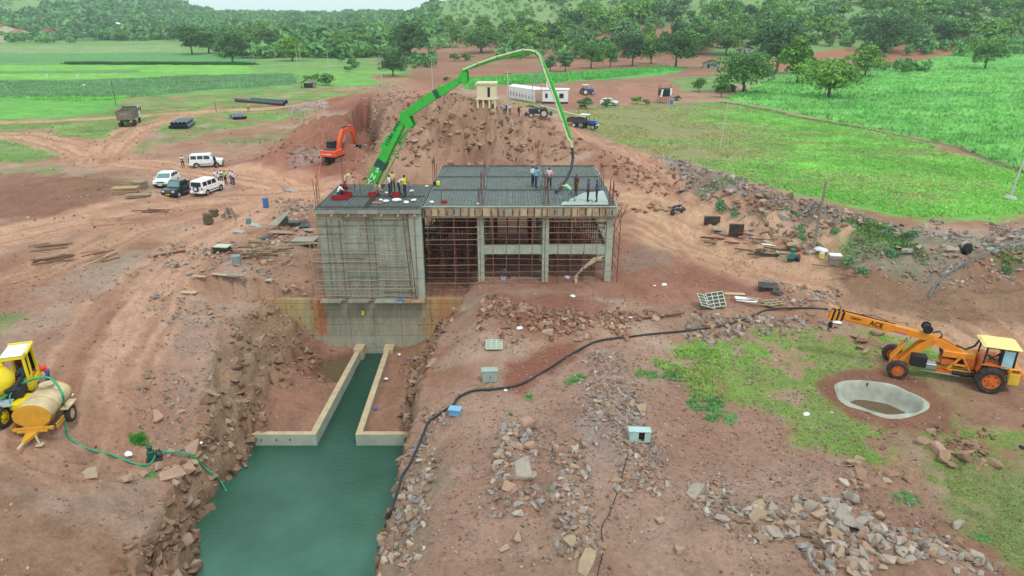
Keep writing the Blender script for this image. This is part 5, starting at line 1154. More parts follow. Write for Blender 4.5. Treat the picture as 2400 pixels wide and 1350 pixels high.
NT = [ # px, py(base), height px, shape, kind, label, width factor
 (1940, 228, 92, 'wide', 'light', 'broad yellow-green tree standing alone in the tall grass field', 1.25),
 (1740, 218, 96, 'wide', 'mid', 'spreading tree with many thin stems beside the brown hut', 1.15),
 (1868, 196, 112, 'tall', 'light', 'tall light tree with a pale trunk left of the broad field tree', 1.25),
 (1818, 172, 124, 'round', 'dark', 'huge dark bluish tree behind the tall light tree', 1.15),
 (2025, 180, 72, 'round', 'light', 'domed yellowish tree behind the broad field tree', 1.3),
 (2075, 122, 84, 'wide', 'dark', 'broad dark tree above the red strip of soil', 1.2),
 (2308, 162, 82, 'round', 'mid', 'lone olive tree at the far edge of the grass field, top right', 1.1),
 (2122, 176, 30, 'bush', 'mid', 'small round shrub alone in the grass field', 1.0),
 (960, 140, 84, 'round', 'dark', 'big dark tree left of the pump boom top, on red soil', 1.2),
 (922, 178, 50, 'wide', 'dark', 'low spreading tree at the edge of the red clearing', 1.15),
 (1128, 124, 66, 'wide', 'mid', 'open tree with several trunks behind the pump boom', 1.35),
 (1225, 118, 50, 'round', 'light', 'light green tree right of the open tree behind the boom', 1.2),
 (685, 143, 56, 'round', 'light', 'bright domed tree by the poles left of centre', 1.35),
 (798, 128, 50, 'round', 'mid', 'rounded tree left of the big dark tree', 1.3),
 (845, 122, 46, 'round', 'light', 'pale rounded tree next to the rounded tree', 1.3),
 (872, 128, 46, 'round', 'dark', 'dark tree just left of the big dark tree', 1.1),
 (545, 146, 66, 'round', 'dark', 'dark bushy tree at the corner of the green fields', 1.2),
 (450, 128, 68, 'round', 'dark', 'tall dense tree at the right end of the village belt', 1.15),
 (490, 125, 60, 'round', 'mid', 'leafy tree beside the tall dense tree', 1.3),
 (588, 118, 60, 'round', 'mid', 'mid green tree behind the field corner', 1.2),
 (630, 122, 54, 'round', 'dark', 'dark tree behind the bright domed tree', 1.2),
 (765, 200, 34, 'bush', 'mid', 'round green shrub beside the thatched hut', 1.4),
 (735, 196, 30, 'bush', 'light', 'pale shrub behind the thatched hut', 1.4),
 (1385, 160, 66, 'round', 'mid', 'bright tree at the edge of the crop strip', 1.05),
 (1430, 158, 56, 'tall', 'light', 'feathery light tree next to the bright tree', 1.1),
 (1482, 155, 72, 'round', 'dark', 'dark dense tree behind the crop strip', 1.05),
 (1525, 150, 70, 'round', 'mid', 'tree with a bare trunk above the crop strip', .9),
 (1583, 158, 96, 'round', 'dark', 'tall dark tree with a clear trunk above the crop strip', 1.1),
 (1325, 168, 48, 'tall', 'grey', 'feathery grey-green tree behind the boom tip section', 1.4),
 (1290, 166, 36, 'tall', 'grey', 'small feathery tree left of the boom tip section', 1.3),
 (1640, 118, 64, 'round', 'dark', 'large dark tree left of the small hut with red roof', 1.3),
 (1700, 130, 80, 'round', 'mid', 'large tree behind the small hut with red roof', 1.2),
 (1372, 256, 36, 'bush', 'mid', 'ragged shrub in front of the white site office', 1.2),
 (1422, 252, 26, 'bush', 'mid', 'shrub in front of the white car in the yard', 1.0),
 (1493, 244, 24, 'bush', 'light', 'bright shrub right of the white car in the yard', 1.2),
 (1514, 246, 16, 'bush', 'grey', 'greyish small shrub left of the tarpaulin frame', 1.4),
 (1587, 236, 16, 'bush', 'dark', 'dark reddish shrub right of the tarpaulin frame', 1.3),
 (1638, 216, 34, 'round', 'mid', 'small round tree on a thin stem right of the yard', 1.1),
 (1690, 228, 46, 'round', 'mid', 'leaning leafy tree left of the spreading many-stemmed tree', .9),
 (1065, 143, 20, 'bush', 'mid', 'green bush on the red clearing, left one of a pair', 1.5),
 (1092, 142, 22, 'bush', 'mid', 'green bush on the red clearing, right one of a pair', 1.5),
 (1045, 190, 12, 'bush', 'dark', 'little dark bush at the near edge of the red clearing', 1.5),
 (815, 168, 16, 'bush', 'mid', 'small bush in the left meadow', 1.4),
 (2210, 108, 60, 'tall', 'dark', 'dark columnar tree on the hillside at right', 1.3),
 (2270, 270, 0, None, None, None, 0),
]
for px, py, h, sh, kd, lb, wf in NT:
    if sh: tree_px(px, py, h, sh, kd, lb, wf, 3800 if h > 60 else 2600 if h > 40 else 1100)
def belt(P, n, hr, lb, gr, shapes=('round', 'round', 'wide', 'tall'), kinds=('dark', 'mid', 'mid', 'light', 'grey'), nl=900):
    for (px, py) in sorted(inpoly(P, n), key=lambda q: q[1]):
        hp = random.uniform(*hr); g = G(px, py)
        if g.y > 4000: continue
        sh, kd = random.choice(shapes), random.choice(kinds); nz = (hr[1] - hr[0]) / 3
        lab = '%s %s %s %s %s' % ('big' if hp > hr[1] - nz else 'small' if hp < hr[0] + nz else 'medium', {'dark': 'dark green', 'mid': 'green', 'light': 'yellow-green', 'grey': 'grey-green'}[kd], {'round': 'rounded', 'wide': 'spreading', 'tall': 'slender', 'bush': 'low'}[sh], 'bush' if sh == 'bush' else 'tree', where(px, py))
        lab = one(lab, px, py)
        tree(g.x, g.y, hp * depth_at(g) / FPX, sh, kd, lab, gr, random.uniform(.95, 1.4), nl, z=g.z)
belt([(1250, 60), (1420, 40), (2400, 30), (2400, 100), (2100, 112), (1800, 118), (1600, 135), (1330, 145), (1240, 130)], 86, (34, 62), 'tree in the wood on the lower slope of the right hill', 'trees on the right hill')
belt([(1500, 2), (2400, 2), (2400, 40), (1500, 55)], 46, (24, 44), 'tree high on the slope of the right hill at the top edge', 'trees at the top of the right slope')
belt([(960, 62), (1250, 60), (1250, 110), (1000, 100)], 16, (26, 44), 'tree on the low slope behind the pump boom', 'trees behind the boom')
belt([(420, 84), (700, 90), (930, 96), (930, 116), (700, 122), (430, 112)], 34, (30, 50), 'tree in the belt behind the left fields', 'trees behind the left fields')
belt([(560, 60), (940, 62), (940, 92), (560, 92)], 26, (22, 36), 'tree in the far belt left of the boom', 'trees of the far belt')
belt([(150, 76), (420, 78), (420, 98), (170, 98)], 26, (24, 42), 'tree among the village roofs at left', 'trees round the village')
belt([(790, 140), (900, 150), (900, 168), (780, 164)], 4, (14, 24), 'bush at the edge of the left meadow', 'bushes by the meadow', ('bush',), ('mid', 'grey'))
print('trees', tree_n[0])
# ---- woods too thick to count: one object per hill, crowns spread by nodes
def wood(name, n, dmin, dmax, amin, amax, hs, label, seed, dens=.0, kind='mid', cond=None):
    r = np.random.default_rng(seed); D = dmin * (dmax / dmin) ** r.random(n); a = r.uniform(amin, amax, n); x = a * D; y = D
    k = fbm(x / 70, y / 110, seed, 3) > dens
    if cond is not None: k &= cond(x, y)
    x, y = x[k], y[k]; z = land(x, y); S = r.uniform(*hs, len(x))
    nl = 40 if dmax > 1000 else 56; m_ = len(x)
    base = {'mid': ((100, 148, 76), (78, 126, 68)), 'pale': ((126, 168, 92), (104, 152, 82))}[kind]
    d = r.normal(size=(m_, nl, 3)); d /= np.linalg.norm(d, axis=2)[:, :, None]; d[:, :, 2] = np.abs(d[:, :, 2]) * np.where(r.random((m_, nl)) < .25, -.5, 1)
    lump = 1 + .28 * np.sin(d[:, :, 0] * 5 + x[:, None]) * np.sin(d[:, :, 1] * 5 + y[:, None]) * np.cos(d[:, :, 2] * 4 + x[:, None] * .3)
    wd = r.uniform(.8, 1.35, (m_, 1, 1)); p = d * (r.uniform(.72, 1.0, (m_, nl)) * lump)[:, :, None] * np.array([.52, .52, .46]) * np.concatenate([wd, wd, np.ones_like(wd)], 2) + np.array([0, 0, .46])
    nrm = d + r.normal(size=d.shape) * .45; nrm /= np.linalg.norm(nrm, axis=2)[:, :, None]; a_ = np.cross(nrm, r.normal(size=d.shape)); a_ /= np.linalg.norm(a_, axis=2)[:, :, None]; b_ = np.cross(nrm, a_)
    q = .21 if nl < 50 else .18
    tri = np.stack([p - a_ * q, p + a_ * q, p + b_ * q * 1.5], 2) * S[:, None, None, None] + np.stack([x, y, z - .3], 1)[:, None, None, :]
    VV = [tri.reshape(-1, 3)]; FF = [np.arange(m_ * nl * 3).reshape(-1, 3)]
    t = r.random((m_, 1)); c = (lin(base[0]) * t + lin(base[1]) * (1 - t)) * r.uniform(.72, 1.3, (m_, 1)); CC = [np.repeat(np.repeat(c, nl, 0) * r.uniform(.75, 1.25, (m_ * nl, 1)), 3, 0)]
    me = npmesh(name, np.concatenate(VV), np.concatenate(FF), M_leafblade, np.concatenate(CC)); o = link(name, me); tag(o, label, kind='stuff'); return o
wood('wood', 5600, 420, 2300, -.85, -.10, (6, 13), 'hazy woods covering the plain and hills beyond the village', 51, -.25, cond=lambda x, y: ~((x > -.72 * y) & (y < 560) & (x < -.33 * y)) & (y > 440) & ~((x < -.38 * y) & (y < 640)))
wood('wood', 1500, 330, 900, -.02, .95, (3, 7), 'undergrowth on the wooded right hill', 52, .05)
wood('scrub', 3000, 420, 1250, -.16, .60, (1.5, 4.0), 'low green scrub on the open right hillside', 53, -.45, kind='pale')
wood('scrub', 1400, 700, 1900, -.95, -.40, (2, 5), 'low scrub on the left hill', 54, -.3, kind='pale')
wood('undergrowth', 1500, 235, 430, -.42, .78, (1.5, 5.0), 'undergrowth between the nearer trees', 55, -.05, cond=lambda x, y: ((x > .27 * y) | (x < -.10 * y)) & (y > 262) & ~((x < -.17 * y) & (y < 400)))
wood('undergrowth', 420, 350, 470, -.405, -.155, (3, 8), 'dense bushes under the trees behind the left fields', 57, -.2)
wood('undergrowth', 240, 560, 680, -.80, -.40, (4, 9), 'bushes between the village houses', 58, -.1)
# hedge between the left fields
h0, h1 = PZ(160, 150), PZ(590, 153); n = 140; t = rng.random(n)
hx, hy_ = h0[0] + (h1[0] - h0[0]) * t, h0[1] + (h1[1] - h0[1]) * t + rng.normal(0, 1.0, n)
x = np.repeat(hx, 40) + rng.normal(0, 1.2, n * 40); y = np.repeat(hy_, 40) + rng.normal(0, .8, n * 40)
hd = tufts('hedge', x, y, rng.uniform(.5, 1.2, n * 40), .5, np.tile(lin((56, 108, 48)), (n * 40, 1)) * rng.uniform(.6, 1.2, (n * 40, 1)), 'dark green hedge between the strips of the left fields', 3, .4)
# ================================================================ people
M_skin = mat('skin', (128, 86, 64), .6, var=.06); M_hair = mat('hair', (24, 20, 18), .8, var=.1); M_shoe = mat('shoes', (52, 44, 38), .7)
def J(base, **kw):
    d = dict(base); d.update(kw); return d
_st = dict(pelvis=(0, 0, .92), belly=(.01, 0, 1.08), chest=(0, 0, 1.28), neck=(0, 0, 1.45), head=(.02, 0, 1.58), top=(.01, 0, 1.66),
           shL=(0, .17, 1.40), shR=(0, -.17, 1.40), elL=(-.02, .25, 1.13), elR=(-.02, -.25, 1.13), haL=(.06, .24, .90), haR=(.06, -.24, .90),
           hipL=(0, .09, .88), hipR=(0, -.09, .88), knL=(.02, .11, .48), knR=(.02, -.11, .48), anL=(-.02, .12, .09), anR=(-.02, -.12, .09), toL=(.13, .14, .04), toR=(.13, -.14, .04))
POSES = {
 'stand': _st,
 'arms_folded': J(_st, elL=(.05, .25, 1.16), elR=(.05, -.25, 1.16), haL=(.22, .02, 1.16), haR=(.22, -.02, 1.20)),
 'hands_hips': J(_st, elL=(-.10, .36, 1.16), elR=(-.10, -.36, 1.16), haL=(.04, .18, .98), haR=(.04, -.18, .98), knL=(.03, .14, .48), anL=(-.02, .17, .09), toL=(.13, .2, .04)),
 'hands_front': J(_st, elL=(.0, .24, 1.12), elR=(.0, -.24, 1.12), haL=(.18, .05, .94), haR=(.18, -.05, .94)),
 'phone': J(_st, elL=(.0, .24, 1.12), elR=(.02, -.25, 1.13), haL=(.06, .22, .90), haR=(.16, -.14, 1.45)),
 'walk': J(_st, knL=(.16, .1, .5), anL=(.20, .1, .10), toL=(.34, .11, .05), knR=(-.06, -.1, .48), anR=(-.26, -.1, .12), toR=(-.13, -.11, .04), haL=(-.12, .24, .92), haR=(.16, -.23, .95)),
 'point': J(_st, elR=(.24, -.28, 1.42), haR=(.48, -.34, 1.52)),
 'bend': J(_st, pelvis=(-.12, 0, .88), belly=(-.02, 0, 1.0), chest=(.16, 0, 1.12), neck=(.32, 0, 1.20), head=(.42, 0, 1.26), top=(.48, 0, 1.30), shL=(.28, .17, 1.16), shR=(.28, -.17, 1.16), elL=(.42, .2, .95), elR=(.42, -.2, .95), haL=(.62, .1, .86), haR=(.62, -.08, .9), hipL=(-.12, .09, .84), hipR=(-.12, -.09, .84), knL=(.0, .11, .47), knR=(-.04, -.11, .47)),
 'push': J(_st, pelvis=(-.22, 0, .84), belly=(-.10, 0, .96), chest=(.10, 0, 1.10), neck=(.26, 0, 1.20), head=(.36, 0, 1.26), top=(.42, 0, 1.32), shL=(.22, .17, 1.18), shR=(.22, -.17, 1.18), elL=(.44, .2, 1.15), elR=(.44, -.2, 1.15), haL=(.68, .1, 1.20), haR=(.68, -.08, 1.20), hipL=(-.22, .09, .80), hipR=(-.22, -.09, .80), knL=(.0, .12, .46), knR=(-.26, -.12, .44), anL=(-.06, .12, .09), anR=(-.50, -.12, .11), toL=(.08, .13, .04), toR=(-.38, -.13, .04)),
 'crouch': J(_st, pelvis=(-.10, 0, .30), belly=(-.04, 0, .44), chest=(.06, 0, .64), neck=(.14, 0, .80), head=(.20, 0, .92), top=(.21, 0, 1.0), shL=(.10, .17, .76), shR=(.10, -.17, .76), elL=(.26, .24, .56), elR=(.26, -.24, .56), haL=(.46, .10, .46), haR=(.46, -.10, .46), hipL=(-.10, .09, .28), hipR=(-.10, -.09, .28), knL=(.30, .20, .48), knR=(.30, -.20, .48), anL=(.10, .16, .09), anR=(.10, -.16, .09), toL=(.26, .2, .04), toR=(.26, -.2, .04)),
 'sit': J(_st, pelvis=(-.02, 0, .46), belly=(-.02, 0, .62), chest=(.0, 0, .82), neck=(.02, 0, .99), head=(.05, 0, 1.12), top=(.05, 0, 1.20), shL=(0, .17, .94), shR=(0, -.17, .94), elL=(.12, .22, .72), elR=(.12, -.22, .72), haL=(.36, .1, .66), haR=(.36, -.1, .66), hipL=(.0, .1, .44), hipR=(.0, -.1, .44), knL=(.42, .14, .48), knR=(.42, -.14, .48), anL=(.42, .14, .09), anR=(.42, -.14, .09), toL=(.56, .15, .04), toR=(.56, -.15, .04)),
}
RAD = dict(pelvis=.135, belly=.12, chest=.145, neck=.055, head=.098, top=.075, sh=.062, el=.046, ha=.034, hip=.09, kn=.062, an=.042, to=.032)
PM = {}
def person_mesh(pose):
    if pose in PM: return PM[pose]
    P = POSES[pose]; names = list(P); idx = {n: i for i, n in enumerate(names)}
    E = [('pelvis', 'belly'), ('belly', 'chest'), ('chest', 'neck'), ('neck', 'head'), ('head', 'top')]
    for s_ in 'LR': E += [('chest', 'sh' + s_), ('sh' + s_, 'el' + s_), ('el' + s_, 'ha' + s_), ('pelvis', 'hip' + s_), ('hip' + s_, 'kn' + s_), ('kn' + s_, 'an' + s_), ('an' + s_, 'to' + s_)]
    me = bpy.data.meshes.new('skeleton'); me.from_pydata([P[n] for n in names], [(idx[a], idx[b]) for a, b in E], [])
    o = bpy.data.objects.new('skeleton', me); COL.objects.link(o)
    md = o.modifiers.new('skin', 'SKIN'); md.use_smooth_shade = True
    sv = me.skin_vertices[0].data
    for n in names:
        r_ = RAD.get(n) or RAD[n[:-1]]; sv[idx[n]].radius = (r_ * (1.25 if n in ('pelvis', 'chest') else 1), r_); sv[idx[n]].use_root = n == 'pelvis'
    sd = o.modifiers.new('sub', 'SUBSURF'); sd.levels = sd.render_levels = 1
    dg = bpy.context.evaluated_depsgraph_get(); ev = o.evaluated_get(dg); m2 = bpy.data.meshes.new_from_object(ev)
    bpy.data.objects.remove(o); bpy.data.meshes.remove(me)
    V = {n: Vector(P[n]) for n in names}
    def sd_(p, a, b):
        d = b - a; t = max(0, min(1, (p - a).dot(d) / max(d.length_squared, 1e-9))); return (p - a - d * t).length, t
    for _ in range(4): m2.materials.append(None)
    up = (V['top'] - V['neck']).normalized()
    mi = []
    for f in m2.polygons:
        c = f.center; best = min(((sd_(c, V[a], V[b])[0], a, b) for a, b in E)); a, b = best[1], best[2]; t = sd_(c, V[a], V[b])[1]
        if a in ('neck', 'head') or b == 'top': k = 3 if (c - V['head']).dot(up) > .03 or (c - V['head']).x < -.03 else 0
        elif a.startswith('el'): k = 0
        elif a in ('chest', 'belly') or a.startswith('sh') or b.startswith('sh'): k = 1
        elif b.startswith('to'): k = 3
        elif a == 'pelvis' and b == 'belly': k = 1 if t > .35 else 2
        else: k = 2
        mi.append(k)
    m2.polygons.foreach_set('material_index', mi)
    # hands with five fingers, nose, ears
    bm = bmesh.new(); bm.from_mesh(m2); b = MB()
    for s_ in 'LR':
        h = V['ha' + s_]; d = (h - V['el' + s_]).normalized(); u = Vector((0, 0, 1)) if abs(d.z) < .9 else Vector((1, 0, 0)); sx = d.cross(u).normalized(); w = d.cross(sx)
        b.bar(h, h + d * .09, .075, .03, up=w)
        for k, L_ in enumerate((.06, .075, .07, .055)):
            q = h + d * .085 + sx * (-.028 + .019 * k); b.bar(q, q + d * L_ * .55 + w * .005, .016); b.bar(q + d * L_ * .55 + w * .005, q + d * L_ * .9 + w * .03, .014)
        q = h + d * .03 + sx * -.035; b.bar(q, q + d * .03 - sx * .04, .018); b.bar(q + d * .03 - sx * .04, q + d * .06 - sx * .045, .015)
    hd = V['head']; b.bar(hd + Vector((.085, 0, .01)), hd + Vector((.115, 0, -.02)), .022)
    for k in (-1, 1): b.box(hd + Vector((0, .095 * k, 0)), (.03, .015, .05)); b.box(hd + Vector((.088, .03 * k, .02)), (.012, .02, .01))
    b.box(hd + Vector((.085, 0, -.045)), (.012, .04, .01))
    vs_ = [bm.verts.new(v) for v in b.v]
    for f in b.f:
        ff = bm.faces.new([vs_[i] for i in f]); ff.material_index = 0
    bm.to_mesh(m2); bm.free(); m2.name = 'person_' + pose; m2.polygons.foreach_set('use_smooth', [True] * len(m2.polygons)); PM[pose] = m2; return m2
def person(pos, face, pose, shirt, legs, label, group=None, scale=1.0, head=None):
    """face: world heading in degrees"""
    o = link('person', person_mesh(pose), loc=pos, rot=(0, 0, R(face)), scale=scale)
    ms = [M_skin, mat('shirt_%d_%d_%d' % shirt, shirt, .85, var=.08, scale=6), mat('trousers_%d_%d_%d' % legs, legs, .85, var=.1, scale=6), head or M_hair]
    for i, m_ in enumerate(ms): o.material_slots[i].link = 'OBJECT'; o.material_slots[i].material = m_
    tag(o, label, 'person', group); return o
def pz(px, py, z): p = PZ(px, py, z); return Vector((p[0], p[1], z))
DK, NV, KH = (30, 30, 34), (40, 50, 84), (150, 130, 104)
person(on(430, 394), -70, 'arms_folded', (214, 208, 200), DK, 'man in pale shirt and black trousers standing alone left of the white jeep-like car')
person(on(506, 395), 60, 'hands_front', (40, 44, 50), (34, 36, 42), 'man in dark clothes leaning at the bonnet of the white car facing right')
person(on(508, 431), -30, 'stand', (232, 222, 224), (200, 204, 210), 'man in pinkish white shirt and pale trousers, leftmost of the group by the cars')
person(on(515, 437), 20, 'hands_front', (206, 232, 234), (44, 54, 66), 'man in pale aqua shirt in front of the group by the cars')
person(on(521, 431), -60, 'arms_folded', (222, 232, 232), DK, 'man in white shirt partly hidden in the middle of the group by the cars')
person(on(530, 432), -120, 'hands_hips', (160, 200, 130), DK, 'man in light green shirt and black trousers in the group by the cars')
person(on(543, 431), -140, 'stand', (222, 224, 228), (70, 84, 128), 'man in white shirt and blue trousers, left one of the pair standing apart')
person(on(549, 434), 170, 'phone', (200, 206, 222), (48, 56, 92), 'man in pale blue shirt and navy trousers, right one of the pair standing apart')
person(on(583, 262), -80, 'hands_hips', (206, 190, 90), DK, 'man in yellow shirt standing beside the long black pipe')
# on the left slab
S1 = ZS + .07
person(pz(814, 443, S1), 0, 'bend', (206, 184, 150), (196, 172, 140), 'person with red cap and beige clothes bending at the back of the left slab', head=mat('red_cap', (206, 60, 50), .8))
person(pz(796, 462, S1), 20, 'crouch', (226, 230, 232), (40, 40, 46), 'man in white shirt squatting over a red tray on the left slab')
person(pz(806, 454, S1), 10, 'crouch', (140, 24, 40), (34, 28, 34), 'person in dark red shirt squatting beside the white-shirted man on the left slab')
person(pz(890, 456, S1), -120, 'crouch', (196, 172, 138), (186, 160, 128), 'man in tan clothes crouching in the middle of the left slab')
person(pz(914, 461, S1), 20, 'stand', (214, 222, 228), (46, 50, 60), 'man in white shirt standing left in the knot on the left slab')
person(pz(922, 452, S1), -80, 'hands_front', (196, 180, 130), (60, 66, 60), 'man in khaki shirt behind the white-shirted man on the left slab')
person(pz(938, 456, S1), 10, 'bend', (176, 206, 224), (40, 42, 48), 'man in pale blue striped shirt in the knot on the left slab')
person(pz(950, 462, S1), 160, 'arms_folded', (222, 204, 60), (40, 48, 62), 'man in yellow shirt at the right of the knot on the left slab')
# on the right slab
person(pz(1248, 438, S1), -30, 'stand', (210, 214, 226), (44, 46, 56), 'man in white and dark clothes beside the pointing man on the right slab')
person(pz(1256, 441, S1), 20, 'point', (110, 186, 214), (44, 74, 100), 'man in sky blue shirt pointing to the right on the right slab')
person(pz(1287, 442, S1), -90, 'hands_front', (214, 176, 186), DK, 'man in pink shirt and black trousers on the right slab')
person(pz(1332, 472, S1), 160, 'push', (150, 206, 160), (92, 116, 112), 'man in pale green shirt leaning over to hold the black delivery hose')
person(pz(1350, 460, S1), -150, 'stand', (84, 56, 46), (78, 54, 46), 'man in brown clothes standing behind the hose man on the right slab')
person(pz(1377, 473, S1), -20, 'hands_front', (70, 78, 126), (38, 46, 76), 'man in dull blue shirt with a long tool at the right end of the slab')
person(pz(1398, 474, S1), 180, 'hands_front', (52, 60, 150), (40, 44, 100), 'man in bright blue shirt, rightmost on the slab')
MB().m(M_wood_d).bar(pz(1383, 468, S1 + .9), pz(1390, 474, S1), .035).build('rake', label='thin rake handle standing between the two men in blue', cat='rake')
person(Vector((-.6, BY + 1.3, -.18)), 20, 'sit', (96, 92, 130), (60, 58, 80), 'man in grey-violet shirt sitting on a block among the props under the slab')
MB().m(M_conc).box((-.62, BY + 1.3, .02), (.4, .4, .4)).build('concrete_block', label='concrete block used as a seat among the props under the slab', cat='block')
person(on(1181, 269), -60, 'stand', (150, 176, 206), (50, 56, 70), 'man in pale blue shirt left of the white pole beyond the spoil heap')
person(on(1195, 269), -100, 'hands_front', (190, 206, 220), (58, 64, 76), 'man in whitish shirt right of the white pole beyond the spoil heap')
person(on(1187, 270), 90, 'stand', (44, 54, 76), DK, 'man in dark clothes close to the white pole beyond the spoil heap')
person(on(1216, 273), 60, 'stand', (34, 40, 48), DK, 'man in black standing alone left of the parked tractor')
o = person(PD(112, 905, 32.4) - Vector((0, 0, .9)), -160, 'bend', (206, 50, 96), (70, 92, 140), 'worker in red headscarf and orange vest bending behind the water tank', head=mat('red_scarf', (150, 26, 48), .85))
o.location = (on(118, 915).x, on(118, 915).y, on(118, 915).z + .25)
MB().m(mat('orange_vest', (232, 84, 44), .7)).box((.10, 0, 1.08), (.40, .36, .22), rot=(0, .55, 0), bev=.06).build('vest', o)
person(on(84, 900), 120, 'stand', (220, 80, 130), (90, 60, 80), 'person in pink clothes mostly hidden behind the mixer cab', scale=1.0)

# ================================================================ vehicles
M_tyre = mat('tyre', (44, 42, 42), .85, var=.25, scale=8, dirt=.35)
def wheel(par, loc, r, w, rim, ax='y', seg=18):
    """wheel (part) with a rim (sub-part); axis along y"""
    b = MB().m(M_tyre); x, y, z = loc
    prof = [(.62, -.46), (.86, -.5), (.97, -.42), (1, -.28), (1, .28), (.97, .42), (.86, .5), (.62, .46)]
    V = []; F = []
    for (q, t) in prof:
        for k in range(seg): a = 2 * math.pi * k / seg; V.append((q * r * math.cos(a), t * w, q * r * math.sin(a)))
    for i in range(len(prof) - 1):
        for k in range(seg): F.append((i * seg + k, i * seg + (k + 1) % seg, (i + 1) * seg + (k + 1) % seg, (i + 1) * seg + k))
    b.add(V, F)
    for k in range(seg): 
        a = 2 * math.pi * (k + .5) / seg; b.box((r * math.cos(a) * .985, 0, r * math.sin(a) * .985), (r * .09, w * .8, r * .12), rot=Euler((0, -a, 0)))
    o = b.build('wheel', par, loc=loc)
    c = MB().m(rim).cyl((0, -w * .34, 0), (0, w * .34, 0), r * .64, 14); c.cyl((0, -w * .44, 0), (0, w * .44, 0), r * .2, 8)
    c.m(M_dsteel)
    for k in range(6):
        a = k * 1.047
        for s_ in (-1, 1): c.cyl((r * .42 * math.cos(a), s_ * w * .33, r * .42 * math.sin(a)), (r * .42 * math.cos(a), s_ * w * .36, r * .42 * math.sin(a)), r * .07, 5)
    c.build('rim', o); return o
M_rimw = mat('rim_white', (200, 200, 198), .5, .2); M_trim = mat('black_trim', (36, 38, 40), .6, var=.1); M_lamp = mat('lamp_glass', (220, 226, 230), .15, spec=.8); M_red = mat('tail_lamp', (170, 30, 30), .3); M_plate = mat('plate_yellow', (224, 178, 40), .5); M_platew = mat('plate_white', (224, 226, 222), .5)
M_carw = mat('white_paint', (230, 232, 232), .28, var=.03, spec=.6); M_carb = mat('black_green_paint', (44, 56, 54), .22, var=.05, spec=.7); M_silver = mat('silver', (178, 182, 184), .3, .6)
def car(label, pos, rz, style, paint, group=None, plate=M_platew):
    """x forward; styles: jeep (boxy estate), cross (rounded), pickup (double cab)"""
    t = thing('parked_car', label, 'car' if style != 'pickup' else 'pickup', pos, rz, group); t.scale = (.94,) * 3
    L_, W, zf = (4.2, 1.74, .42) if style != 'cross' else (4.25, 1.8, .36)
    hx = L_ / 2; rw = .36; xr_, xf_ = -hx + .85, hx - .78
    def arch(cx, n=6): return [(cx + (rw + .09) * math.cos(math.pi * k / n), zf + (rw + .06) * math.sin(math.pi * k / n) - .06) for k in range(n + 1)]
    nose = {'jeep': [(hx - .02, .5), (hx, .72), (hx - .04, .98), (hx - .95, 1.12)], 'pickup': [(hx - .02, .5), (hx, .72), (hx - .04, 1.0), (hx - 1.05, 1.12)], 'cross': [(hx, .5), (hx + .02, .72), (hx - .15, .95), (hx - 1.05, 1.08)]}[style]
    tail = {'jeep': [(-hx, 1.1), (-hx, .5)], 'pickup': [(-.55, 1.12), (-.55, 1.05), (-hx, 1.05), (-hx, .5)], 'cross': [(-hx + .05, 1.1), (-hx, .5)]}[style]
    prof = [(p[0], p[1]) for p in reversed(arch(xf_))][::-1]
    lower = arch(xf_) + arch(xr_)          # each runs front to rear over the wheel
    prof = [(hx - .05, zf)] + lower + [(-hx, zf + .04)] + [(p[0], p[1]) for p in reversed(tail)] + [(p[0], p[1]) for p in reversed(nose)]
    b = MB().m(paint); n = len(prof)
    ys = [(-W / 2, 0), (-W / 2 + .06, .0), (W / 2 - .06, 0), (W / 2, 0)]
    b.prism(prof, -W / 2, W / 2, 'y')
    b.build('body', t, bevel=.02)
    # greenhouse
    if style == 'jeep': g = [(-hx + .03, 1.1), (-hx + .10, 1.80), (.55, 1.84), (1.10, 1.12)]
    elif style == 'pickup': g = [(-.55, 1.12), (-.48, 1.78), (.62, 1.80), (1.12, 1.12)]
    else: g = [(-hx + .12, 1.08), (-hx + .55, 1.55), (-.6, 1.66), (.35, 1.60), (1.12, 1.07)]
    def inset(z): return .02 + max(0, z - 1.08) * .16
    V = [(x, -W / 2 + inset(z), z) for x, z in g] + [(x, W / 2 - inset(z), z) for x, z in g]; n = len(g)
    MB().m(paint).add(V, [tuple(range(n - 1, -1, -1)), tuple(range(n, 2 * n))] + [(i, (i + 1) % n, n + (i + 1) % n, n + i) for i in range(n)]).build('cabin', t, bevel=.03)
    # panes
    def sidepane(x0, x1, z0, z1, sk0=0, sk1=0):
        for s_ in (-1, 1):
            y = lambda z: s_ * (W / 2 - inset(z) + .012)
            MB().m(M_dglass).add([(x0, y(z0), z0), (x1, y(z0), z0), (x1 + sk1, y(z1), z1), (x0 + sk0, y(z1), z1)], [(0, 1, 2, 3)]).build('window', t)
    if style == 'jeep':
        sidepane(-hx + .22, -hx + .95, 1.22, 1.68); sidepane(-hx + 1.08, -.30, 1.22, 1.68); sidepane(-.20, .62, 1.20, 1.68, 0, -.12)
        ws = ((.62, 1.78), (1.05, 1.18)); rwn = (-hx + .02, 1.2, -hx + .065, 1.68)
    elif style == 'pickup':
        sidepane(-.45, .02, 1.22, 1.66); sidepane(.12, .90, 1.20, 1.66, 0, -.28); ws = ((.69, 1.72), (1.07, 1.18)); rwn = (-.56, 1.24, -.51, 1.66)
    else:
        sidepane(-hx + .6, -.75, 1.15, 1.48, .1, 0); sidepane(-.65, .0, 1.15, 1.54, 0, 0); sidepane(.08, .80, 1.15, 1.53, 0, -.45); ws = ((.40, 1.57), (1.05, 1.12)); rwn = (-hx + .15, 1.15, -hx + .45, 1.48)
    y0, y1 = W / 2 - inset(ws[0][1]) - .1, W / 2 - .12
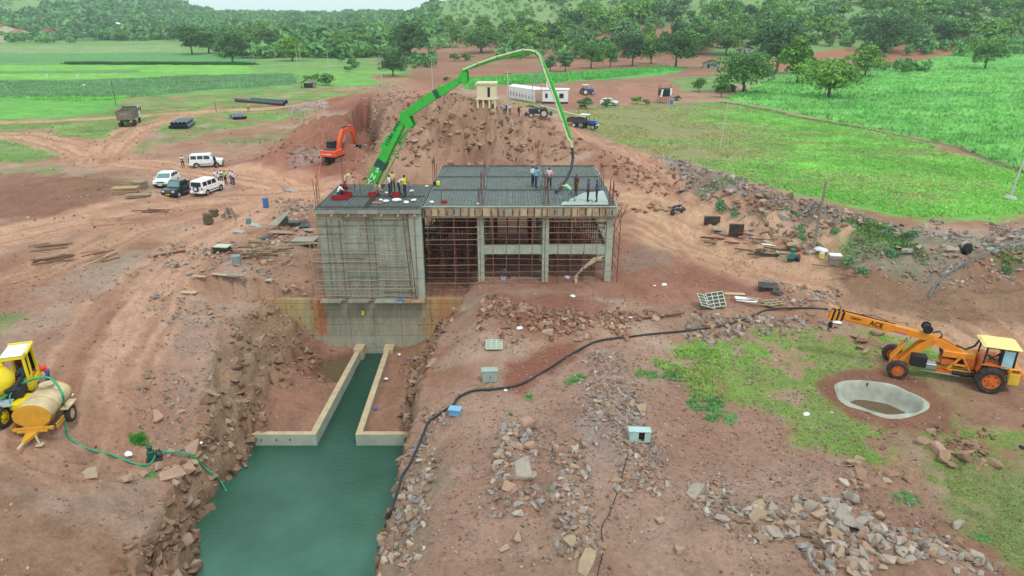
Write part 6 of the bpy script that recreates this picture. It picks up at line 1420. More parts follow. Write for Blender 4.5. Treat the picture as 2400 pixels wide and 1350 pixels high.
    MB().m(M_glass).add([(ws[0][0] + .03, -y0, ws[0][1]), (ws[0][0] + .03, y0, ws[0][1]), (ws[1][0] + .03, y1, ws[1][1]), (ws[1][0] + .03, -y1, ws[1][1])], [(0, 1, 2, 3)]).build('windscreen', t)
    MB().m(M_dglass).add([(rwn[0] - .015, -W / 2 + .2, rwn[1]), (rwn[0] - .015, W / 2 - .2, rwn[1]), (rwn[2] - .015, W / 2 - .25, rwn[3]), (rwn[2] - .015, -W / 2 + .25, rwn[3])], [(0, 1, 2, 3)]).build('rear_window', t)
    MB().m(M_trim).box((hx + .03, 0, .50), (.2, W - .05, .2), bev=.04).build('bumper', t); MB().m(paint if style == 'jeep' else M_trim).box((-hx - .03, 0, .52), (.2, W - .05, .2), bev=.04).build('bumper', t)
    gr = MB().m(M_trim).box((hx - .01, 0, .80), (.05, .84, .2)); gr.m(M_silver)
    for k in range(6): gr.box((hx + .02, -.35 + k * .14, .80), (.03, .03, .2))
    gr.build('grille', t)
    for s_ in (-1, 1):
        MB().m(M_lamp).box((hx - .02, s_ * .62, .82), (.07, .28, .18), bev=.02).build('headlight', t)
        MB().m(M_red).box((-hx - .01, s_ * (W / 2 - .12), .95), (.05, .16, .28)).build('tail_light', t)
        MB().m(M_trim).box((0, s_ * (W / 2 + .005), .56), (1.7, .03, .10)).build('side_trim', t)
        MB().m(paint if style != 'pickup' else M_trim).box((.98, s_ * (W / 2 + .12), 1.18), (.12, .2, .14), bev=.02).build('mirror', t)
        for x in (-.25, .55): MB().m(M_trim).box((x - .3, s_ * (W / 2 + .006), 1.0), (.14, .02, .03)).build('door_handle', t)
    MB().m(plate).box((hx + .14, 0, .52), (.02, .5, .12)).build('number_plate', t); MB().m(plate).box((-hx - .14, .35 if style == 'jeep' else 0, .56), (.02, .5, .12)).build('number_plate', t)
    for x in (xr_, xf_):
        for s_ in (-1, 1): wheel(t, (x, s_ * (W / 2 - .13), rw), rw, .22, M_silver if paint is not M_carb else M_rimw)
    if style == 'jeep':
        s = wheel(t, (-hx - .14, -.05, .98), .34, .2, M_carw); s.rotation_euler = (0, 0, R(90)); s.name = 'spare_wheel'
    if style == 'pickup':
        MB().m(M_trim).box((-hx + .78, 0, 1.062), (1.38, W - .22, .02)).build('load_bed', t)
        for s_ in (-1, 1): MB().m(M_silver).box((-.2, s_ * (W / 2 + .08), .46), (1.6, .14, .05)).build('side_step', t)
        for s_ in (-1, 1): MB().m(paint).box((-hx + .78, s_ * (W / 2 - .05), 1.14), (1.5, .06, .16)).build('bed_side', t)
        MB().m(paint).box((-hx + .03, 0, 1.14), (.06, W - .1, .16)).build('tailgate', t)
    return t
car('white boxy jeep-like car parked side-on facing right, with a man at its bonnet', on(487, 391), R(12), 'jeep', M_carw)
car('white rounded car parked facing the camera, behind the black pickup', on(393, 434), R(-84), 'cross', M_carw)
car('dark double-cab pickup with yellow number plate between two white cars', on(423, 456), R(-100), 'pickup', M_carb, plate=M_plate)
car('white boxy car seen from behind with a spare wheel on its back door', on(489, 452), R(78), 'jeep', M_carw)
car('white car parked far off in the yard behind a shrub', on(1428, 247), R(-25), 'cross', M_carw)
# ---- lettering
def lettering(text, par, mtx, size, m_, name='lettering'):
    cu = bpy.data.curves.new('txt', 'FONT'); cu.body = text; cu.size = size; cu.extrude = .006; cu.align_x = 'CENTER'; cu.align_y = 'CENTER'; cu.offset = size * .018
    o = bpy.data.objects.new('txt', cu); COL.objects.link(o); dg = bpy.context.evaluated_depsgraph_get(); me = bpy.data.meshes.new_from_object(o.evaluated_get(dg)); bpy.data.objects.remove(o)
    me.materials.clear(); me.materials.append(m_); q = link(name, me, par); q.matrix_local = mtx; return q
def frame(o, xdir, ydir):
    """matrix: text runs along xdir, stands along ydir, at o"""
    x = Vector(xdir).normalized(); z = x.cross(Vector(ydir)).normalized(); y = z.cross(x)
    return Matrix.Translation(Vector(o)) @ Matrix((x, y, z)).transposed().to_4x4()
class VP:
    """vertical plane through two ground points; converts photo points to local (along, up)"""
    def __init__(s, A, B, z0=0):
        s.A = Vector((A[0], A[1], z0)); d = Vector((B[0] - A[0], B[1] - A[1], 0)); s.L = d.length; s.u = d.normalized(); s.n = Vector((-s.u.y, s.u.x, 0)); s.rz = math.atan2(s.u.y, s.u.x); s.z0 = z0
    def __call__(s, px, py, off=0.0):
        d = Vector(ray(px, py)); c = Vector((0, 0, CAMH)); k = (s.A + s.n * off - c).dot(s.n) / d.dot(s.n); p = c + d * k - s.A
        return Vector((p.dot(s.u), off, p.z))
def print_marks(words, par, mtx, size, m_):
    """lettering the photograph leaves unreadable: short uneven print marks"""
    b = MB().m(m_); n = sum(words) + len(words) - 1; x = -n * size * .33
    for w in words:
        for k in range(w): b.box((x, random.uniform(-.04, .04) * size, 0), (size * random.uniform(.30, .5), size * random.uniform(.6, .85), .012)); x += size * .66
        x += size * .66
    q = link('printed_marks', b.mesh('printed_marks'), par); q.matrix_local = mtx; q['kind'] = 'stuff'; return q
# ---------------------------------------------------------------- the yellow crane
M_cr = mat('crane_orange', (226, 142, 40), .5, var=.12, scale=3, dirt=.25); M_cr2 = mat('crane_dark_orange', (206, 104, 40), .55, var=.15, scale=3, dirt=.3); M_cream = mat('cream_roof', (232, 206, 132), .5, var=.06); M_cy = mat('crane_yellow', (214, 176, 60), .5, var=.15, dirt=.2)
ga, gb = on(2313, 918), on(2099, 886)
vp = VP(ga, gb, (ga.z + gb.z) / 2)                  # near wheels' plane; local x runs to the boom
cr = thing('mobile_crane', 'yellow-orange pick-and-carry crane with long boom standing in the grass', 'crane', vp.A, vp.rz)
WB = vp.L; off = 1.05 * (1 if vp.n.y > 0 else -1)     # body centre lies behind the near wheels
sg_ = 1 if off > 0 else -1
def cp(px, py, o_=None): return vp(px, py, off if o_ is None else o_)
for x, r_, w_ in ((0, .68, .5), (WB, .50, .38)):
    for y in (0, off * 2): wheel(cr, (x, y, r_), r_, w_, M_cr2, seg=22)
def box_between(b, p, q, h, w): return b.bar(p, q, w, h)
ch = MB().m(M_cr2)
for s_ in (-.32, .32): ch.box((WB * .5, off + s_, .62), (WB * .95, .12, .16))
ch.box((WB * .30, off + .55 * -sg_ , .55), (2.2, .1, .12)); ch.box((WB, off, .52), (.3, 1.7, .2)); ch.box((0, off, .68), (.3, 1.7, .25)); ch.build('chassis', cr)
MB().m(M_black).cyl((WB * .38, off - .6 * sg_, .60), (WB * .12, off - .6 * sg_, .60), .13, 10).build('air_tank', cr)
apex = cp(2190, 793); foot = cp(2093, 848); rear = cp(2262, 832)
fr = MB().m(M_cr)
for s_ in (-.26, .26):
    y = off + s_
    P_ = [foot + Vector((.1, 0, -.12)), cp(2150, 803) + Vector((0, 0, .0)), apex + Vector((.12, 0, .13)), apex + Vector((-.22, 0, .12)), cp(2225, 808) + Vector((0, 0, .12)), rear + Vector((-.1, 0, .15)), rear + Vector((-.05, 0, -.22)), cp(2205, 812), apex + Vector((-.05, 0, -.20)), cp(2150, 822) + Vector((0, 0, -.02)), foot + Vector((-.16, 0, -.2))]
    fr.prism([(p.x, p.z) for p in P_], y - .035, y + .035, 'y')
fr.cyl((apex.x, off - .36, apex.z), (apex.x, off + .36, apex.z), .09, 12); fr.box((foot.x, off, foot.z - .1), (.3, .7, .3)); fr.build('boom_frame', cr)
# boom in two telescopic sections
t0, t1, t2 = apex, cp(2085, 766), cp(1978, 739)
bd = (t2 - t0).normalized(); up_ = Vector((0, 1, 0)).cross(bd) * (-1); up_ = Vector((-bd.z, 0, bd.x)); up_ = up_ if up_.z > 0 else -up_
MB().m(M_cr).bar(t0 - bd * .15, t1 - bd * .2, .36, .36, up=up_).build('boom_base_section', cr)
bs = MB().m(M_cr).bar(t1 - bd * .2, t2, .44, .46, up=up_); bs.m(M_trim).bar(t1 - bd * .2 + up_ * .245, t2 + up_ * .245, .10, .03, up=up_).build('boom_outer_section', cr)
MB().m(mat('dark_red_stripe', (120, 40, 30), .6)).bar(t1 + bd * .3 - up_ * .16 - Vector((0, .226 * sg_, 0)), t2 - up_ * .16 - Vector((0, .226 * sg_, 0)), .006, .02, up=up_).build('stripe', cr)
hd = MB()
for k in range(6):
    hd.m(M_cr if k % 2 else M_black); a = t2 + bd * (.02 + .115 * k) ; 
    for s_ in (-.2, .2): hd.add([a + up_ * .25 + Vector((0, s_, 0)), a + bd * .115 + up_ * (.25 - .02 * k) + Vector((0, s_, 0)), a + bd * .115 - up_ * (.32 + .02 * k) + Vector((0, s_, 0)), a - up_ * (.30 + .02 * k) + Vector((0, s_, 0)), a + up_ * .25 + Vector((0, s_ * .85, 0)), a + bd * .115 + up_ * (.25 - .02 * k) + Vector((0, s_ * .85, 0)), a + bd * .115 - up_ * (.32 + .02 * k) + Vector((0, s_ * .85, 0)), a - up_ * (.30 + .02 * k) + Vector((0, s_ * .85, 0))], [(0, 1, 2, 3), (7, 6, 5, 4), (0, 1, 5, 4), (3, 2, 6, 7), (0, 3, 7, 4), (1, 2, 6, 5)])
hd.m(M_black); a = t2 + bd * .55 - up_ * .3
hd.cyl(a - Vector((0, .12, 0)), a + Vector((0, .12, 0)), .15, 12); hd.cyl(a + up_ * .4 - Vector((0, .12, 0)), a + up_ * .4 + Vector((0, .12, 0)), .12, 12)
hk = a + Vector((0, 0, -.45)); hd.build('boom_head', cr)
h2 = MB().m(M_black).box(hk, (.22, .16, .34), bev=.04).tube([hk + Vector((0, 0, -.17)), hk + Vector((.08, 0, -.3)), hk + Vector((0, 0, -.42)), hk + Vector((-.1, 0, -.34))], .03, 6); h2.build('hook_block', cr)
for s_ in (-.05, .05): MB().m(M_dsteel).cyl(a + Vector((0, s_, 0)), hk + Vector((0, s_, .15)), .012, 4).build('wire_rope', cr)
for s_ in (-.14, .14):
    q0, q1 = cp(2088, 838) + Vector((0, s_, 0)), cp(2128, 793) + Vector((0, s_, 0)); m_ = q0.lerp(q1, .8)
    c_ = MB().m(M_cr).cyl(q0, m_, .085, 10); c_.m(M_steel).cyl(m_, q1, .05, 8); c_.build('lift_cylinder', cr)
wd = cp(2173, 768); w_ = MB().m(M_black).cyl(wd - Vector((0, .28, 0)), wd + Vector((0, .28, 0)), .17, 14)
for s_ in (-.28, .28): w_.cyl(wd + Vector((0, s_, 0)), wd + Vector((0, s_ * 1.08, 0)), .24, 16)
w_.build('winch', cr)
MB().m(M_cr).bar(cp(2144, 772), cp(2147, 752), .04).build('rope_guide', cr)
MB().m(M_dsteel).tube([wd + Vector((0, .1, .2)), t1 + up_ * .32, t2 + up_ * .28], .012, 4).build('wire_rope', cr)
for s_ in (0, .08): MB().m(M_black).tube([cp(2186, 779) + Vector((0, s_, 0)), cp(2203, 776) + Vector((0, s_, 0)), cp(2208, 786) + Vector((0, s_, 0)), cp(2200, 795) + Vector((0, s_, 0))], .025, 6).build('hydraulic_hose', cr)
for s_ in (0, .1): MB().m(M_black).tube([cp(2240, 812) + Vector((0, s_, .1)), cp(2262, 820) + Vector((0, s_, .05)), cp(2283, 814) + Vector((0, s_, .1)), cp(2298, 796) + Vector((0, s_, .1))], .03, 6).build('hydraulic_hose', cr)
MB().m(M_black).tube([t1 + up_ * .28 + bd * .2, t1 + up_ * .42 + bd * .9, t1 + up_ * .26 + bd * 1.6], .018, 5).build('hydraulic_hose', cr)
bx = cp(2144, 852); MB().m(M_trim).box((bx.x, off - .55 * sg_, 1.02), (.72, .5, .62), bev=.02).build('battery_box', cr)
MB().m(M_steel).box((bx.x - .6, off - .5 * sg_, .8), (.55, .45, .3), bev=.03).build('oil_tank', cr)
e0, e1 = cp(2200, 845).x, cp(2278, 845).x; ex, el = (e0 + e1) / 2, abs(e1 - e0)
en = MB().m(M_cr).box((ex, off, 1.52), (el, .85, .35), bev=.03); en.m(M_cr2).box((ex - el * .36, off, 1.15), (el * .3, .95, .55)).box((ex + el * .3, off, 1.05), (el * .35, .8, .3)); en.m(M_trim).box((ex + el * .5, off, 1.5), (.04, .7, .3)).box((ex, off, 1.12), (el * .45, .6, .35)); en.build('engine_hood', cr)
for (x0, z0, x1, z1) in ((ex - .1, 1.55, ex + .45, .72), (ex - .15, 1.55, ex - .65, .72), (ex + .45, .72, ex - .65, .72), (ex + .3, 1.05, ex - .5, 1.05)):
    MB().m(M_cr).bar((x0, off - .56 * sg_, z0), (x1, off - .56 * sg_, z1), .07, .10).build('side_frame', cr)
MB().m(M_steel).cyl((WB * .75, off - .62 * sg_, .5), (WB * .3, off - .62 * sg_, .45), .035, 8).build('steering_cylinder', cr)
# cab
cx0, cx1 = cp(2300, 840, off * .45).x, cp(2380, 840, off * .45).x; cxm, cl = (cx0 + cx1) / 2, abs(cx1 - cx0)
cz0, cz1 = 1.02, 2.42; cw = 1.25; cy_ = off * .75
cb = MB().m(M_trim)
for sx in (-1, 1):
    for sy in (-1, 1): cb.bar((cxm + sx * cl * .47, cy_ + sy * cw * .47, cz0), (cxm + sx * cl * .44, cy_ + sy * cw * .47, cz1), .07)
cb.bar((cxm - .06, cy_ - cw * .47 * sg_, cz0), (cxm - .06, cy_ - cw * .47 * sg_, cz1), .09)
for z in (cz0 + .03, cz1 - .03):
    for sy in (-1, 1): cb.bar((cxm - cl * .47, cy_ + sy * cw * .47, z), (cxm + cl * .47, cy_ + sy * cw * .47, z), .07)
    for sx in (-1, 1): cb.bar((cxm + sx * cl * .46, cy_ - cw * .47, z), (cxm + sx * cl * .46, cy_ + cw * .47, z), .07)
cb.build('cab_frame', cr)
MB().m(mat('cab_glass', (150, 196, 206), .12, spec=.7)).box((cxm - cl * .24, cy_ - cw * .475 * sg_, (cz0 + cz1) / 2 + .1), (cl * .34, .02, 1.0)).build('window', cr)
MB().m(M_glass).box((cxm - cl * .46, cy_, (cz0 + cz1) / 2 + .1), (.02, cw * .85, 1.05)).build('rear_window', cr)
MB().m(M_cream).box((cxm + .03, cy_, cz1 + .07), (cl + .28, cw + .28, .12), bev=.05, top=(.93, .93)).build('cab_roof', cr)
MB().m(M_cr2).box((cxm, cy_, cz0 - .06), (cl, cw, .14)).build('cab_floor', cr)
MB().m(M_cr2).box((cxm + cl * .5, cy_, cz0 + .25), (.12, cw * .9, .7), rot=(0, -.2, 0)).build('cab_front', cr)
MB().m(M_black).box((cxm - .25, cy_, cz0 + .3), (.5, .5, .14), bev=.03).box((cxm - .5, cy_, cz0 + .6), (.12, .5, .6), bev=.03).build('driver_seat', cr)
MB().m(M_black).cyl((cxm + .3, cy_, cz0 + .1), (cxm + .25, cy_, cz0 + .6), .03, 6).cyl((cxm + .24, cy_, cz0 + .6), (cxm + .22, cy_, cz0 + .64), .2, 12).build('steering_wheel', cr)
dr = person(cr.matrix_basis @ Vector((cxm - .22, cy_, cz0 - .08)), math.degrees(vp.rz), 'sit', (36, 40, 52), (40, 44, 60), 'driver in dark clothes sitting in the cab of the yellow crane')
MB().m(M_cr2).box((cp(2340, 880).x - .05, off, .95), (1.5, 1.5, .35), bev=.05).build('fender', cr)
MB().m(M_cr2).box((0, off * .98, 1.44), (1.1, 1.9, .05)).build('fender', cr)
cwx = -1.0
MB().m(M_cy).box((cwx, off, .86), (.55, 2.0, .72), bev=.06).build('counterweight', cr); MB().m(M_cr).box((cwx + .02, off, 1.32), (.6, 2.0, .24), bev=.04).build('rear_panel', cr)
# lettering: reads left to right in the picture, i.e. against local x
tx = Vector((-1, 0, 0)) if True else None
yface = Vector((0, -sg_ * .232, 0))
M_ink = mat('black_print', (18, 16, 16), .6, var=0); M_pink = mat('magenta_print', (200, 60, 150), .6, var=0)
lettering('ACE', cr, frame(t1.lerp(t2, .30) + yface + up_ * .02, -bd, up_), .36, M_ink)
lettering('12XW', cr, frame(t1.lerp(t2, .76) + yface + up_ * .05, -bd, up_), .20, M_ink)
print_marks((5, 8), cr, frame(t1.lerp(t2, -.12) + yface * .82 - up_ * .12, -bd, up_), .14, M_pink)
lettering('ACE', cr, frame((cwx + .02, off - sg_ * 1.012, 1.32), (-1, 0, 0), (0, 0, 1)), .17, M_ink)

# ---------------------------------------------------------------- concrete pump with its green boom
M_gr = mat('boom_green', (50, 180, 60), .45, var=.12, scale=2, spec=.4, dirt=.12); M_grd = mat('boom_band', (40, 84, 76), .5); M_pipe = mat('delivery_pipe', (206, 206, 170), .5, var=.12, scale=2, dirt=.15); M_wr = mat('white_print', (220, 244, 220), .5, var=0)
A_ = PD(868, 433, 58.5); B_ = PD(1341, 345, 54.0)
vb = VP(A_, B_, 0)
pp = thing('concrete_pump', 'concrete pump lorry behind the left block with a tall folding green boom', 'concrete pump', vb.A, vb.rz)
def bp_(px, py, o=0.0): return vb(px, py, o)
def seg(name, P, ws, hs_, m_=M_gr, o=0.0):
    """box girder through photo points with changing section"""
    pts = [bp_(a, b_, o) for a, b_ in P]; V = []; F = []
    for i, p in enumerate(pts):
        d = (pts[min(i + 1, len(pts) - 1)] - pts[max(i - 1, 0)]).normalized(); u = Vector((-d.z, 0, d.x)); w, h = ws[i] / 2, hs_[i] / 2
        V += [p + Vector((0, -w, 0)) - u * h, p + Vector((0, w, 0)) - u * h, p + Vector((0, w, 0)) + u * h, p + Vector((0, -w, 0)) + u * h]
    for i in range(len(pts) - 1):
        for k in range(4): F.append((i * 4 + k, i * 4 + (k + 1) % 4, i * 4 + 4 + (k + 1) % 4, i * 4 + 4 + k))
    F += [(3, 2, 1, 0), tuple(len(V) - 4 + k for k in range(4))]
    return MB().m(m_).add(V, F).build(name, pp)
s1 = seg('boom_section', [(866, 442), (878, 415), (915, 340), (951, 272)], [.8, .75, .66, .5], [.92, .88, .75, .55])
s2 = seg('boom_section', [(950, 270), (1010, 228), (1050, 205), (1083, 184)], [.5, .52, .46, .38], [.62, .7, .56, .45])
s3 = seg('boom_section', [(1088, 162), (1150, 140), (1205, 126), (1240, 123)], [.36, .36, .3, .26], [.3, .38, .28, .22])
s4 = seg('boom_section', [(1262, 126), (1290, 195), (1318, 270), (1339, 332)], [.3, .34, .28, .2], [.26, .36, .3, .2])
seg('boom_band', [(890, 393), (899, 375)], [.77, .74], [.89, .85], M_grd); seg('boom_band', [(1020, 222), (1029, 217)], [.53, .53], [.71, .70], M_grd)
seg('boom_collar', [(1032, 215), (1040, 210)], [.58, .58], [.8, .76]); seg('boom_collar', [(905, 352), (922, 322)], [.72, .66], [.97, .88])
def plate(name, P, w, m_=M_gr, o=0.0, t=.06):
    pts = [bp_(a, b_, o) for a, b_ in P]; b = MB().m(m_)
    for s_ in (-w, w): b.prism([(p.x, p.z) for p in pts], o + s_ - t / 2, o + s_ + t / 2, 'y')
    return b.build(name, pp)
plate('knuckle', [(940, 262), (955, 258), (964, 275), (972, 292), (962, 304), (952, 292), (944, 285)], .33)
plate('knuckle', [(1080, 172), (1088, 160), (1096, 168), (1098, 190), (1088, 196), (1076, 186)], .26)
plate('knuckle', [(1232, 116), (1252, 115), (1267, 124), (1262, 132), (1250, 126), (1234, 126)], .2)
def ram(P, r0=.11):
    a, b_ = bp_(*P[0]), bp_(*P[1]); m_ = a.lerp(b_, .6); c_ = MB().m(M_gr).cyl(a, m_, r0, 9); c_.m(M_steel).cyl(m_, b_, r0 * .5, 7); c_.build('hydraulic_ram', pp)
ram([(925, 340), (962, 298)], .14); ram([(1040, 216), (1090, 188)], .11); ram([(1195, 135), (1240, 129)], .06); ram([(878, 440), (925, 342)], .07)
# delivery pipe along the boom
def pipe(P, r_=.075, o=-.32, m_=M_pipe, name='delivery_pipe'):
    pts = [bp_(a, b_, o) for a, b_ in P]; MB().m(m_).tube(pts, r_, 8).build(name, pp)
pipe([(958, 305), (935, 352), (908, 405), (890, 440)], .06, -.55, M_gr)
pipe([(1085, 164), (1120, 149), (1165, 133), (1205, 122), (1226, 117)]); pipe([(1226, 117), (1244, 118), (1256, 122), (1264, 130), (1272, 156), (1290, 206), (1312, 268), (1331, 325)])
pipe([(1331, 325), (1338, 333), (1341, 347)], .09)
for P in ((1120, 149), (1165, 133), (1205, 122), (1272, 156), (1290, 206), (1302, 240), (1318, 284), (1226, 117), (1256, 122)):
    c_ = bp_(P[0], P[1], -.32); MB().m(M_conc).ball(c_, .11, 8, 5).build('pipe_coupling', pp)
# rubber end hose down to the man who holds it
e_ = bp_(1341, 346, -.32); w0 = vb.A + vb.u * e_.x + vb.n * e_.y + Vector((0, 0, e_.z))
hp = [w0, PD(1343, 372, w0.y - .2), PD(1338, 398, w0.y - .8), PD(1328, 420, w0.y - 1.6), PD(1315, 438, w0.y - 2.4), pz(1303, 450, ZS + .25)]
inv = Matrix.Translation(vb.A) @ Matrix.Rotation(vb.rz, 4, 'Z'); inv.invert()
MB().m(mat('rubber_hose', (44, 52, 56), .55)).tube([inv @ p for p in hp], .11, 10).build('end_hose', pp)
# lettering down the first section
d1 = (bp_(915, 340) - bp_(878, 415)).normalized(); u1 = Vector((-d1.z, 0, d1.x))
for ch_, P in (('S', (889, 397)), ('N', (879, 412)), ('Y', (870, 424))):
    lettering(ch_, pp, frame(bp_(*P) + Vector((0, -.41, 0)), (d1 * .8 + u1 * -.6) if False else u1 * -1, d1), .62, M_wr)
d2 = (bp_(951, 272) - bp_(915, 340)).normalized(); u2 = Vector((-d2.z, 0, d2.x))
print_marks((5, 4), pp, frame(bp_(928, 310) + Vector((0, -.345, 0)) + u2 * .12, d2, -u2 * -1), .38, M_grd)
# lorry under it, mostly hidden
b = MB().m(M_dsteel).box((2.5, 0, .95), (9.5, .9, .3)); b.build('chassis', pp)
for x in (-1.6, -.2, 4.6, 6.1):
    for y in (-1.0, 1.0): wheel(pp, (x, y, .5), .5, .32, M_rimw)
MB().m(mat('pump_cab', (222, 204, 150), .5, var=.08)).box((2.2, -.4, 2.75), (1.9, 1.9, 2.3), bev=.12, top=(.92, .92)).build('cab', pp)
MB().m(M_dglass).box((3.12, -.4, 3.2), (.12, 1.5, .8)).build('windscreen', pp); MB().m(M_gr).box((.0, 0, 2.4), (1.3, 1.3, 2.6), bev=.08).build('turret', pp)
MB().m(M_white).box((1.6, 1.1, 2.4), (1.8, .5, 1.0), bev=.05).build('tool_box', pp)
for k in range(9): MB().m(M_steel).bar((.9 + .16 * k, -1.35, 3.0), (.9 + .16 * k, -1.35, 4.6), .03).build('guard_rail', pp)
for z in (3.0, 4.6): MB().m(M_steel).bar((.85, -1.35, z), (2.3, -1.35, z), .04).build('guard_rail', pp)
for (x, y) in ((-1.5, -2.4), (5.0, -2.2), (-1.5, 2.4), (5, 2.2)):
    MB().m(M_gr).bar((x, y * .3, 1.0), (x, y, 1.0), .2).bar((x, y, 1.1), (x, y, .0), .14).build('outrigger', pp)

# ---------------------------------------------------------------- excavator
M_ex = mat('excavator_orange', (222, 86, 44), .45, var=.1, scale=3, dirt=.15)
gx_ = on(788, 379); hd_ = R(72)
ex_ = thing('excavator', 'orange crawler excavator at the trench edge with its bucket hanging down', 'excavator', gx_, hd_)
ex_.scale = (.8,) * 3; ve = VP(gx_, gx_ + Vector((math.cos(hd_), math.sin(hd_), 0)), gx_.z)
for s_ in (-1, 1):
    pr = [(-1.8, .45), (-1.65, .12), (-1.3, 0), (1.3, 0), (1.65, .12), (1.8, .45), (1.6, .78), (1.3, .88), (-1.3, .88), (-1.6, .78)]
    tr = MB().m(mat('track_steel', (120, 104, 90), .8, var=.2, dirt=.5)).prism(pr, s_ * 1.18 - .28, s_ * 1.18 + .28, 'y')
    for k in range(14): tr.box((-1.5 + k * .23, s_ * 1.18, .90), (.06, .56, .05)); tr.box((-1.5 + k * .23, s_ * 1.18, -.01), (.06, .56, .05))
    for z in (.25, .6):
        tr.box((-1.81 + abs(z - .45), s_ * 1.18, z), (.05, .56, .06)); tr.box((1.81 - abs(z - .45), s_ * 1.18, z), (.05, .56, .06))
    tr.build('track', ex_)
MB().m(M_dsteel).box((0, 0, .7), (1.8, 1.8, .35)).cyl((0, 0, .85), (0, 0, 1.1), .7, 16).build('undercarriage', ex_)
MB().m(M_ex).prism([(-2.35, -.9), (-2.35, .9), (-2.0, 1.38), (-1.3, 1.42), (-1.3, -1.42), (-2.0, -1.38)], 1.1, 2.0, 'z').build('counterweight', ex_, bevel=.05)
MB().m(M_ex).box((-.1, 0, 1.3), (2.6, 2.75, .35), bev=.05).box((-.75, -1.0, 1.75), (1.5, .7, .6), bev=.05).build('house', ex_)
MB().m(M_dsteel).box((-1.25, 0, 2.0), (1.0, 2.1, .35), bev=.05).build('engine_cover', ex_)
cbx = MB().m(M_trim).box((.5, .85, 1.95), (1.5, .95, 1.0), bev=.05).box((.5, .85, 2.95), (1.5, .95, .12), bev=.03)
for sx in (-.7, .7):
    for sy in (-.42, .42): cbx.bar((.5 + sx, .85 + sy, 2.3), (.5 + sx, .85 + sy, 2.95), .08)
cbx.build('cab', ex_)
for (c_, d_) in (((1.25, .85, 2.55), (.02, .8, .7)), ((-.25, .85, 2.6), (.02, .8, .55)), ((.5, 1.32, 2.6), (1.3, .02, .6)), ((.5, .38, 2.6), (1.3, .02, .6))): MB().m(M_dglass).box(c_, d_).build('window', ex_)
for y in (-1.0, .9): MB().m(M_plate).box((-2.18, y, 1.85), (.1, .3, .12)).build('lamp', ex_)
print_marks((4, 7), ex_, frame((-2.365, 0, 1.5), (0, -1, 0), (0, 0, 1)), .22, M_wr)
def e(px, py): p = ve(px, py); return Vector((p.x, 0, p.z))
def arm(name, pts, hs_, w):
    V = []; F = []
    for i, p in enumerate(pts):
        d = (pts[min(i + 1, len(pts) - 1)] - pts[max(i - 1, 0)]).normalized(); u = Vector((-d.z, 0, d.x)); h = hs_[i] / 2
        V += [p + Vector((0, -w / 2, 0)) - u * h, p + Vector((0, w / 2, 0)) - u * h, p + Vector((0, w / 2, 0)) + u * h, p + Vector((0, -w / 2, 0)) + u * h]
    for i in range(len(pts) - 1):
        for k in range(4): F.append((i * 4 + k, i * 4 + (k + 1) % 4, i * 4 + 4 + (k + 1) % 4, i * 4 + 4 + k))
    F += [(3, 2, 1, 0), tuple(len(V) - 4 + k for k in range(4))]; return MB().m(M_ex).add(V, F).build(name, ex_)
p0 = Vector((.9, 0, 1.7)); p1 = Vector((2.6, 0, 4.2)); p2 = Vector((5.3, 0, 4.0)); p3 = Vector((5.0, 0, 4.9)); p4 = Vector((6.3, 0, 1.6))
arm('boom', [p0, p0.lerp(p1, .5) + Vector((-.1, 0, .1)), p1, p1.lerp(p2, .5) + Vector((0, 0, .2)), p2], [.6, .75, .85, .65, .4], .5)
arm('stick', [p3, p2 + Vector((.15, 0, .1)), p2.lerp(p4, .5), p4], [.3, .7, .5, .3], .38)
for a, b_ in ((p1 + Vector((0, 0, .55)), p3), (p2 + Vector((.5, 0, .0)), p4 + Vector((.4, 0, .6)))):
    c_ = MB().m(M_trim).cyl(a, a.lerp(b_, .6), .11, 8); c_.m(M_steel).cyl(a.lerp(b_, .6), b_, .06, 8); c_.build('hydraulic_ram', ex_)
for s_ in (-.38, .38):
    a, b_ = Vector((1.3, s_, 1.4)), Vector((2.5, s_, 3.7)); c_ = MB().m(M_trim).cyl(a, a.lerp(b_, .55), .11, 8); c_.m(M_steel).cyl(a.lerp(b_, .55), b_, .06, 8); c_.build('hydraulic_ram', ex_)
bk_ = MB().m(M_dsteel); pr = [(6.1, 1.6), (6.6, 1.7), (6.9, 1.2), (6.7, .55), (6.15, .35), (5.75, .7), (5.85, .75), (6.2, .5), (6.6, .65), (6.75, 1.2), (6.5, 1.5), (6.2, 1.5)]
bk_.prism(pr, -.6, .6, 'y'); 
for s_ in (-.58, .58): bk_.prism([(6.1, 1.6), (6.6, 1.7), (6.9, 1.2), (6.7, .55), (6.15, .35), (5.75, .7)], s_ - .03, s_ + .03, 'y')
bk_.build('bucket', ex_)
for k in range(5): MB().m(M_steel).box((5.66, -.5 + k * .25, .66), (.22, .09, .06)).build('tooth', ex_)

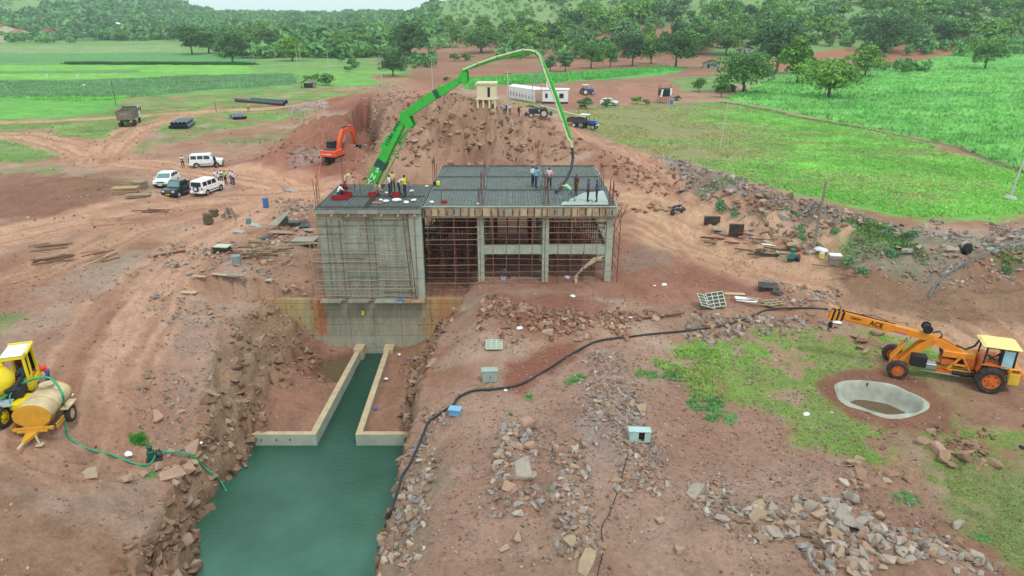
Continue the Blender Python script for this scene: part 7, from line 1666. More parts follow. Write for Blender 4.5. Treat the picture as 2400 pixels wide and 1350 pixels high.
# ---------------------------------------------------------------- tipper lorry
M_tip = mat('tipper_body', (112, 106, 100), .75, var=.2, scale=2, dirt=.45)
tp_ = thing('tipper_lorry', 'grey tipper lorry with a white cab standing on the track, seen from behind', 'lorry', on(306, 292), R(106))
MB().m(M_dsteel).box((0, 0, 1.0), (7.2, .9, .3)).build('chassis', tp_)
for x in (-2.6, -1.3, 2.7):
    for y in (-1.05, 1.05): wheel(tp_, (x, y, .52), .52, .4 if x < 0 else .3, M_dsteel)
tb = MB().m(M_tip); 
for s_ in (-1, 1): tb.box((-.9, s_ * 1.24, 2.0), (4.9, .08, 1.5))
tb.box((1.55, 0, 2.2), (.08, 2.4, 1.9)).box((-.9, 0, 1.32), (4.9, 2.4, .12)).box((1.9, 0, 3.05), (1.0, 2.5, .08)); tb.build('tipper_body', tp_)
for s_ in (-1, 1):
    for k in range(6): MB().m(M_tip).box((-3.1 + k * .9, s_ * 1.31, 2.0), (.1, .07, 1.5)).build('rib', tp_)
MB().m(M_tip).box((-3.38, 0, 2.0), (.08, 2.5, 1.5)).build('tailgate', tp_)
MB().m(mat('faded_print', (150, 150, 146), .7)).box((-3.43, 0, 2.25), (.02, 1.2, .14)).build('tailgate_strip', tp_)
MB().m(M_carw).box((2.75, 0, 1.95), (1.6, 2.35, 2.1), bev=.1).build('cab', tp_)
for s_ in (-1, 1): MB().m(M_dglass).box((2.9, s_ * 1.18, 2.4), (.9, .03, .7)).build('window', tp_); MB().m(M_trim).box((3.3, s_ * 1.4, 2.4), (.1, .2, .5)).build('mirror', tp_)
MB().m(M_dglass).box((3.56, 0, 2.35), (.03, 2.0, .9)).build('windscreen', tp_)
for s_ in (-1, 1): MB().m(M_plate).box((-3.4, s_ * .95, .95), (.08, .35, .16)).build('tail_light', tp_)
MB().m(M_platew).box((-3.42, 0, .98), (.04, .9, .1)).build('number_plate', tp_)

# ---------------------------------------------------------------- tractors
M_tb = mat('tractor_blue', (40, 96, 168), .4, var=.1, dirt=.15)
def tractor(label, pos, rz, paint, canopy=True, loader=False):
    t = thing('tractor', label, 'tractor', pos, rz)
    for s_ in (-1, 1): wheel(t, (-.9, s_ * .75, .72), .72, .4, M_rimw if loader else M_platew, seg=20); wheel(t, (1.25, s_ * .65, .42), .42, .25, M_rimw)
    MB().m(paint).box((.85, 0, 1.15), (1.7, .62, .6), bev=.08).build('bonnet', t); MB().m(M_dsteel).box((.2, 0, .75), (2.6, .45, .35)).build('chassis', t)
    for s_ in (-1, 1): MB().m(paint).box((-.85, s_ * .72, 1.5), (1.1, .45, .08), bev=.03).build('mudguard', t)
    MB().m(M_black).box((-.75, 0, 1.35), (.45, .5, .12)).box((-1.0, 0, 1.6), (.1, .5, .4)).build('seat', t); MB().m(M_black).cyl((-.2, 0, 1.3), (-.35, 0, 1.75), .02, 6).cyl((-.34, 0, 1.75), (-.36, 0, 1.78), .2, 12).build('steering_wheel', t)
    MB().m(M_lamp).box((1.72, .2, 1.2), (.04, .15, .12)).box((1.72, -.2, 1.2), (.04, .15, .12)).build('headlight', t)
    MB().m(M_platew).box((1.85, 0, .75), (.2, 1.2, .12)).build('bumper', t)
    MB().m(M_trim).cyl((1.1, .2, 1.4), (1.1, .2, 2.0), .04, 6).build('exhaust', t)
    if canopy:
        for x in (-1.2, .1):
            for s_ in (-1, 1): MB().m(M_trim).bar((x, s_ * .6, 1.4), (x, s_ * .55, 2.3), .05).build('canopy_post', t)
        MB().m(M_white).box((-.5, 0, 2.36), (1.6, 1.4, .1), bev=.04).build('canopy', t)
    if loader:
        for s_ in (-1, 1): MB().m(M_dsteel).bar((-.6, s_ * .5, 1.3), (1.6, s_ * .5, 1.9), .12).bar((-1.2, s_ * .3, 1.2), (-1.9, s_ * .3, .5), .1).build('lift_arm', t)
        MB().m(M_dsteel).box((-2.1, 0, .7), (.5, 1.8, .6)).build('compressor', t); MB().m(M_dsteel).box((2.05, 0, .7), (.5, 1.3, .3)).build('front_weight', t)
    return t
tractor('blue tractor with white canopy hitched to a dark trailer at the field corner', on(1376, 302), R(-28), M_tb)
tl_ = thing('farm_trailer', 'dark open trailer behind the blue tractor at the field corner', 'trailer', on(1352, 298), R(-24))
MB().m(mat('trailer_body', (62, 64, 68), .7, var=.2, dirt=.2)).box((0, 0, .95), (3.0, 1.8, .1)).box((0, .88, 1.25), (3.0, .06, .6)).box((0, -.88, 1.25), (3.0, .06, .6)).box((-1.47, 0, 1.25), (.06, 1.7, .6)).box((1.47, 0, 1.25), (.06, 1.7, .6)).build('trailer_body', tl_)
for s_ in (-1, 1): wheel(tl_, (-.3, s_ * .8, .45), .45, .28, M_rimw)
MB().m(M_dsteel).bar((1.5, 0, .8), (2.6, 0, .7), .12).build('drawbar', tl_)
MB().m(mat('pale_pipe', (196, 190, 170), .6)).cyl((1.5, -.3, 1.75), (-6.8, .2, 3.2), .12, 8).build('pipe', label='long pale pipe slanting over the farm trailer', cat='pipe')
bpy.data.objects['pipe'].matrix_basis = tl_.matrix_basis.copy()
tractor('dark tractor with a rear compressor parked by the steel frame', on(1262, 275), R(178), mat('tractor_grey', (60, 66, 76), .5, var=.1), False, True)
tractor('small blue tractor parked beyond the site office', on(1376, 222), R(20), M_tb, True)

# ---------------------------------------------------------------- mixer and water tanker at the left edge
M_my = mat('mixer_yellow', (226, 200, 30), .4, var=.08, scale=3, spec=.5); M_ty = mat('tank_yellow', (206, 150, 46), .5, var=.15, scale=2, dirt=.3); M_tt = mat('tank_top', (206, 186, 146), .7, var=.2, scale=2.5, dirt=.5)
mp_ = PZ(47, 990, .0); mxr = thing('concrete_mixer', 'bright yellow self-loading concrete mixer cut off by the left edge of the frame', 'concrete mixer', (mp_[0], mp_[1], 0), R(19))
mxr.location = (pz(46, 905, 1.15).x, pz(46, 905, 1.15).y, land1(*PZ(46, 905, 1.15)) )
fy = MB().m(M_my)
for (x, y) in ((-.48, -.05), (.48, -.05), (-.48, 1.35), (.48, 1.35)): fy.bar((x, y, 1.15), (x * .96, y + (.05 if y < 0 else -.05), 2.75), .11)
for y in (-.05, 1.35): fy.bar((-.5, y, 1.2), (.5, y, 1.2), .12).bar((-.5, y, 2.72), (.5, y, 2.72), .12)
for x in (-.48, .48): fy.bar((x, 0, 1.2), (x, 1.35, 1.2), .12).bar((x, 0, 2.72), (x, 1.35, 2.72), .12)
fy.bar((.49, .45, 1.2), (.49, .45, 2.7), .08); fy.build('cab_frame', mxr)
MB().m(M_my).box((0, -.06, 1.3), (.95, .06, .35)).box((.5, .22, 1.35), (.06, .5, .5)).box((0, .65, 1.05), (1.1, 1.6, .2)).build('cab_panel', mxr)
MB().m(mat('cream_top', (216, 218, 206), .6, var=.08)).box((0, .63, 2.83), (1.0, 1.45, .08), bev=.04).build('cab_roof', mxr)
MB().m(M_my).bar((-.5, 1.4, 2.86), (.55, 1.4, 2.86), .12).bar((.55, 1.4, 2.86), (.6, .1, 2.84), .1).build('roof_rail', mxr)
MB().m(mat('maroon_seat', (92, 30, 40), .7)).box((.0, .75, 1.5), (.6, .5, .3), bev=.05).box((.05, 1.0, 1.95), (.6, .14, .7), bev=.05).build('seat', mxr)
MB().m(M_dglass).box((.0, 1.38, 2.0), (.85, .02, 1.1)).build('window', mxr)
MB().m(M_trim).box((.1, -.75, 1.35), (.7, .9, .55), bev=.05).cyl((.1, -1.2, 1.5), (.35, -.5, 1.85), .12, 8).build('engine', mxr)
dm = MB().m(M_my).tube([(-2.3, -.9, 1.9), (-1.9, -.75, 1.85), (-1.1, -.5, 1.75), (-.35, -.28, 1.65), (-.05, -.18, 1.6)], [.5, .85, .95, .75, .45], 20); dm.build('drum', mxr, smooth=True)
MB().m(M_my).box((-1.2, -1.0, .85), (3.4, .5, .22)).box((-1.2, .5, .85), (3.4, .4, .22)).box((.45, -1.3, .95), (.5, 1.1, .3), rot=(0, 0, -.5)).build('chassis', mxr)
MB().m(mat('grey_guard', (150, 160, 164), .6)).box((-.4, -1.55, 1.12), (1.0, .5, .05), rot=(.25, 0, 0)).build('mudguard', mxr)
for (x, y) in ((-.42, -1.75), (-2.4, -2.2), (-.3, 1.6)): w_ = wheel(mxr, (x, y, .55), .55, .4, M_my, seg=20); w_.rotation_euler = (0, 0, R(75))
person(mxr.matrix_basis @ Vector((.05, .55, .95)), 200, 'sit', (60, 90, 110), (50, 60, 74), 'driver in blue-grey clothes sitting in the yellow mixer cab')
# tanker
q0, q1 = pz(66, 950, 1.25), pz(121, 893, 1.25); vt = VP(q0, q1, 0)
tk = thing('water_tanker', 'dirty yellow-orange tank trailer with its drawbar towards the camera', 'tanker trailer', (q0.x, q0.y, land1(q0.x, q0.y)), vt.rz); TL = vt.L
def ell(x0, x1, m1, name, rx=.80, rz=.56, cz=1.22, n=28, top=None):
    V = []; F = []
    for x in (x0, x1):
        for k in range(n): a = 2 * math.pi * k / n; V.append((x, rx * math.cos(a), cz + rz * math.sin(a)))
    F = [(k, (k + 1) % n, n + (k + 1) % n, n + k) for k in range(n)] + [tuple(range(n - 1, -1, -1)), tuple(range(n, 2 * n))]
    return MB().m(m1).add(V, F).build(name, tk)
ell(.02, TL, M_tt, 'tank'); ell(-.03, .02, M_ty, 'end_plate', .83, .59); ell(TL, TL + .04, M_ty, 'end_plate', .83, .59); ell(-.012 - .03, -.03, M_ty, 'end_dish', .72, .5)
for x in (TL * .35, TL * .7): ell(x, x + .05, mat('tank_band', (180, 150, 110), .7, dirt=.4), 'tank_band', .812, .572)
MB().m(M_ty).box((TL / 2 - .1, 0, .62), (TL + .3, .9, .14)).box((-.1, 0, .60), (.14, 1.75, .12)).box((-.25, 0, .55), (.1, 1.3, .08)).build('frame', tk)
MB().m(M_ty).prism([(-.2, -.28), (-1.15, -.07), (-1.15, .07), (-.2, .28)], .42, .56, 'z').build('drawbar', tk)
MB().m(M_tt).box((-1.35, 0, .48), (.5, .12, .1), bev=.02).cyl((-.55, -.25, .5), (-.6, -.35, .02), .05, 8).box((-.6, -.36, .02), (.3, .3, .03)).build('hitch', tk)
MB().m(M_tt).cyl((TL * .78, 0, 1.7), (TL * .78, 0, 1.9), .28, 14).cyl((TL * .78, 0, 1.9), (TL * .78, 0, 1.94), .33, 14).build('manhole', tk)
for s_ in (-1, 1):
    wheel(tk, (TL * .62, s_ * .92, .42), .42, .26, M_tt); MB().m(M_tt).box((TL * .62, s_ * .95, .92), (1.0, .36, .05)).build('mudguard', tk)
    st_ = MB().m(M_ty).box((TL * .15, s_ * .98, .72), (.75, .05, .05)).box((TL * .15, s_ * .98, .52), (.75, .05, .05))
    for k in range(6): st_.box((TL * .15 - .33 + .13 * k, s_ * .98, .62), (.04, .05, .2))
    st_.build('side_step', tk)
MB().m(M_white).box((0, 0, 0), (.75, .22, .04)).build('plank', loc=on(158, 940, .35), rot=(0, 0, .1), label='short white plank sticking out beside the tanker wheel', cat='plank')
# ================================================================ hoses
def hose(name, P, r_, m_, label, cat, lift=None, n=8):
    pts = []
    for i, q in enumerate(P):
        if len(q) == 2: p = on(q[0], q[1], r_)
        elif q[2] == 'z': p = pz(q[0], q[1], q[3])
        else: p = on(q[0], q[1], q[2])
        pts.append(p)
    out = []
    for i in range(len(pts) - 1):                     # Catmull-Rom
        a, b_, c, d = pts[max(i - 1, 0)], pts[i], pts[i + 1], pts[min(i + 2, len(pts) - 1)]
        for k in range(6):
            t = k / 6; v = .5 * ((2 * b_) + (c - a) * t + (2 * a - 5 * b_ + 4 * c - d) * t * t + (3 * b_ - a - 3 * c + d) * t ** 3)
            out.append(v)
    out.append(pts[-1])
    fixed = [q for q in P if len(q) > 2]
    if not fixed:
        for v in out: v.z = max(v.z, land1(v.x, v.y) + r_ * .8)
    return MB().m(m_).tube(out, r_, n).build(name, smooth=True, label=label, cat=cat)
M_hg = mat('green_hose', (24, 150, 104), .45, var=.08, scale=6, spec=.5); M_hb = mat('black_hose', (42, 48, 50), .5, var=.15, scale=5)
hose('hose', [(0, 937, 'z', 1.3), (16, 925, 'z', 1.35), (40, 905, 'z', 1.5), (66, 893, 'z', 1.75), (92, 886, 'z', 1.98), (116, 886, 'z', 2.0), (136, 905, 'z', 1.75), (149, 935, 'z', 1.2), (152, 970, .3), (153, 1000), (162, 1027), (190, 1046), (225, 1060), (262, 1068), (300, 1083), (330, 1092), (352, 1090), (368, 1078, .3), (376, 1066, .35)], .055, M_hg, 'green hose running from the tanker over bare soil to the pump', 'hose')
hose('hose', [(382, 1072, .35), (405, 1073, .35), (435, 1078, .4), (460, 1090, .45), (480, 1108, .4), (500, 1124, .35), (518, 1138, .3), (531, 1152, 'z', -5.52)], .05, M_hg, 'short green suction hose dropping from the pump into the canal', 'hose')
hose('hose', [(24, 958, 'z', .9), (24, 925, 'z', 1.4), (40, 918, 'z', 1.3), (32, 940, 'z', 1.0), (24, 958, 'z', .9)], .03, M_hg, 'loop of green hose hanging on the front of the water tanker', 'hose')
hose('hose', [(1940, 727), (1880, 724), (1800, 728), (1760, 745), (1700, 764), (1620, 776), (1540, 784), (1470, 792), (1400, 802), (1340, 832), (1280, 870), (1220, 903), (1160, 914), (1110, 918), (1075, 935, .1), (1062, 955, .15), (1030, 975, .12), (1004, 1000, .2), (982, 1042, 'z', -.55), (958, 1092, 'z', -.62), (944, 1128, .3), (930, 1172, .25), (914, 1220, .25), (895, 1262, 'z', -5.55)], .065, M_hb, 'long black hose from the crane across the soil down into the canal', 'hose')
hose('hose', [(2176, 700), (2200, 660), (2240, 640, .4), (2300, 618, .7), (2360, 600, .9), (2440, 582, 1.1)], .06, mat('grey_pipe', (92, 108, 108), .5, var=.1), 'grey pipe curving over the rubble bank at the right edge', 'pipe')
hose('cable', [(1480, 1050), (1465, 1090), (1452, 1140), (1430, 1200), (1410, 1240), (1414, 1290), (1400, 1350)], .018, M_hb, 'thin black cable running down the stony ground from the grey cabinet', 'cable')
hose('cable', [(745, 430), (752, 380), (757, 330), (770, 300), (772, 286)], .04, mat('orange_cable', (206, 120, 90), .6), 'orange cable trailing from the site towards the excavator', 'cable')
# pumps
def pump(px, py, rz, col, label, s=1.0):
    t = thing('pump', label, 'water pump', on(px, py), rz); t.scale = (s,) * 3; m_ = mat('pump_%d' % col[1], col, .5, var=.1)
    MB().m(M_dsteel).box((0, 0, .06), (.9, .5, .08)).build('base_frame', t)
    MB().m(m_).box((-.15, 0, .38), (.4, .36, .5), bev=.05).cyl((-.15, 0, .6), (-.15, 0, .78), .12, 10).build('engine', t)
    MB().m(m_).box((-.15, -.02, .88), (.34, .26, .16), bev=.04).build('fuel_tank', t)
    MB().m(M_black).cyl((.12, 0, .35), (.18, 0, .35), .22, 14).build('flywheel', t)
    MB().m(M_dsteel).cyl((.2, 0, .3), (.42, 0, .3), .17, 12).cyl((.33, 0, .3), (.33, 0, .62), .06, 8).build('pump_head', t); return t
pump(363, 1076, R(20), (30, 86, 70), 'small dark green diesel pump between the two green hoses', .85)
pump(1860, 612, R(-30), (40, 124, 112), 'teal green diesel pump beside a pale board by the haul road', 1.0)
def puddle(P, label):
    c = [on(a, b_) for a, b_ in P]; z = sum(v.z for v in c) / len(c) + .03
    MB().m(mat('puddle_water', (120, 104, 92), .08, spec=.6)).add([(v.x, v.y, z) for v in c], [tuple(range(len(c)))]).build('puddle', kind='structure', label=label)
puddle([(655, 441), (680, 443), (702, 449), (690, 451), (668, 447)], 'thin bright puddle on the track near the building')
# ================================================================ motorbike
mb_ = thing('motorbike', 'black and blue motorbike parked at the bend of the haul road', 'motorbike', on(1588, 503), R(32))
for x in (-.62, .64): wheel(mb_, (x, 0, .31), .31, .11, M_dsteel, seg=16)
MB().m(mat('bike_blue', (36, 62, 110), .3)).ball((.12, 0, .82), .2, 10, 6, (1.3, .7, .7)).box((-.5, 0, .78), (.4, .2, .14), bev=.04).build('fuel_tank', mb_)
MB().m(M_black).box((-.28, 0, .84), (.65, .24, .1), bev=.03).build('seat', mb_); MB().m(M_dsteel).box((.05, 0, .42), (.4, .26, .34), bev=.04).bar((-.6, 0, .35), (-.1, 0, .7), .05).bar((.3, 0, .8), (.05, 0, .3), .05).build('frame', mb_)
MB().m(M_silver).bar((.64, .07, .31), (.42, .07, .98), .04).bar((.64, -.07, .31), (.42, -.07, .98), .04).bar((.4, -.33, 1.04), (.4, .33, 1.04), .035).build('fork', mb_)
MB().m(M_lamp).box((.52, 0, .92), (.12, .18, .16), bev=.03).build('headlight', mb_); MB().m(M_silver).cyl((.0, -.16, .3), (-.7, -.2, .42), .045, 8).build('exhaust', mb_)
for y in (-.34, .34): MB().m(M_black).box((.44, y, 1.18), (.02, .1, .08)).build('mirror', mb_)

# ================================================================ steel cabinets, crates, forms
M_cab = mat('cabinet_grey_green', (150, 166, 156), .55, var=.12, scale=3, dirt=.25); M_cab2 = mat('cabinet_pale', (168, 196, 190), .5, var=.1, dirt=.2)
t = thing('cabinet', 'closed grey-green steel cabinet standing on the soil beside the black hose', 'cabinet', on(1148, 893), R(4))
MB().m(M_cab).box((0, .0, .34), (.82, .42, .64), bev=.01).build('case', t)
for s_ in (-1, 1): MB().m(M_cab).box((s_ * .2, -.225, .33), (.385, .02, .58)).build('door', t)
MB().m(M_cab).box((0, 0, .68), (.9, .5, .04)).build('lid', t); MB().m(M_dsteel).box((.03, -.245, .34), (.02, .02, .12)).build('handle', t)
t = thing('cabinet', 'pale green steel cabinet with one door missing and a dark opening', 'cabinet', on(1498, 1033), R(-3)); t.scale = (.82,) * 3
ca = MB().m(M_cab2).box((0, .22, .36), (1.1, .03, .66)).box((-.54, 0, .36), (.03, .45, .66)).box((.54, 0, .36), (.03, .45, .66)).box((0, 0, .04), (1.1, .45, .03)); ca.build('case', t)
MB().m(M_cab2).box((-.02, 0, .71), (1.2, .52, .04)).build('lid', t); MB().m(M_cab2).box((-.30, -.225, .36), (.44, .02, .62)).build('door', t); MB().m(M_cab2).box((.38, -.225, .36), (.28, .02, .62)).build('door', t); MB().m(M_blackply).box((.06, .12, .36), (.5, .1, .58)).build('switchgear', t)
t = thing('crate', 'light blue plastic crate on the soil beside the black hose', 'crate', on(1067, 972), R(-12))
M_lb = mat('light_blue', (120, 170, 204), .5, var=.08)
MB().m(M_lb).box((0, 0, .17), (.52, .36, .32), top=(1.06, 1.06)).build('shell', t); MB().m(M_lb).box((0, 0, .35), (.62, .46, .04)).build('lid', t)
for k in range(5): MB().m(M_lb).box((-.22 + .11 * k, -.20, .18), (.02, .02, .26)).build('rib', t)
def grid_form(px, py, w, d, nx_, ny_, rot, label, m1, m2=None, dz=.08):
    t = thing('formwork_panel', label, 'formwork panel', on(px, py, dz)); t.rotation_euler = rot
    MB().m(m1).box((0, 0, 0), (w, d, .05)).build('sheet', t)
    for k in range(nx_ + 1): MB().m(m2 or m1).box((-w / 2 + w * k / nx_, 0, .05), (.045, d, .06)).build('rib', t)
    for k in range(ny_ + 1): MB().m(m2 or m1).box((0, -d / 2 + d * k / ny_, .052), (w, .045, .055)).build('rib', t)
    return t
M_pgrn = mat('pale_green_steel', (188, 198, 178), .6, var=.08, dirt=.15)
grid_form(1158, 812, .95, .95, 3, 4, (.12, 0, .02), 'pale green gridded shutter panel lying on the soil', M_cab, M_pgrn)
grid_form(1652, 720, 1.1, 1.1, 2, 4, (.45, .35, .3), 'grey gridded shutter panel leaning, left one of the pair', mat('dark_board', (80, 76, 68), .8), M_pgrn, .4)
grid_form(1676, 718, 1.1, 1.15, 3, 4, (.6, -.2, -.1), 'grey gridded shutter panel leaning, right one of the pair', mat('dark_board', (80, 76, 68), .8), M_pgrn, .45)
grid_form(1820, 712, 2.0, .7, 5, 2, (.05, .05, .35), 'long gridded shutter panel on the debris left of the haul road', mat('dark_board', (80, 76, 68), .8), M_tanply)
def board(px, py, dim, rot, m_, label, name='board', cat='board', dz=.04, group=None):
    return MB().m(m_).box((0, 0, 0), dim).build(name, loc=on(px, py, dz), rot=rot, label=label, cat=cat, **({'group': group} if group else {}))
board(1757, 704, (1.9, .8, .03), (.03, .04, -.12), M_white, 'white board lying on the debris left of the haul road')
board(1722, 690, (1.4, .35, .04), (.05, 0, -.1), M_tanply, 'narrow pale board above the white board')
board(1800, 678, (1.3, .9, .32), (.12, 0, -.25), M_blackply, 'black box-like board pile tilted on the debris left of the haul road', 'board_stack', 'board stack', .18)
board(1830, 690, (1.2, .5, .05), (.2, .3, -.5), M_blackply, 'black board sliding off the black pile')
board(1668, 526, (1.35, .35, .72), (0, 0, -.05), M_blackply, 'black box standing at the road edge, left of two', 'board_stack', 'board stack', .36)
board(1724, 553, (1.15, .28, 1.05), (0, 0, -.15), M_blackply, 'tall black box standing at the road edge, right of two', 'board_stack', 'board stack', .5)
board(1692, 538, (1.5, .9, .1), (.05, .03, -.3), M_ply, 'grey sheets lying between the two black boxes')
board(1842, 596, (1.3, .9, .03), (.1, .1, .1), mat('pale_board', (190, 190, 160), .8, var=.1), 'pale board lying behind the teal pump')
board(1810, 576, (1.6, .3, .03), (0, .1, -.1), M_white, 'white strip lying at the foot of the rubble bank')
board(437, 686, (1.5, .45, .03), (0, .02, -.02), M_tanply, 'single pale board on the soil at the canal side')
for k, (px, py, L_, rz, m_) in enumerate(((530, 666, 2.2, -.22, M_tanply), (545, 660, 2.3, -.26, M_ply), (520, 673, 1.2, -.25, M_tanply), (555, 668, 2.0, -.30, M_wood), (540, 655, 2.4, -.25, M_ply), (470, 664, 1.0, -.18, M_tanply))):
    board(px, py, (L_, .22, .04), (0, 0, rz), m_, 'pale plank in the small spread left of the retaining wall', 'plank', 'plank', .05 + .02 * k, 'planks left of the retaining wall')
def stack(px, py, n, dim, rz, m_, label, jit=.06, name='board_stack', cat='board stack', top=None):
    t = thing(name, label, cat, on(px, py), rz)
    for k in range(n):
        MB().m(top if (top and k == n - 1) else m_).box((random.uniform(-jit, jit), random.uniform(-jit, jit), dim[2] * (k + .5)), (dim[0], dim[1], dim[2] * .72), rot=(random.uniform(-.02, .02), random.uniform(-.02, .02), random.uniform(-.1, .1))).build('board', t)
    return t
stack(490, 524, 9, (.75, .6, .11), R(8), M_wood_d, 'dark square stack of short boards, front one of two')
stack(502, 506, 6, (.7, .6, .11), R(-5), M_wood_d, 'dark square stack of short boards, rear one of two')
stack(521, 592, 7, (1.25, .8, .085), R(-12), M_blackply, 'stack of black sheets with a pale top sheet', .1, top=M_pgrn)
stack(295, 455, 6, (2.6, 1.3, .13), R(14), M_wood, 'broad pile of sandy boards left of the cars', .12)
stack(328, 440, 5, (1.3, 1.2, .16), R(-15), M_tanply2, 'smaller squarish pile of sandy boards behind the broad pile')
stack(325, 462, 2, (2.4, .6, .16), R(16), M_tanply2, 'low long pile of boards in front of the broad pile')
stack(1955, 618, 9, (.85, .6, .08), R(-8), M_ply, 'stack of round-edged grey plates with a white sheet on top by the pole', .04, top=M_white)
stack(715, 572, 3, (1.9, 1.2, .15), R(0), M_blackply, 'dark flat crate with a pale lid beside the left block', .03, top=M_ply)
stack(693, 530, 4, (1.0, .8, .11), R(-6), M_blackply, 'black stack of sheets in the debris left of the building', .1)
stack(670, 545, 2, (2.6, .7, .06), R(-3), M_tanply2, 'flat boards in the debris left of the building', .2)
for i, (px, py, rz) in enumerate(((715, 532, .3), (722, 540, -.5), (710, 525, .9), (625, 560, .7), (598, 565, 0.1), (560, 545, .1), (600, 530, -.1))):
    board(px, py, (1.0, .55, .03), (random.uniform(-.1, .3), random.uniform(-.2, .2), rz), [M_dsteel, M_ply, M_blackply, M_dsteel, M_tanply, M_cab, M_cab][i], 'loose metal or board sheet in the debris left of the building', 'sheet', 'sheet', .12, 'loose sheets left of the building')
# dark tent-like canvas with pale top
tn = MB().m(mat('grey_canvas', (150, 144, 124), .85, var=.15, dirt=.3)); g0 = on(668, 528)
tn.add([g0 + Vector(v) for v in ((-1.5, -.3, .15), (-.5, -.5, .15), (.4, -.3, 1.05), (.2, 1.2, 1.1), (-1.0, 1.2, .4))], [(0, 1, 2, 3, 4)]); tn.m(M_dsteel).add([g0 + Vector(v) for v in ((-.5, -.5, .1), (.5, -.2, .1), (.4, -.3, 1.05))], [(0, 1, 2)])
tn.build('canvas_sheet', label='grey canvas sheet propped up like a tent beside the left block', cat='canvas sheet')
# timber lying about: each stick is a thing sharing its pile's label
def sticks(P, n, L_, rz, spread, m_list, label, group, w=.07, lift=.05, name='timber'):
    for k in range(n):
        px, py = P[0] + random.uniform(-spread[0], spread[0]), P[1] + random.uniform(-spread[1], spread[1]); p = on(px, py, lift + random.random() * .12)
        MB().m(random.choice(m_list)).box((0, 0, 0), (L_ * random.uniform(.6, 1.15), w * random.uniform(.7, 1.6), w)).build(name, loc=p, rot=(0, random.uniform(-.04, .04), R(rz) + random.uniform(-.16, .16)), label=label, cat='timber', group=group)
MT = [M_wood_d, M_wood, M_wood_d, M_rust]
sticks((125, 612), 14, 2.3, 42, (24, 7), MT, 'dark timber length in the leftmost loose pile', 'timbers of the leftmost pile')
sticks((120, 585), 6, 2.4, 20, (34, 14), MT, 'scattered timber above the leftmost pile', 'scattered timbers above the pile')
sticks((235, 603), 8, 1.6, 55, (30, 12), MT, 'timber scattered beside the leftmost pile', 'timbers beside the leftmost pile')
sticks((240, 608), 1, 3.4, 80, (1, 1), [M_wood], 'long round-looking beam pointing at the camera right of the pile', 'long beam', .15)
sticks((400, 597), 2, 2.4, 44, (3, 3), [M_rust], 'dark red channel pair lying beside the track', 'red channels', .12)
sticks((250, 520), 3, 4.5, 10, (40, 8), [M_wood], 'long thin pole lying along the track on the left', 'thin poles by the track', .05)
sticks((358, 494), 6, 2.6, 2, (22, 5), [M_rust, M_wood_d], 'rusty bar in the low bundle below the pickup', 'rusty bars below the pickup')
sticks((600, 590), 12, 2.4, 5, (60, 12), MT, 'timber in the debris left of the building', 'timbers in the debris', .06)
sticks((590, 600), 20, 1.4, 30, (24, 7), [M_wood_d], 'stick in the brushwood heap left of the building', 'brushwood sticks', .04)
sticks((650, 575), 8, 3.2, 3, (60, 10), [M_wood, M_ply], 'long plank in the debris left of the building', 'long planks in the debris', .1)
sticks((1735, 562), 7, 3.0, -28, (60, 18), [M_wood_d, M_rust], 'dark timber along the edge of the haul road', 'timbers along the haul road', .09)
sticks((1800, 592), 6, 3.2, -24, (50, 14), [M_wood_d, M_dsteel], 'dark rail beyond the timbers of the haul road', 'dark rails by the haul road', .09)
sticks((2010, 640), 8, 2.4, -18, (60, 14), [M_wood, M_wood_d], 'stick in the weeds by the haul road', 'sticks in the weeds', .05)
sticks((1780, 710), 6, 2.2, -20, (50, 12), MT, 'timber on the debris left of the haul road', 'timbers left of the haul road', .06)
sticks((1520, 748), 2, 4.8, 14, (6, 1), [M_rust], 'long rusty bar over the stones below the building', 'rusty bars below the building', .06)
sticks((1145, 905), 3, .8, 60, (30, 8), [M_wood], 'short stick beside the black hose', 'sticks by the hose', .04)
for k in range(34):
    a = random.uniform(0, 6.28); g = on(540, 508); q = g + Vector((math.cos(a) * random.uniform(.4, 1.1), math.sin(a) * random.uniform(.3, .9), .05)); tp2 = g + Vector((random.uniform(-.3, .3), random.uniform(-.3, .3), random.uniform(.5, 1.0)))
    MB().m(random.choice([M_wood, M_wood_d, M_ply])).bar(q, tp2, .05).build('stick', label='stick of the cone-shaped firewood heap left of the building', cat='stick', group='sticks of the firewood heap')
# drums, buckets, bags
def drum(px, py, r_, h, m_, label, rot=(0, 0, 0), cat='drum'):
    b = MB().m(m_).tube([(0, 0, 0), (0, 0, h * .32), (0, 0, h * .34), (0, 0, h * .36), (0, 0, h * .66), (0, 0, h * .68), (0, 0, h * .7), (0, 0, h)], [r_, r_, r_ * 1.05, r_, r_, r_ * 1.05, r_, r_], 14); b.build('drum', loc=on(px, py), rot=rot, label=label, cat=cat)
drum(624, 485, .29, .95, mat('drum_blue', (60, 110, 164), .5, var=.1), 'blue steel drum standing alone left of the building')
drum(583, 523, .24, .45, mat('drum_teal', (100, 134, 128), .6), 'small grey-teal drum near the firewood heap')
drum(556, 620, .33, .7, mat('drum_grey', (130, 138, 140), .6), 'grey drum beside the rubble left of the building')
drum(1925, 605, .2, .4, mat('cream_drum', (206, 200, 130), .6), 'small cream drum by the weathered pole')
drum(2262, 585, .45, .3, M_black, 'old black tyre standing in the rubble bank', (R(80), 0, R(30)), 'tyre')
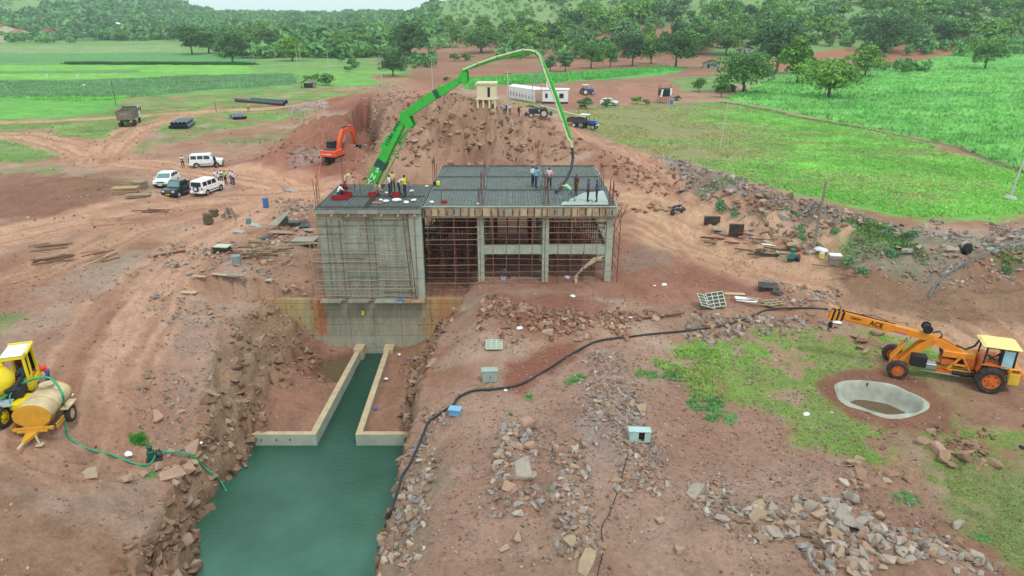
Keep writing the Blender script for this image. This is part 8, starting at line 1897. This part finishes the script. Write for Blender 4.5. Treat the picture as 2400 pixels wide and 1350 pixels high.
def bag(px, py, w, col, label, z=None, cat='bag', group=None):
    w *= .8
    g = pz(px, py, z) if z is not None else on(px, py); r_ = w * depth_at(g) / FPX / 2; bm = bmesh.new(); bmesh.ops.create_icosphere(bm, subdivisions=3, radius=1)
    sd = random.random() * 50
    for v in bm.verts:
        k = 1 + .28 * float(fbm(np.array([v.co.x * 2.2 + sd]), np.array([v.co.y * 2.2 + v.co.z * 1.7]), 400, 3)[0]); v.co = Vector((v.co.x * k * r_ * 1.0, v.co.y * k * r_ * .75, max(v.co.z, -.3) * k * r_ * .42))
    me = bpy.data.meshes.new('bag'); bm.to_mesh(me); bm.free(); me.materials.append(mat('bag_%d_%d_%d' % col, col, .7, var=.08, scale=5))
    o = link('bag', me, loc=g + Vector((0, 0, r_ * .13)), rot=(0, 0, random.uniform(0, 6))); tag(o, label, cat, group)
WH, BL = (224, 226, 228), (50, 110, 190)
bag(300, 1065, 30, WH, 'white sack lying beside the green hose on the left bank'); bag(470, 1038, 16, WH, 'white plastic bag on the pink rock at the cliff edge')
bag(936, 831, 12, WH, 'white bag on the soil behind the right channel wall', -4.9); bag(958, 846, 16, (40, 80, 150), 'dark blue bag on the bench right of the channel', -4.9); bag(972, 848, 12, (206, 214, 226), 'pale bag next to the dark blue bag', -4.9)
bag(905, 888, 12, WH, 'white paper leaning on the right channel wall', -4.9); bag(880, 957, 14, BL, 'bright blue bag behind the right channel wall', -4.9); bag(958, 914, 16, (200, 180, 160), 'cream cloth lying on the bench right of the channel', -4.9)
bag(946, 1112, 14, BL, 'blue rag tied on the black hose at the canal edge', -.85); bag(1006, 990, 9, WH, 'white rag tied on the black hose'); bag(1185, 915, 12, WH, 'white pipe joint on the black hose'); bag(697, 886, 15, (190, 178, 176), 'greyish bag on the bench left of the channel', -4.9)
bag(1218, 770, 20, WH, 'white bag in the red stones below the open bays'); bag(1342, 695, 18, WH, 'white sheet on the soil in front of the open bays'); bag(1481, 748, 20, WH, 'white sack on the stones right of the building'); bag(1435, 758, 20, (220, 206, 186), 'cream sack on the stones right of the building'); bag(1557, 668, 18, WH, 'flat white scrap on the red soil'); bag(1534, 670, 9, WH, 'small white scrap on the red soil')
bag(1330, 651, 20, (200, 214, 232), 'pale blue and white sheet under the slab by the columns'); bag(1665, 805, 18, WH, 'white can on the stones above the grass'); bag(1890, 972, 22, WH, 'torn white scrap in the grass left of the concrete basin'); bag(1950, 968, 12, (170, 180, 176), 'grey scrap in the grass by the concrete basin')
bag(1962, 757, 26, WH, 'white sack under the hook of the yellow crane'); bag(1760, 556, 14, (80, 120, 170), 'blue and white bag by the tall black box'); bag(1810, 588, 10, (220, 190, 40), 'yellow can by the haul road'); bag(2410, 1000, 30, (20, 30, 44), 'black plastic bag at the right edge'); bag(2395, 1050, 20, (26, 30, 40), 'black strips on the grass at the right edge')
bag(1925, 588, 40, (206, 216, 216), 'crumpled white sheet at the foot of the weathered pole'); bag(1905, 592, 26, (170, 176, 170), 'grey sheet left of the crumpled white sheet')
bag(1280, 640, 8, WH, 'white cup-like scrap by the middle column', None)
# on the slab
for (px, py, w) in ((905, 472, 20), (930, 470, 26), (952, 475, 20), (970, 470, 18), (893, 469, 14), (906, 452, 12)): bag(px, py, w, WH, 'white cement bag flattened on the left slab', S1, 'cement bag', 'cement bags on the left slab')
bag(965, 448, 16, (196, 200, 204), 'grey-white bag at the right of the left slab', S1); bag(1000, 437, 12, (214, 206, 210), 'pale rag at the joint of the two slabs', S1); bag(1012, 474, 16, WH, 'white bag on the edge between the two slabs', S1); bag(1121, 478, 12, WH, 'white bag on the front edge of the right slab', ZS + .1)
bag(993, 493, 16, BL, 'blue cloth hanging on the front edge shutter, left one', 5.3); bag(1085, 495, 16, BL, 'blue cloth hanging on the front edge shutter, right one', 5.3)
bag(1048, 441, 10, (230, 70, 54), 'red helmet-like bucket on the right slab', S1, 'bucket'); bag(964, 437, 9, (230, 60, 60), 'red bucket behind the knot of people on the left slab', S1, 'bucket'); bag(958, 438, 8, (40, 100, 180), 'blue bucket behind the knot of people on the left slab', S1, 'bucket')
def crate(px, py, dim, col, label, z=S1, rz=0, cat='tray', hollow=True):
    g = pz(px, py, z); m_ = mat('tray_%d' % col[0], col, .55, var=.1); t = thing('tray', label, cat, g, rz); w, d, h = dim
    MB().m(m_).box((0, 0, .02), (w, d, .03)).build('bottom', t)
    for (c_, q) in (((0, -d / 2, h / 2), (w, .03, h)), ((0, d / 2, h / 2), (w, .03, h)), ((-w / 2, 0, h / 2), (.03, d, h)), ((w / 2, 0, h / 2), (.03, d, h))): MB().m(m_).box(c_, q).build('side', t)
RD = (150, 34, 38)
crate(797, 466, (1.15, .5, .2), RD, 'large dark red steel tray at the front left of the left slab'); crate(815, 460, (.6, .4, .3), RD, 'small dark red tray behind the large one'); crate(873, 460, (.55, .35, .28), RD, 'dark red tray beside the crouching man in tan'); crate(928, 462, (.5, .35, .35), RD, 'dark red tray in front of the knot of people')
crate(884, 476, (.7, .2, .06), (186, 130, 110), 'pinkish plank-like tray at the front edge of the left slab')
crate(1041, 486, (.4, .1, .5), RD, 'dark red steel form standing on the front edge of the slab', 5.45)
yb = MB().m(mat('helmet_yellow', (226, 216, 50), .5)).box((0, 0, .16), (.3, .24, .32), bev=.04); yb.m(M_black).box((-.28, 0, .15), (.24, .2, .28)); yb.build('box', loc=pz(1027, 434, S1), label='yellow and black box on the right slab', cat='box')

# ================================================================ poles
def pole(px, py, top, label, lean=0.0, m_=None, w=.16, arms=True, wires=None, group=None, rz=0):
    g = on(px, py); d = depth_at(g); h = (py - top) * d / FPX / math.cos(math.atan2(CAMH - g.z, g.y)) * 1.0
    t = thing('utility_pole', label, 'pole', g, rz, group); t.rotation_euler = (0, lean, 0)
    MB().m(m_ or M_polec).box((0, 0, h / 2), (w, w * .8, h), top=(.6, .6)).build('shaft', t)
    if arms:
        MB().m(M_dsteel).box((0, 0, h - .35), (1.0, .06, .06)).build('cross_arm', t)
        for x in (-.42, 0, .42): MB().m(M_conc).cyl((x, 0, h - .33), (x, 0, h - .15), .04, 6).build('insulator', t)
    return t, g, h
M_polec = mat('pole_concrete', (180, 184, 176), .8, var=.15, scale=2)
p1_ = pole(1688, 346, 240, 'slim grey concrete pole in the middle of the green field', .06)
p2_ = pole(2367, 462, 318, 'grey concrete pole near the right edge of the green field', .10, w=.2)
bm_ = on(2367, 466); MB().m(M_conc).cyl(bm_, bm_ + Vector((0, 0, .25)), .7, 10, .5).build('pole_footing', p2_[0], loc=-Vector(bm_)); 
for o in p2_[0].children:
    if o.name.startswith('pole_footing'): o.location = -Vector(p2_[1]); 
pole(1905, 590, 432, 'weathered grey wooden pole in front of the rubble bank', .02, mat('pole_wood', (132, 124, 108), .9, var=.2, scale=4), .2, False)
P3 = [(1014, 210, 142, 'white pole right of the haul road, behind the boom'), (895, 195, 133, 'white pole at the meadow edge left of the haul road'), (771, 165, 117, 'white pole in the left meadow'), (706, 160, 108, 'right pole of the pair in the left meadow'), (698, 161, 110, 'left pole of the pair in the left meadow'), (646, 143, 100, 'white pole at the far end of the left meadow'), (595, 140, 96, 'white pole by the dark bushy tree'), (430, 128, 103, 'thin pole beside the tall dense tree'), (412, 108, 80, 'distant pole left of the tall dense tree'), (310, 108, 80, 'distant pole in the far left fields, right one'), (203, 105, 78, 'distant pole in the far left fields, left one'), (1190, 275, 172, 'white pole right of the cream box room')]
prev = None
for px, py, tp3, lb in P3: pole(px, py, tp3, lb, 0, M_polec, .16, py > 140)
pole(272, 246, 192, 'brown wooden pole at the corner of the bright field', 0, M_wood_d, .14, False); pole(507, 262, 236, 'short brown post by the track', 0, M_wood_d, .12, False)
def wire(a, b_, label, group='overhead wires', sag=1.2):
    pts = [a.lerp(b_, k / 10) - Vector((0, 0, sag * 4 * (k / 10) * (1 - k / 10))) for k in range(11)]
    MB().m(M_dsteel).tube(pts, .012, 3, caps=False).build('wire', label=label, cat='wire', group=group)
def tp4(e): return e[1] + Vector((math.sin(e[0].rotation_euler[1]) * e[2], 0, e[2] - .3))
for o_ in (-.4, .4): wire(tp4(p1_) + Vector((0, o_, 0)), tp4(p2_) + Vector((0, o_, 0)), 'thin overhead wire between the two poles of the green field')

# ================================================================ pipes
M_pp = mat('hdpe_pipe', (52, 64, 76), .35, var=.08, scale=2, spec=.5)
def big_pipe(a, b_, r_, label, group):
    a, b_ = Vector(a), Vector(b_); d = (b_ - a).normalized(); b = MB().m(M_pp); n = 16; x = d.cross(Vector((0, 0, 1))).normalized(); y = x.cross(d); V = []; F = []
    for (p, q) in ((a, r_), (b_, r_), (b_, r_ * .86), (a, r_ * .86)):
        for k in range(n): t = 2 * math.pi * k / n; V.append(p + (x * math.cos(t) + y * math.sin(t)) * q)
    for i in range(4):
        for k in range(n): F.append((i * n + k, i * n + (k + 1) % n, ((i + 1) % 4) * n + (k + 1) % n, ((i + 1) % 4) * n + k))
    b.add(V, F); b.build('pipe', label=label, cat='pipe', group=group)
g = on(400, 303); dr_ = (on(437, 282) - g); dr_.z = 0; dr_ = dr_.normalized() * 6.0; sd = Vector((dr_.y, -dr_.x, 0)).normalized()
for k in range(5): big_pipe(g + sd * (.66 * k) + Vector((0, 0, .32)), g + sd * (.66 * k) + dr_ + Vector((0, 0, .32)), .32, 'large dark pipe in the bottom row of the pipe pile by the track', 'pipes of the bottom row')
for k in range(4): big_pipe(g + sd * (.66 * k + .33) + dr_ * .03 + Vector((0, 0, .88)), g + sd * (.66 * k + .33) + dr_ * 1.03 + Vector((0, 0, .88)), .32, 'large dark pipe in the top row of the pipe pile by the track', 'pipes of the top row')
g = on(551, 281); dr_ = (on(535, 266) - g); dr_.z = 0; dr_ = dr_.normalized() * 6.0; sd = Vector((-dr_.y, dr_.x, 0)).normalized(); sd = sd if sd.x > 0 else -sd
for k in range(4): big_pipe(g + sd * (.62 * k) + Vector((0, 0, .3)), g + sd * (.62 * k) + dr_ + Vector((0, 0, .3)), .3, 'dark pipe in the small row of four lying on the grass', 'row of four pipes')
big_pipe(on(553, 239, .4), on(668, 248, .4), .4, 'very long black pipe lying across the left meadow, front one', None) if False else None
for (a, b_, lb) in (((553, 238), (666, 248), 'very long black pipe lying across the meadow, front one of two'), ((590, 237), (672, 243), 'long black pipe behind the very long one')):
    big_pipe(on(a[0], a[1], .4), on(b_[0], b_[1], .4), .42, lb, None if False else 'long pipes in the meadow')

# ================================================================ buildings beyond
M_cream2 = mat('cream_wall', (214, 204, 172), .85, var=.08, scale=2); M_tile = mat('clay_tile', (158, 92, 72), .85, var=.2, scale=3); M_grw = mat('grey_wall', (150, 150, 150), .9, var=.12, scale=2)
g = on(1140, 256); t = thing('raised_room', 'cream concrete room raised on thin legs with a dark door', 'building', g, R(-4)); s_ = depth_at(g) / FPX; W_, H_, Z_ = 46 * s_, 32 * s_, 26 * s_ * .75
for x in (-1, -.35, .35, 1):
    for y in (-1, 1): MB().m(M_cream2).box((x * W_ * .44, y * W_ * .38 + W_ * .4, Z_ / 2), (.2, .2, Z_)).build('leg', t)
MB().m(M_cream2).box((0, W_ * .4, Z_ + .1), (W_ * 1.04, W_ * .9, .22)).build('floor_slab', t); MB().m(M_cream2).box((0, W_ * .4, Z_ + .2 + H_ / 2), (W_ * .95, W_ * .82, H_)).build('wall', t); MB().m(M_cream2).box((0, W_ * .4, Z_ + .25 + H_), (W_ * 1.04, W_ * .92, .2)).build('roof', t)
MB().m(M_trim).box((W_ * .13, -.02, Z_ + .3 + H_ * .36), (W_ * .13, .06, H_ * .68)).build('door', t); MB().m(M_cream2).box((W_ * .13, -.03, Z_ + .36 + H_ * .72), (W_ * .2, .1, .1)).build('lintel', t)
# white site office: long low building, gable to the right
gA, gB = on(1192, 228), on(1330, 247); g = on(1268, 243); t = thing('site_office', 'long low white site office with a flat white sheet roof', 'building', g, R(-5)); s_ = depth_at(g) / FPX
MB().m(M_white).box((3.2, 1.8, 1.5), (5.8, 3.4, 3.0)).build('wall', t); MB().m(M_trim).box((3.2, .08, .22), (5.84, .06, .44)).build('plinth', t)
for x in (1.2, 4.6): MB().m(M_trim).box((x, .07, 1.75), (.55 if x < 2 else .95, .06, 1.0)).build('window', t)
rf = MB().m(M_white); rf.add([(-7.5, 14, 3.1), (0.4, 3.4, 3.25), (6.4, 3.4, 3.15), (6.4, .0, 3.1), (.4, -.1, 3.1), (-1.5, .6, 3.0), (-8.5, 11, 2.9)], [(0, 1, 2, 3, 4, 5, 6)]); 
rf.add([(-8.5, 11, 2.9), (-1.5, .6, 3.0), (-1.3, .9, .1), (-8.2, 11.2, .1)], [(0, 1, 2, 3)]); rf.build('roof', t)
for k in range(8): MB().m(M_grw).box((-7.9 + .83 * k, 10.4 - 1.22 * k, 1.6), (.5, .06, 1.6), rot=(0, 0, -.97)).build('bay', t)
MB().m(M_white).box((1.5, 5.5, 3.9), (1.1, 1.1, 1.4)).build('roof_tank', t)
# steel frame tower
t = thing('frame_tower', 'tall pale frame of scaffold tubes in front of the site office', 'scaffold tower', on(1258, 250), 0); s_ = depth_at(on(1258, 250)) / FPX
for x in (-11 * s_, 10 * s_):
    for y in (0, 1.6): MB().m(M_steel).bar((x, y, 0), (x + .1, y, 88 * s_), .09).build('upright', t)
for k in range(6): MB().m(M_steel).bar((-11 * s_, 0, 8 * s_ + k * 14 * s_), (10 * s_, 0, 8 * s_ + k * 14 * s_ + .1), .07).build('rung', t)
MB().m(M_steel).bar((-11 * s_, 0, 4), (10 * s_, 1.6, 7), .05).build('brace', t)
# tarpaulin frame
g = on(1558, 243); t = thing('tarpaulin_shelter', 'raised tank wrapped in black and white tarpaulin on a stick frame', 'shelter', g); s_ = depth_at(g) / FPX
MB().m(mat('black_tarp', (30, 32, 36), .6, var=.2)).box((0, 1, 25 * s_), (26 * s_, 2.4, 18 * s_), bev=.3, top=(1.05, 1)).build('tarpaulin', t); MB().m(M_white).box((-9 * s_, -.22, 24 * s_), (4 * s_, .06, 17 * s_), rot=(0, .15, 0)).box((12 * s_, -.22, 27 * s_), (4 * s_, .06, 16 * s_)).build('white_sheet', t)
for x in (-13, -5, 4, 13):
    for y in (0, 2): MB().m(M_wood_d).bar((x * s_, y, 0), (x * s_ * .95, y, (20 if abs(x) < 6 else 42) * s_), .12).build('post', t)
MB().m(M_blue).cyl((15 * s_, -.5, 0), (15 * s_, -.5, .9), .35, 10).build('blue_drum', t)
# huts
def hut(px, py, w, h, label, wallm, roofm, rz=0, name='hut', cat='hut', op=False, d=None, dz=0):
    g = on(px, py, dz); s_ = depth_at(g) / FPX; W_, H_ = w * s_ * .85, h * s_ * .85; D_ = d or W_ * .8; t = thing(name, label, cat, g, rz)
    if op:
        for x in (-1, 1):
            for y in (0, D_): MB().m(M_wood_d).bar((x * W_ * .45, y, 0), (x * W_ * .45, y, H_ * .6), .15).build('post', t)
        MB().m(M_blackply).box((0, D_ * .6, H_ * .25), (W_ * .7, D_ * .4, H_ * .5)).build('back_screen', t)
    else:
        MB().m(wallm).prism([(-W_ / 2, 0), (W_ / 2, 0), (W_ / 2, H_ * .6), (0, H_ * .92), (-W_ / 2, H_ * .6)], 0, D_, 'y').build('wall', t)
        MB().m(M_trim).box((-W_ * .2, -.03, H_ * .25), (W_ * .16, .06, H_ * .45)).build('door', t); MB().m(M_trim).box((W_ * .2, -.03, H_ * .36), (W_ * .14, .06, H_ * .2)).build('window', t)
    for sx in (-1, 1):
        MB().m(roofm).add([(0, -.4, H_), (0, D_ + .4, H_), (sx * W_ * .62, D_ + .4, H_ * .56), (sx * W_ * .62, -.4, H_ * .56), (0, -.4, H_ * .96), (0, D_ + .4, H_ * .96), (sx * W_ * .62, D_ + .4, H_ * .52), (sx * W_ * .62, -.4, H_ * .52)], [(0, 1, 2, 3), (7, 6, 5, 4), (0, 3, 7, 4), (3, 2, 6, 7), (2, 1, 5, 6), (1, 0, 4, 5)]).build('roof_slope', t)
    return t
M_thatch = mat('thatch', (112, 106, 98), .95, var=.2, scale=3)
hut(720, 207, 34, 24, 'open hut with grey thatched roof beside the round shrub', None, M_thatch, op=True)
hut(1668, 160, 44, 24, 'small grey hut with a clay tile roof among trees', M_grw, M_tile, R(-12)); hut(1750, 125, 34, 20, 'small clay-roofed hut half hidden behind the big dark tree', M_grw, M_tile, R(10)); hut(1712, 216, 30, 22, 'brown thatched hut under the spreading tree', M_wood_d, M_thatch, R(15))
VL = [(18, 88, 70, 34, 'village house with a long orange tile roof at the left edge', M_tile, R(70)), (5, 100, 60, 22, 'low village house with orange roof at the left edge, front one', M_tile, R(80)), (60, 92, 44, 26, 'brown-roofed village house between two trees at left', M_tile, R(60)), (128, 92, 44, 26, 'dark red-roofed house, rightmost of the village houses', mat('red_roof', (140, 62, 62), .8), R(65)),
      (205, 62, 18, 12, 'white-roofed house in the trees behind the village, left one', M_white, 0), (225, 60, 14, 10, 'white-roofed house in the trees behind the village, middle one', M_white, 0), (268, 70, 30, 12, 'white-roofed house in the trees behind the village, right one', M_white, 0), (135, 70, 24, 12, 'pale-roofed house above the dark red roof', M_white, R(30)),
      (1500, 8, 1, 1, None, None, 0)]
for px, py, w, h, lb, rm, rz in VL:
    if lb: hut(px, py, w, h, lb, M_cream2 if rm is M_tile else M_grw, rm, rz, 'village_house', 'house', dz=3.0 if rm is M_white else 0)
# people's things beyond: goats on the far field edge
for (px, py) in ((183, 186), (198, 208), (110, 184)):
    g = on(px, py); t = MB().m(M_white).ball((0, 0, 1.0), .35, 8, 6, (1.1, .5, .6)).ball((.45, 0, 1.3), .13, 6, 5).cyl((.3, 0, 1.05), (.45, 0, 1.25), .07, 6)
    for x in (-.2, .2): t.cyl((x, 0, 0), (x, 0, .85), .03, 4)
    t.build('egret', loc=g, label='white egret standing in the crop at left', cat='bird', group='egrets in the crop')
# ================================================================ air
HZ = bpy.data.materials.new('haze'); HZ.use_nodes = True; nt = HZ.node_tree; nt.nodes.clear()
vol = nt.nodes.new('ShaderNodeVolumePrincipled'); vol.inputs['Color'].default_value = (.82, .97, 1.0, 1); vol.inputs['Density'].default_value = .0002; vol.inputs['Anisotropy'].default_value = .1
mo = nt.nodes.new('ShaderNodeOutputMaterial'); nt.links.new(vol.outputs[0], mo.inputs['Volume']); HZ.cycles.homogeneous_volume = True
hz = MB().m(HZ).box((0, 1500, 95), (9000, 4600, 250)).build('haze', kind='stuff', label='thin bluish haze in the air')
print('TRIS', sum(sum(len(p.vertices)-2 for p in me.polygons) if len(me.polygons)<5000 else len(me.loops)-2*len(me.polygons) for me in bpy.data.meshes if me.users))
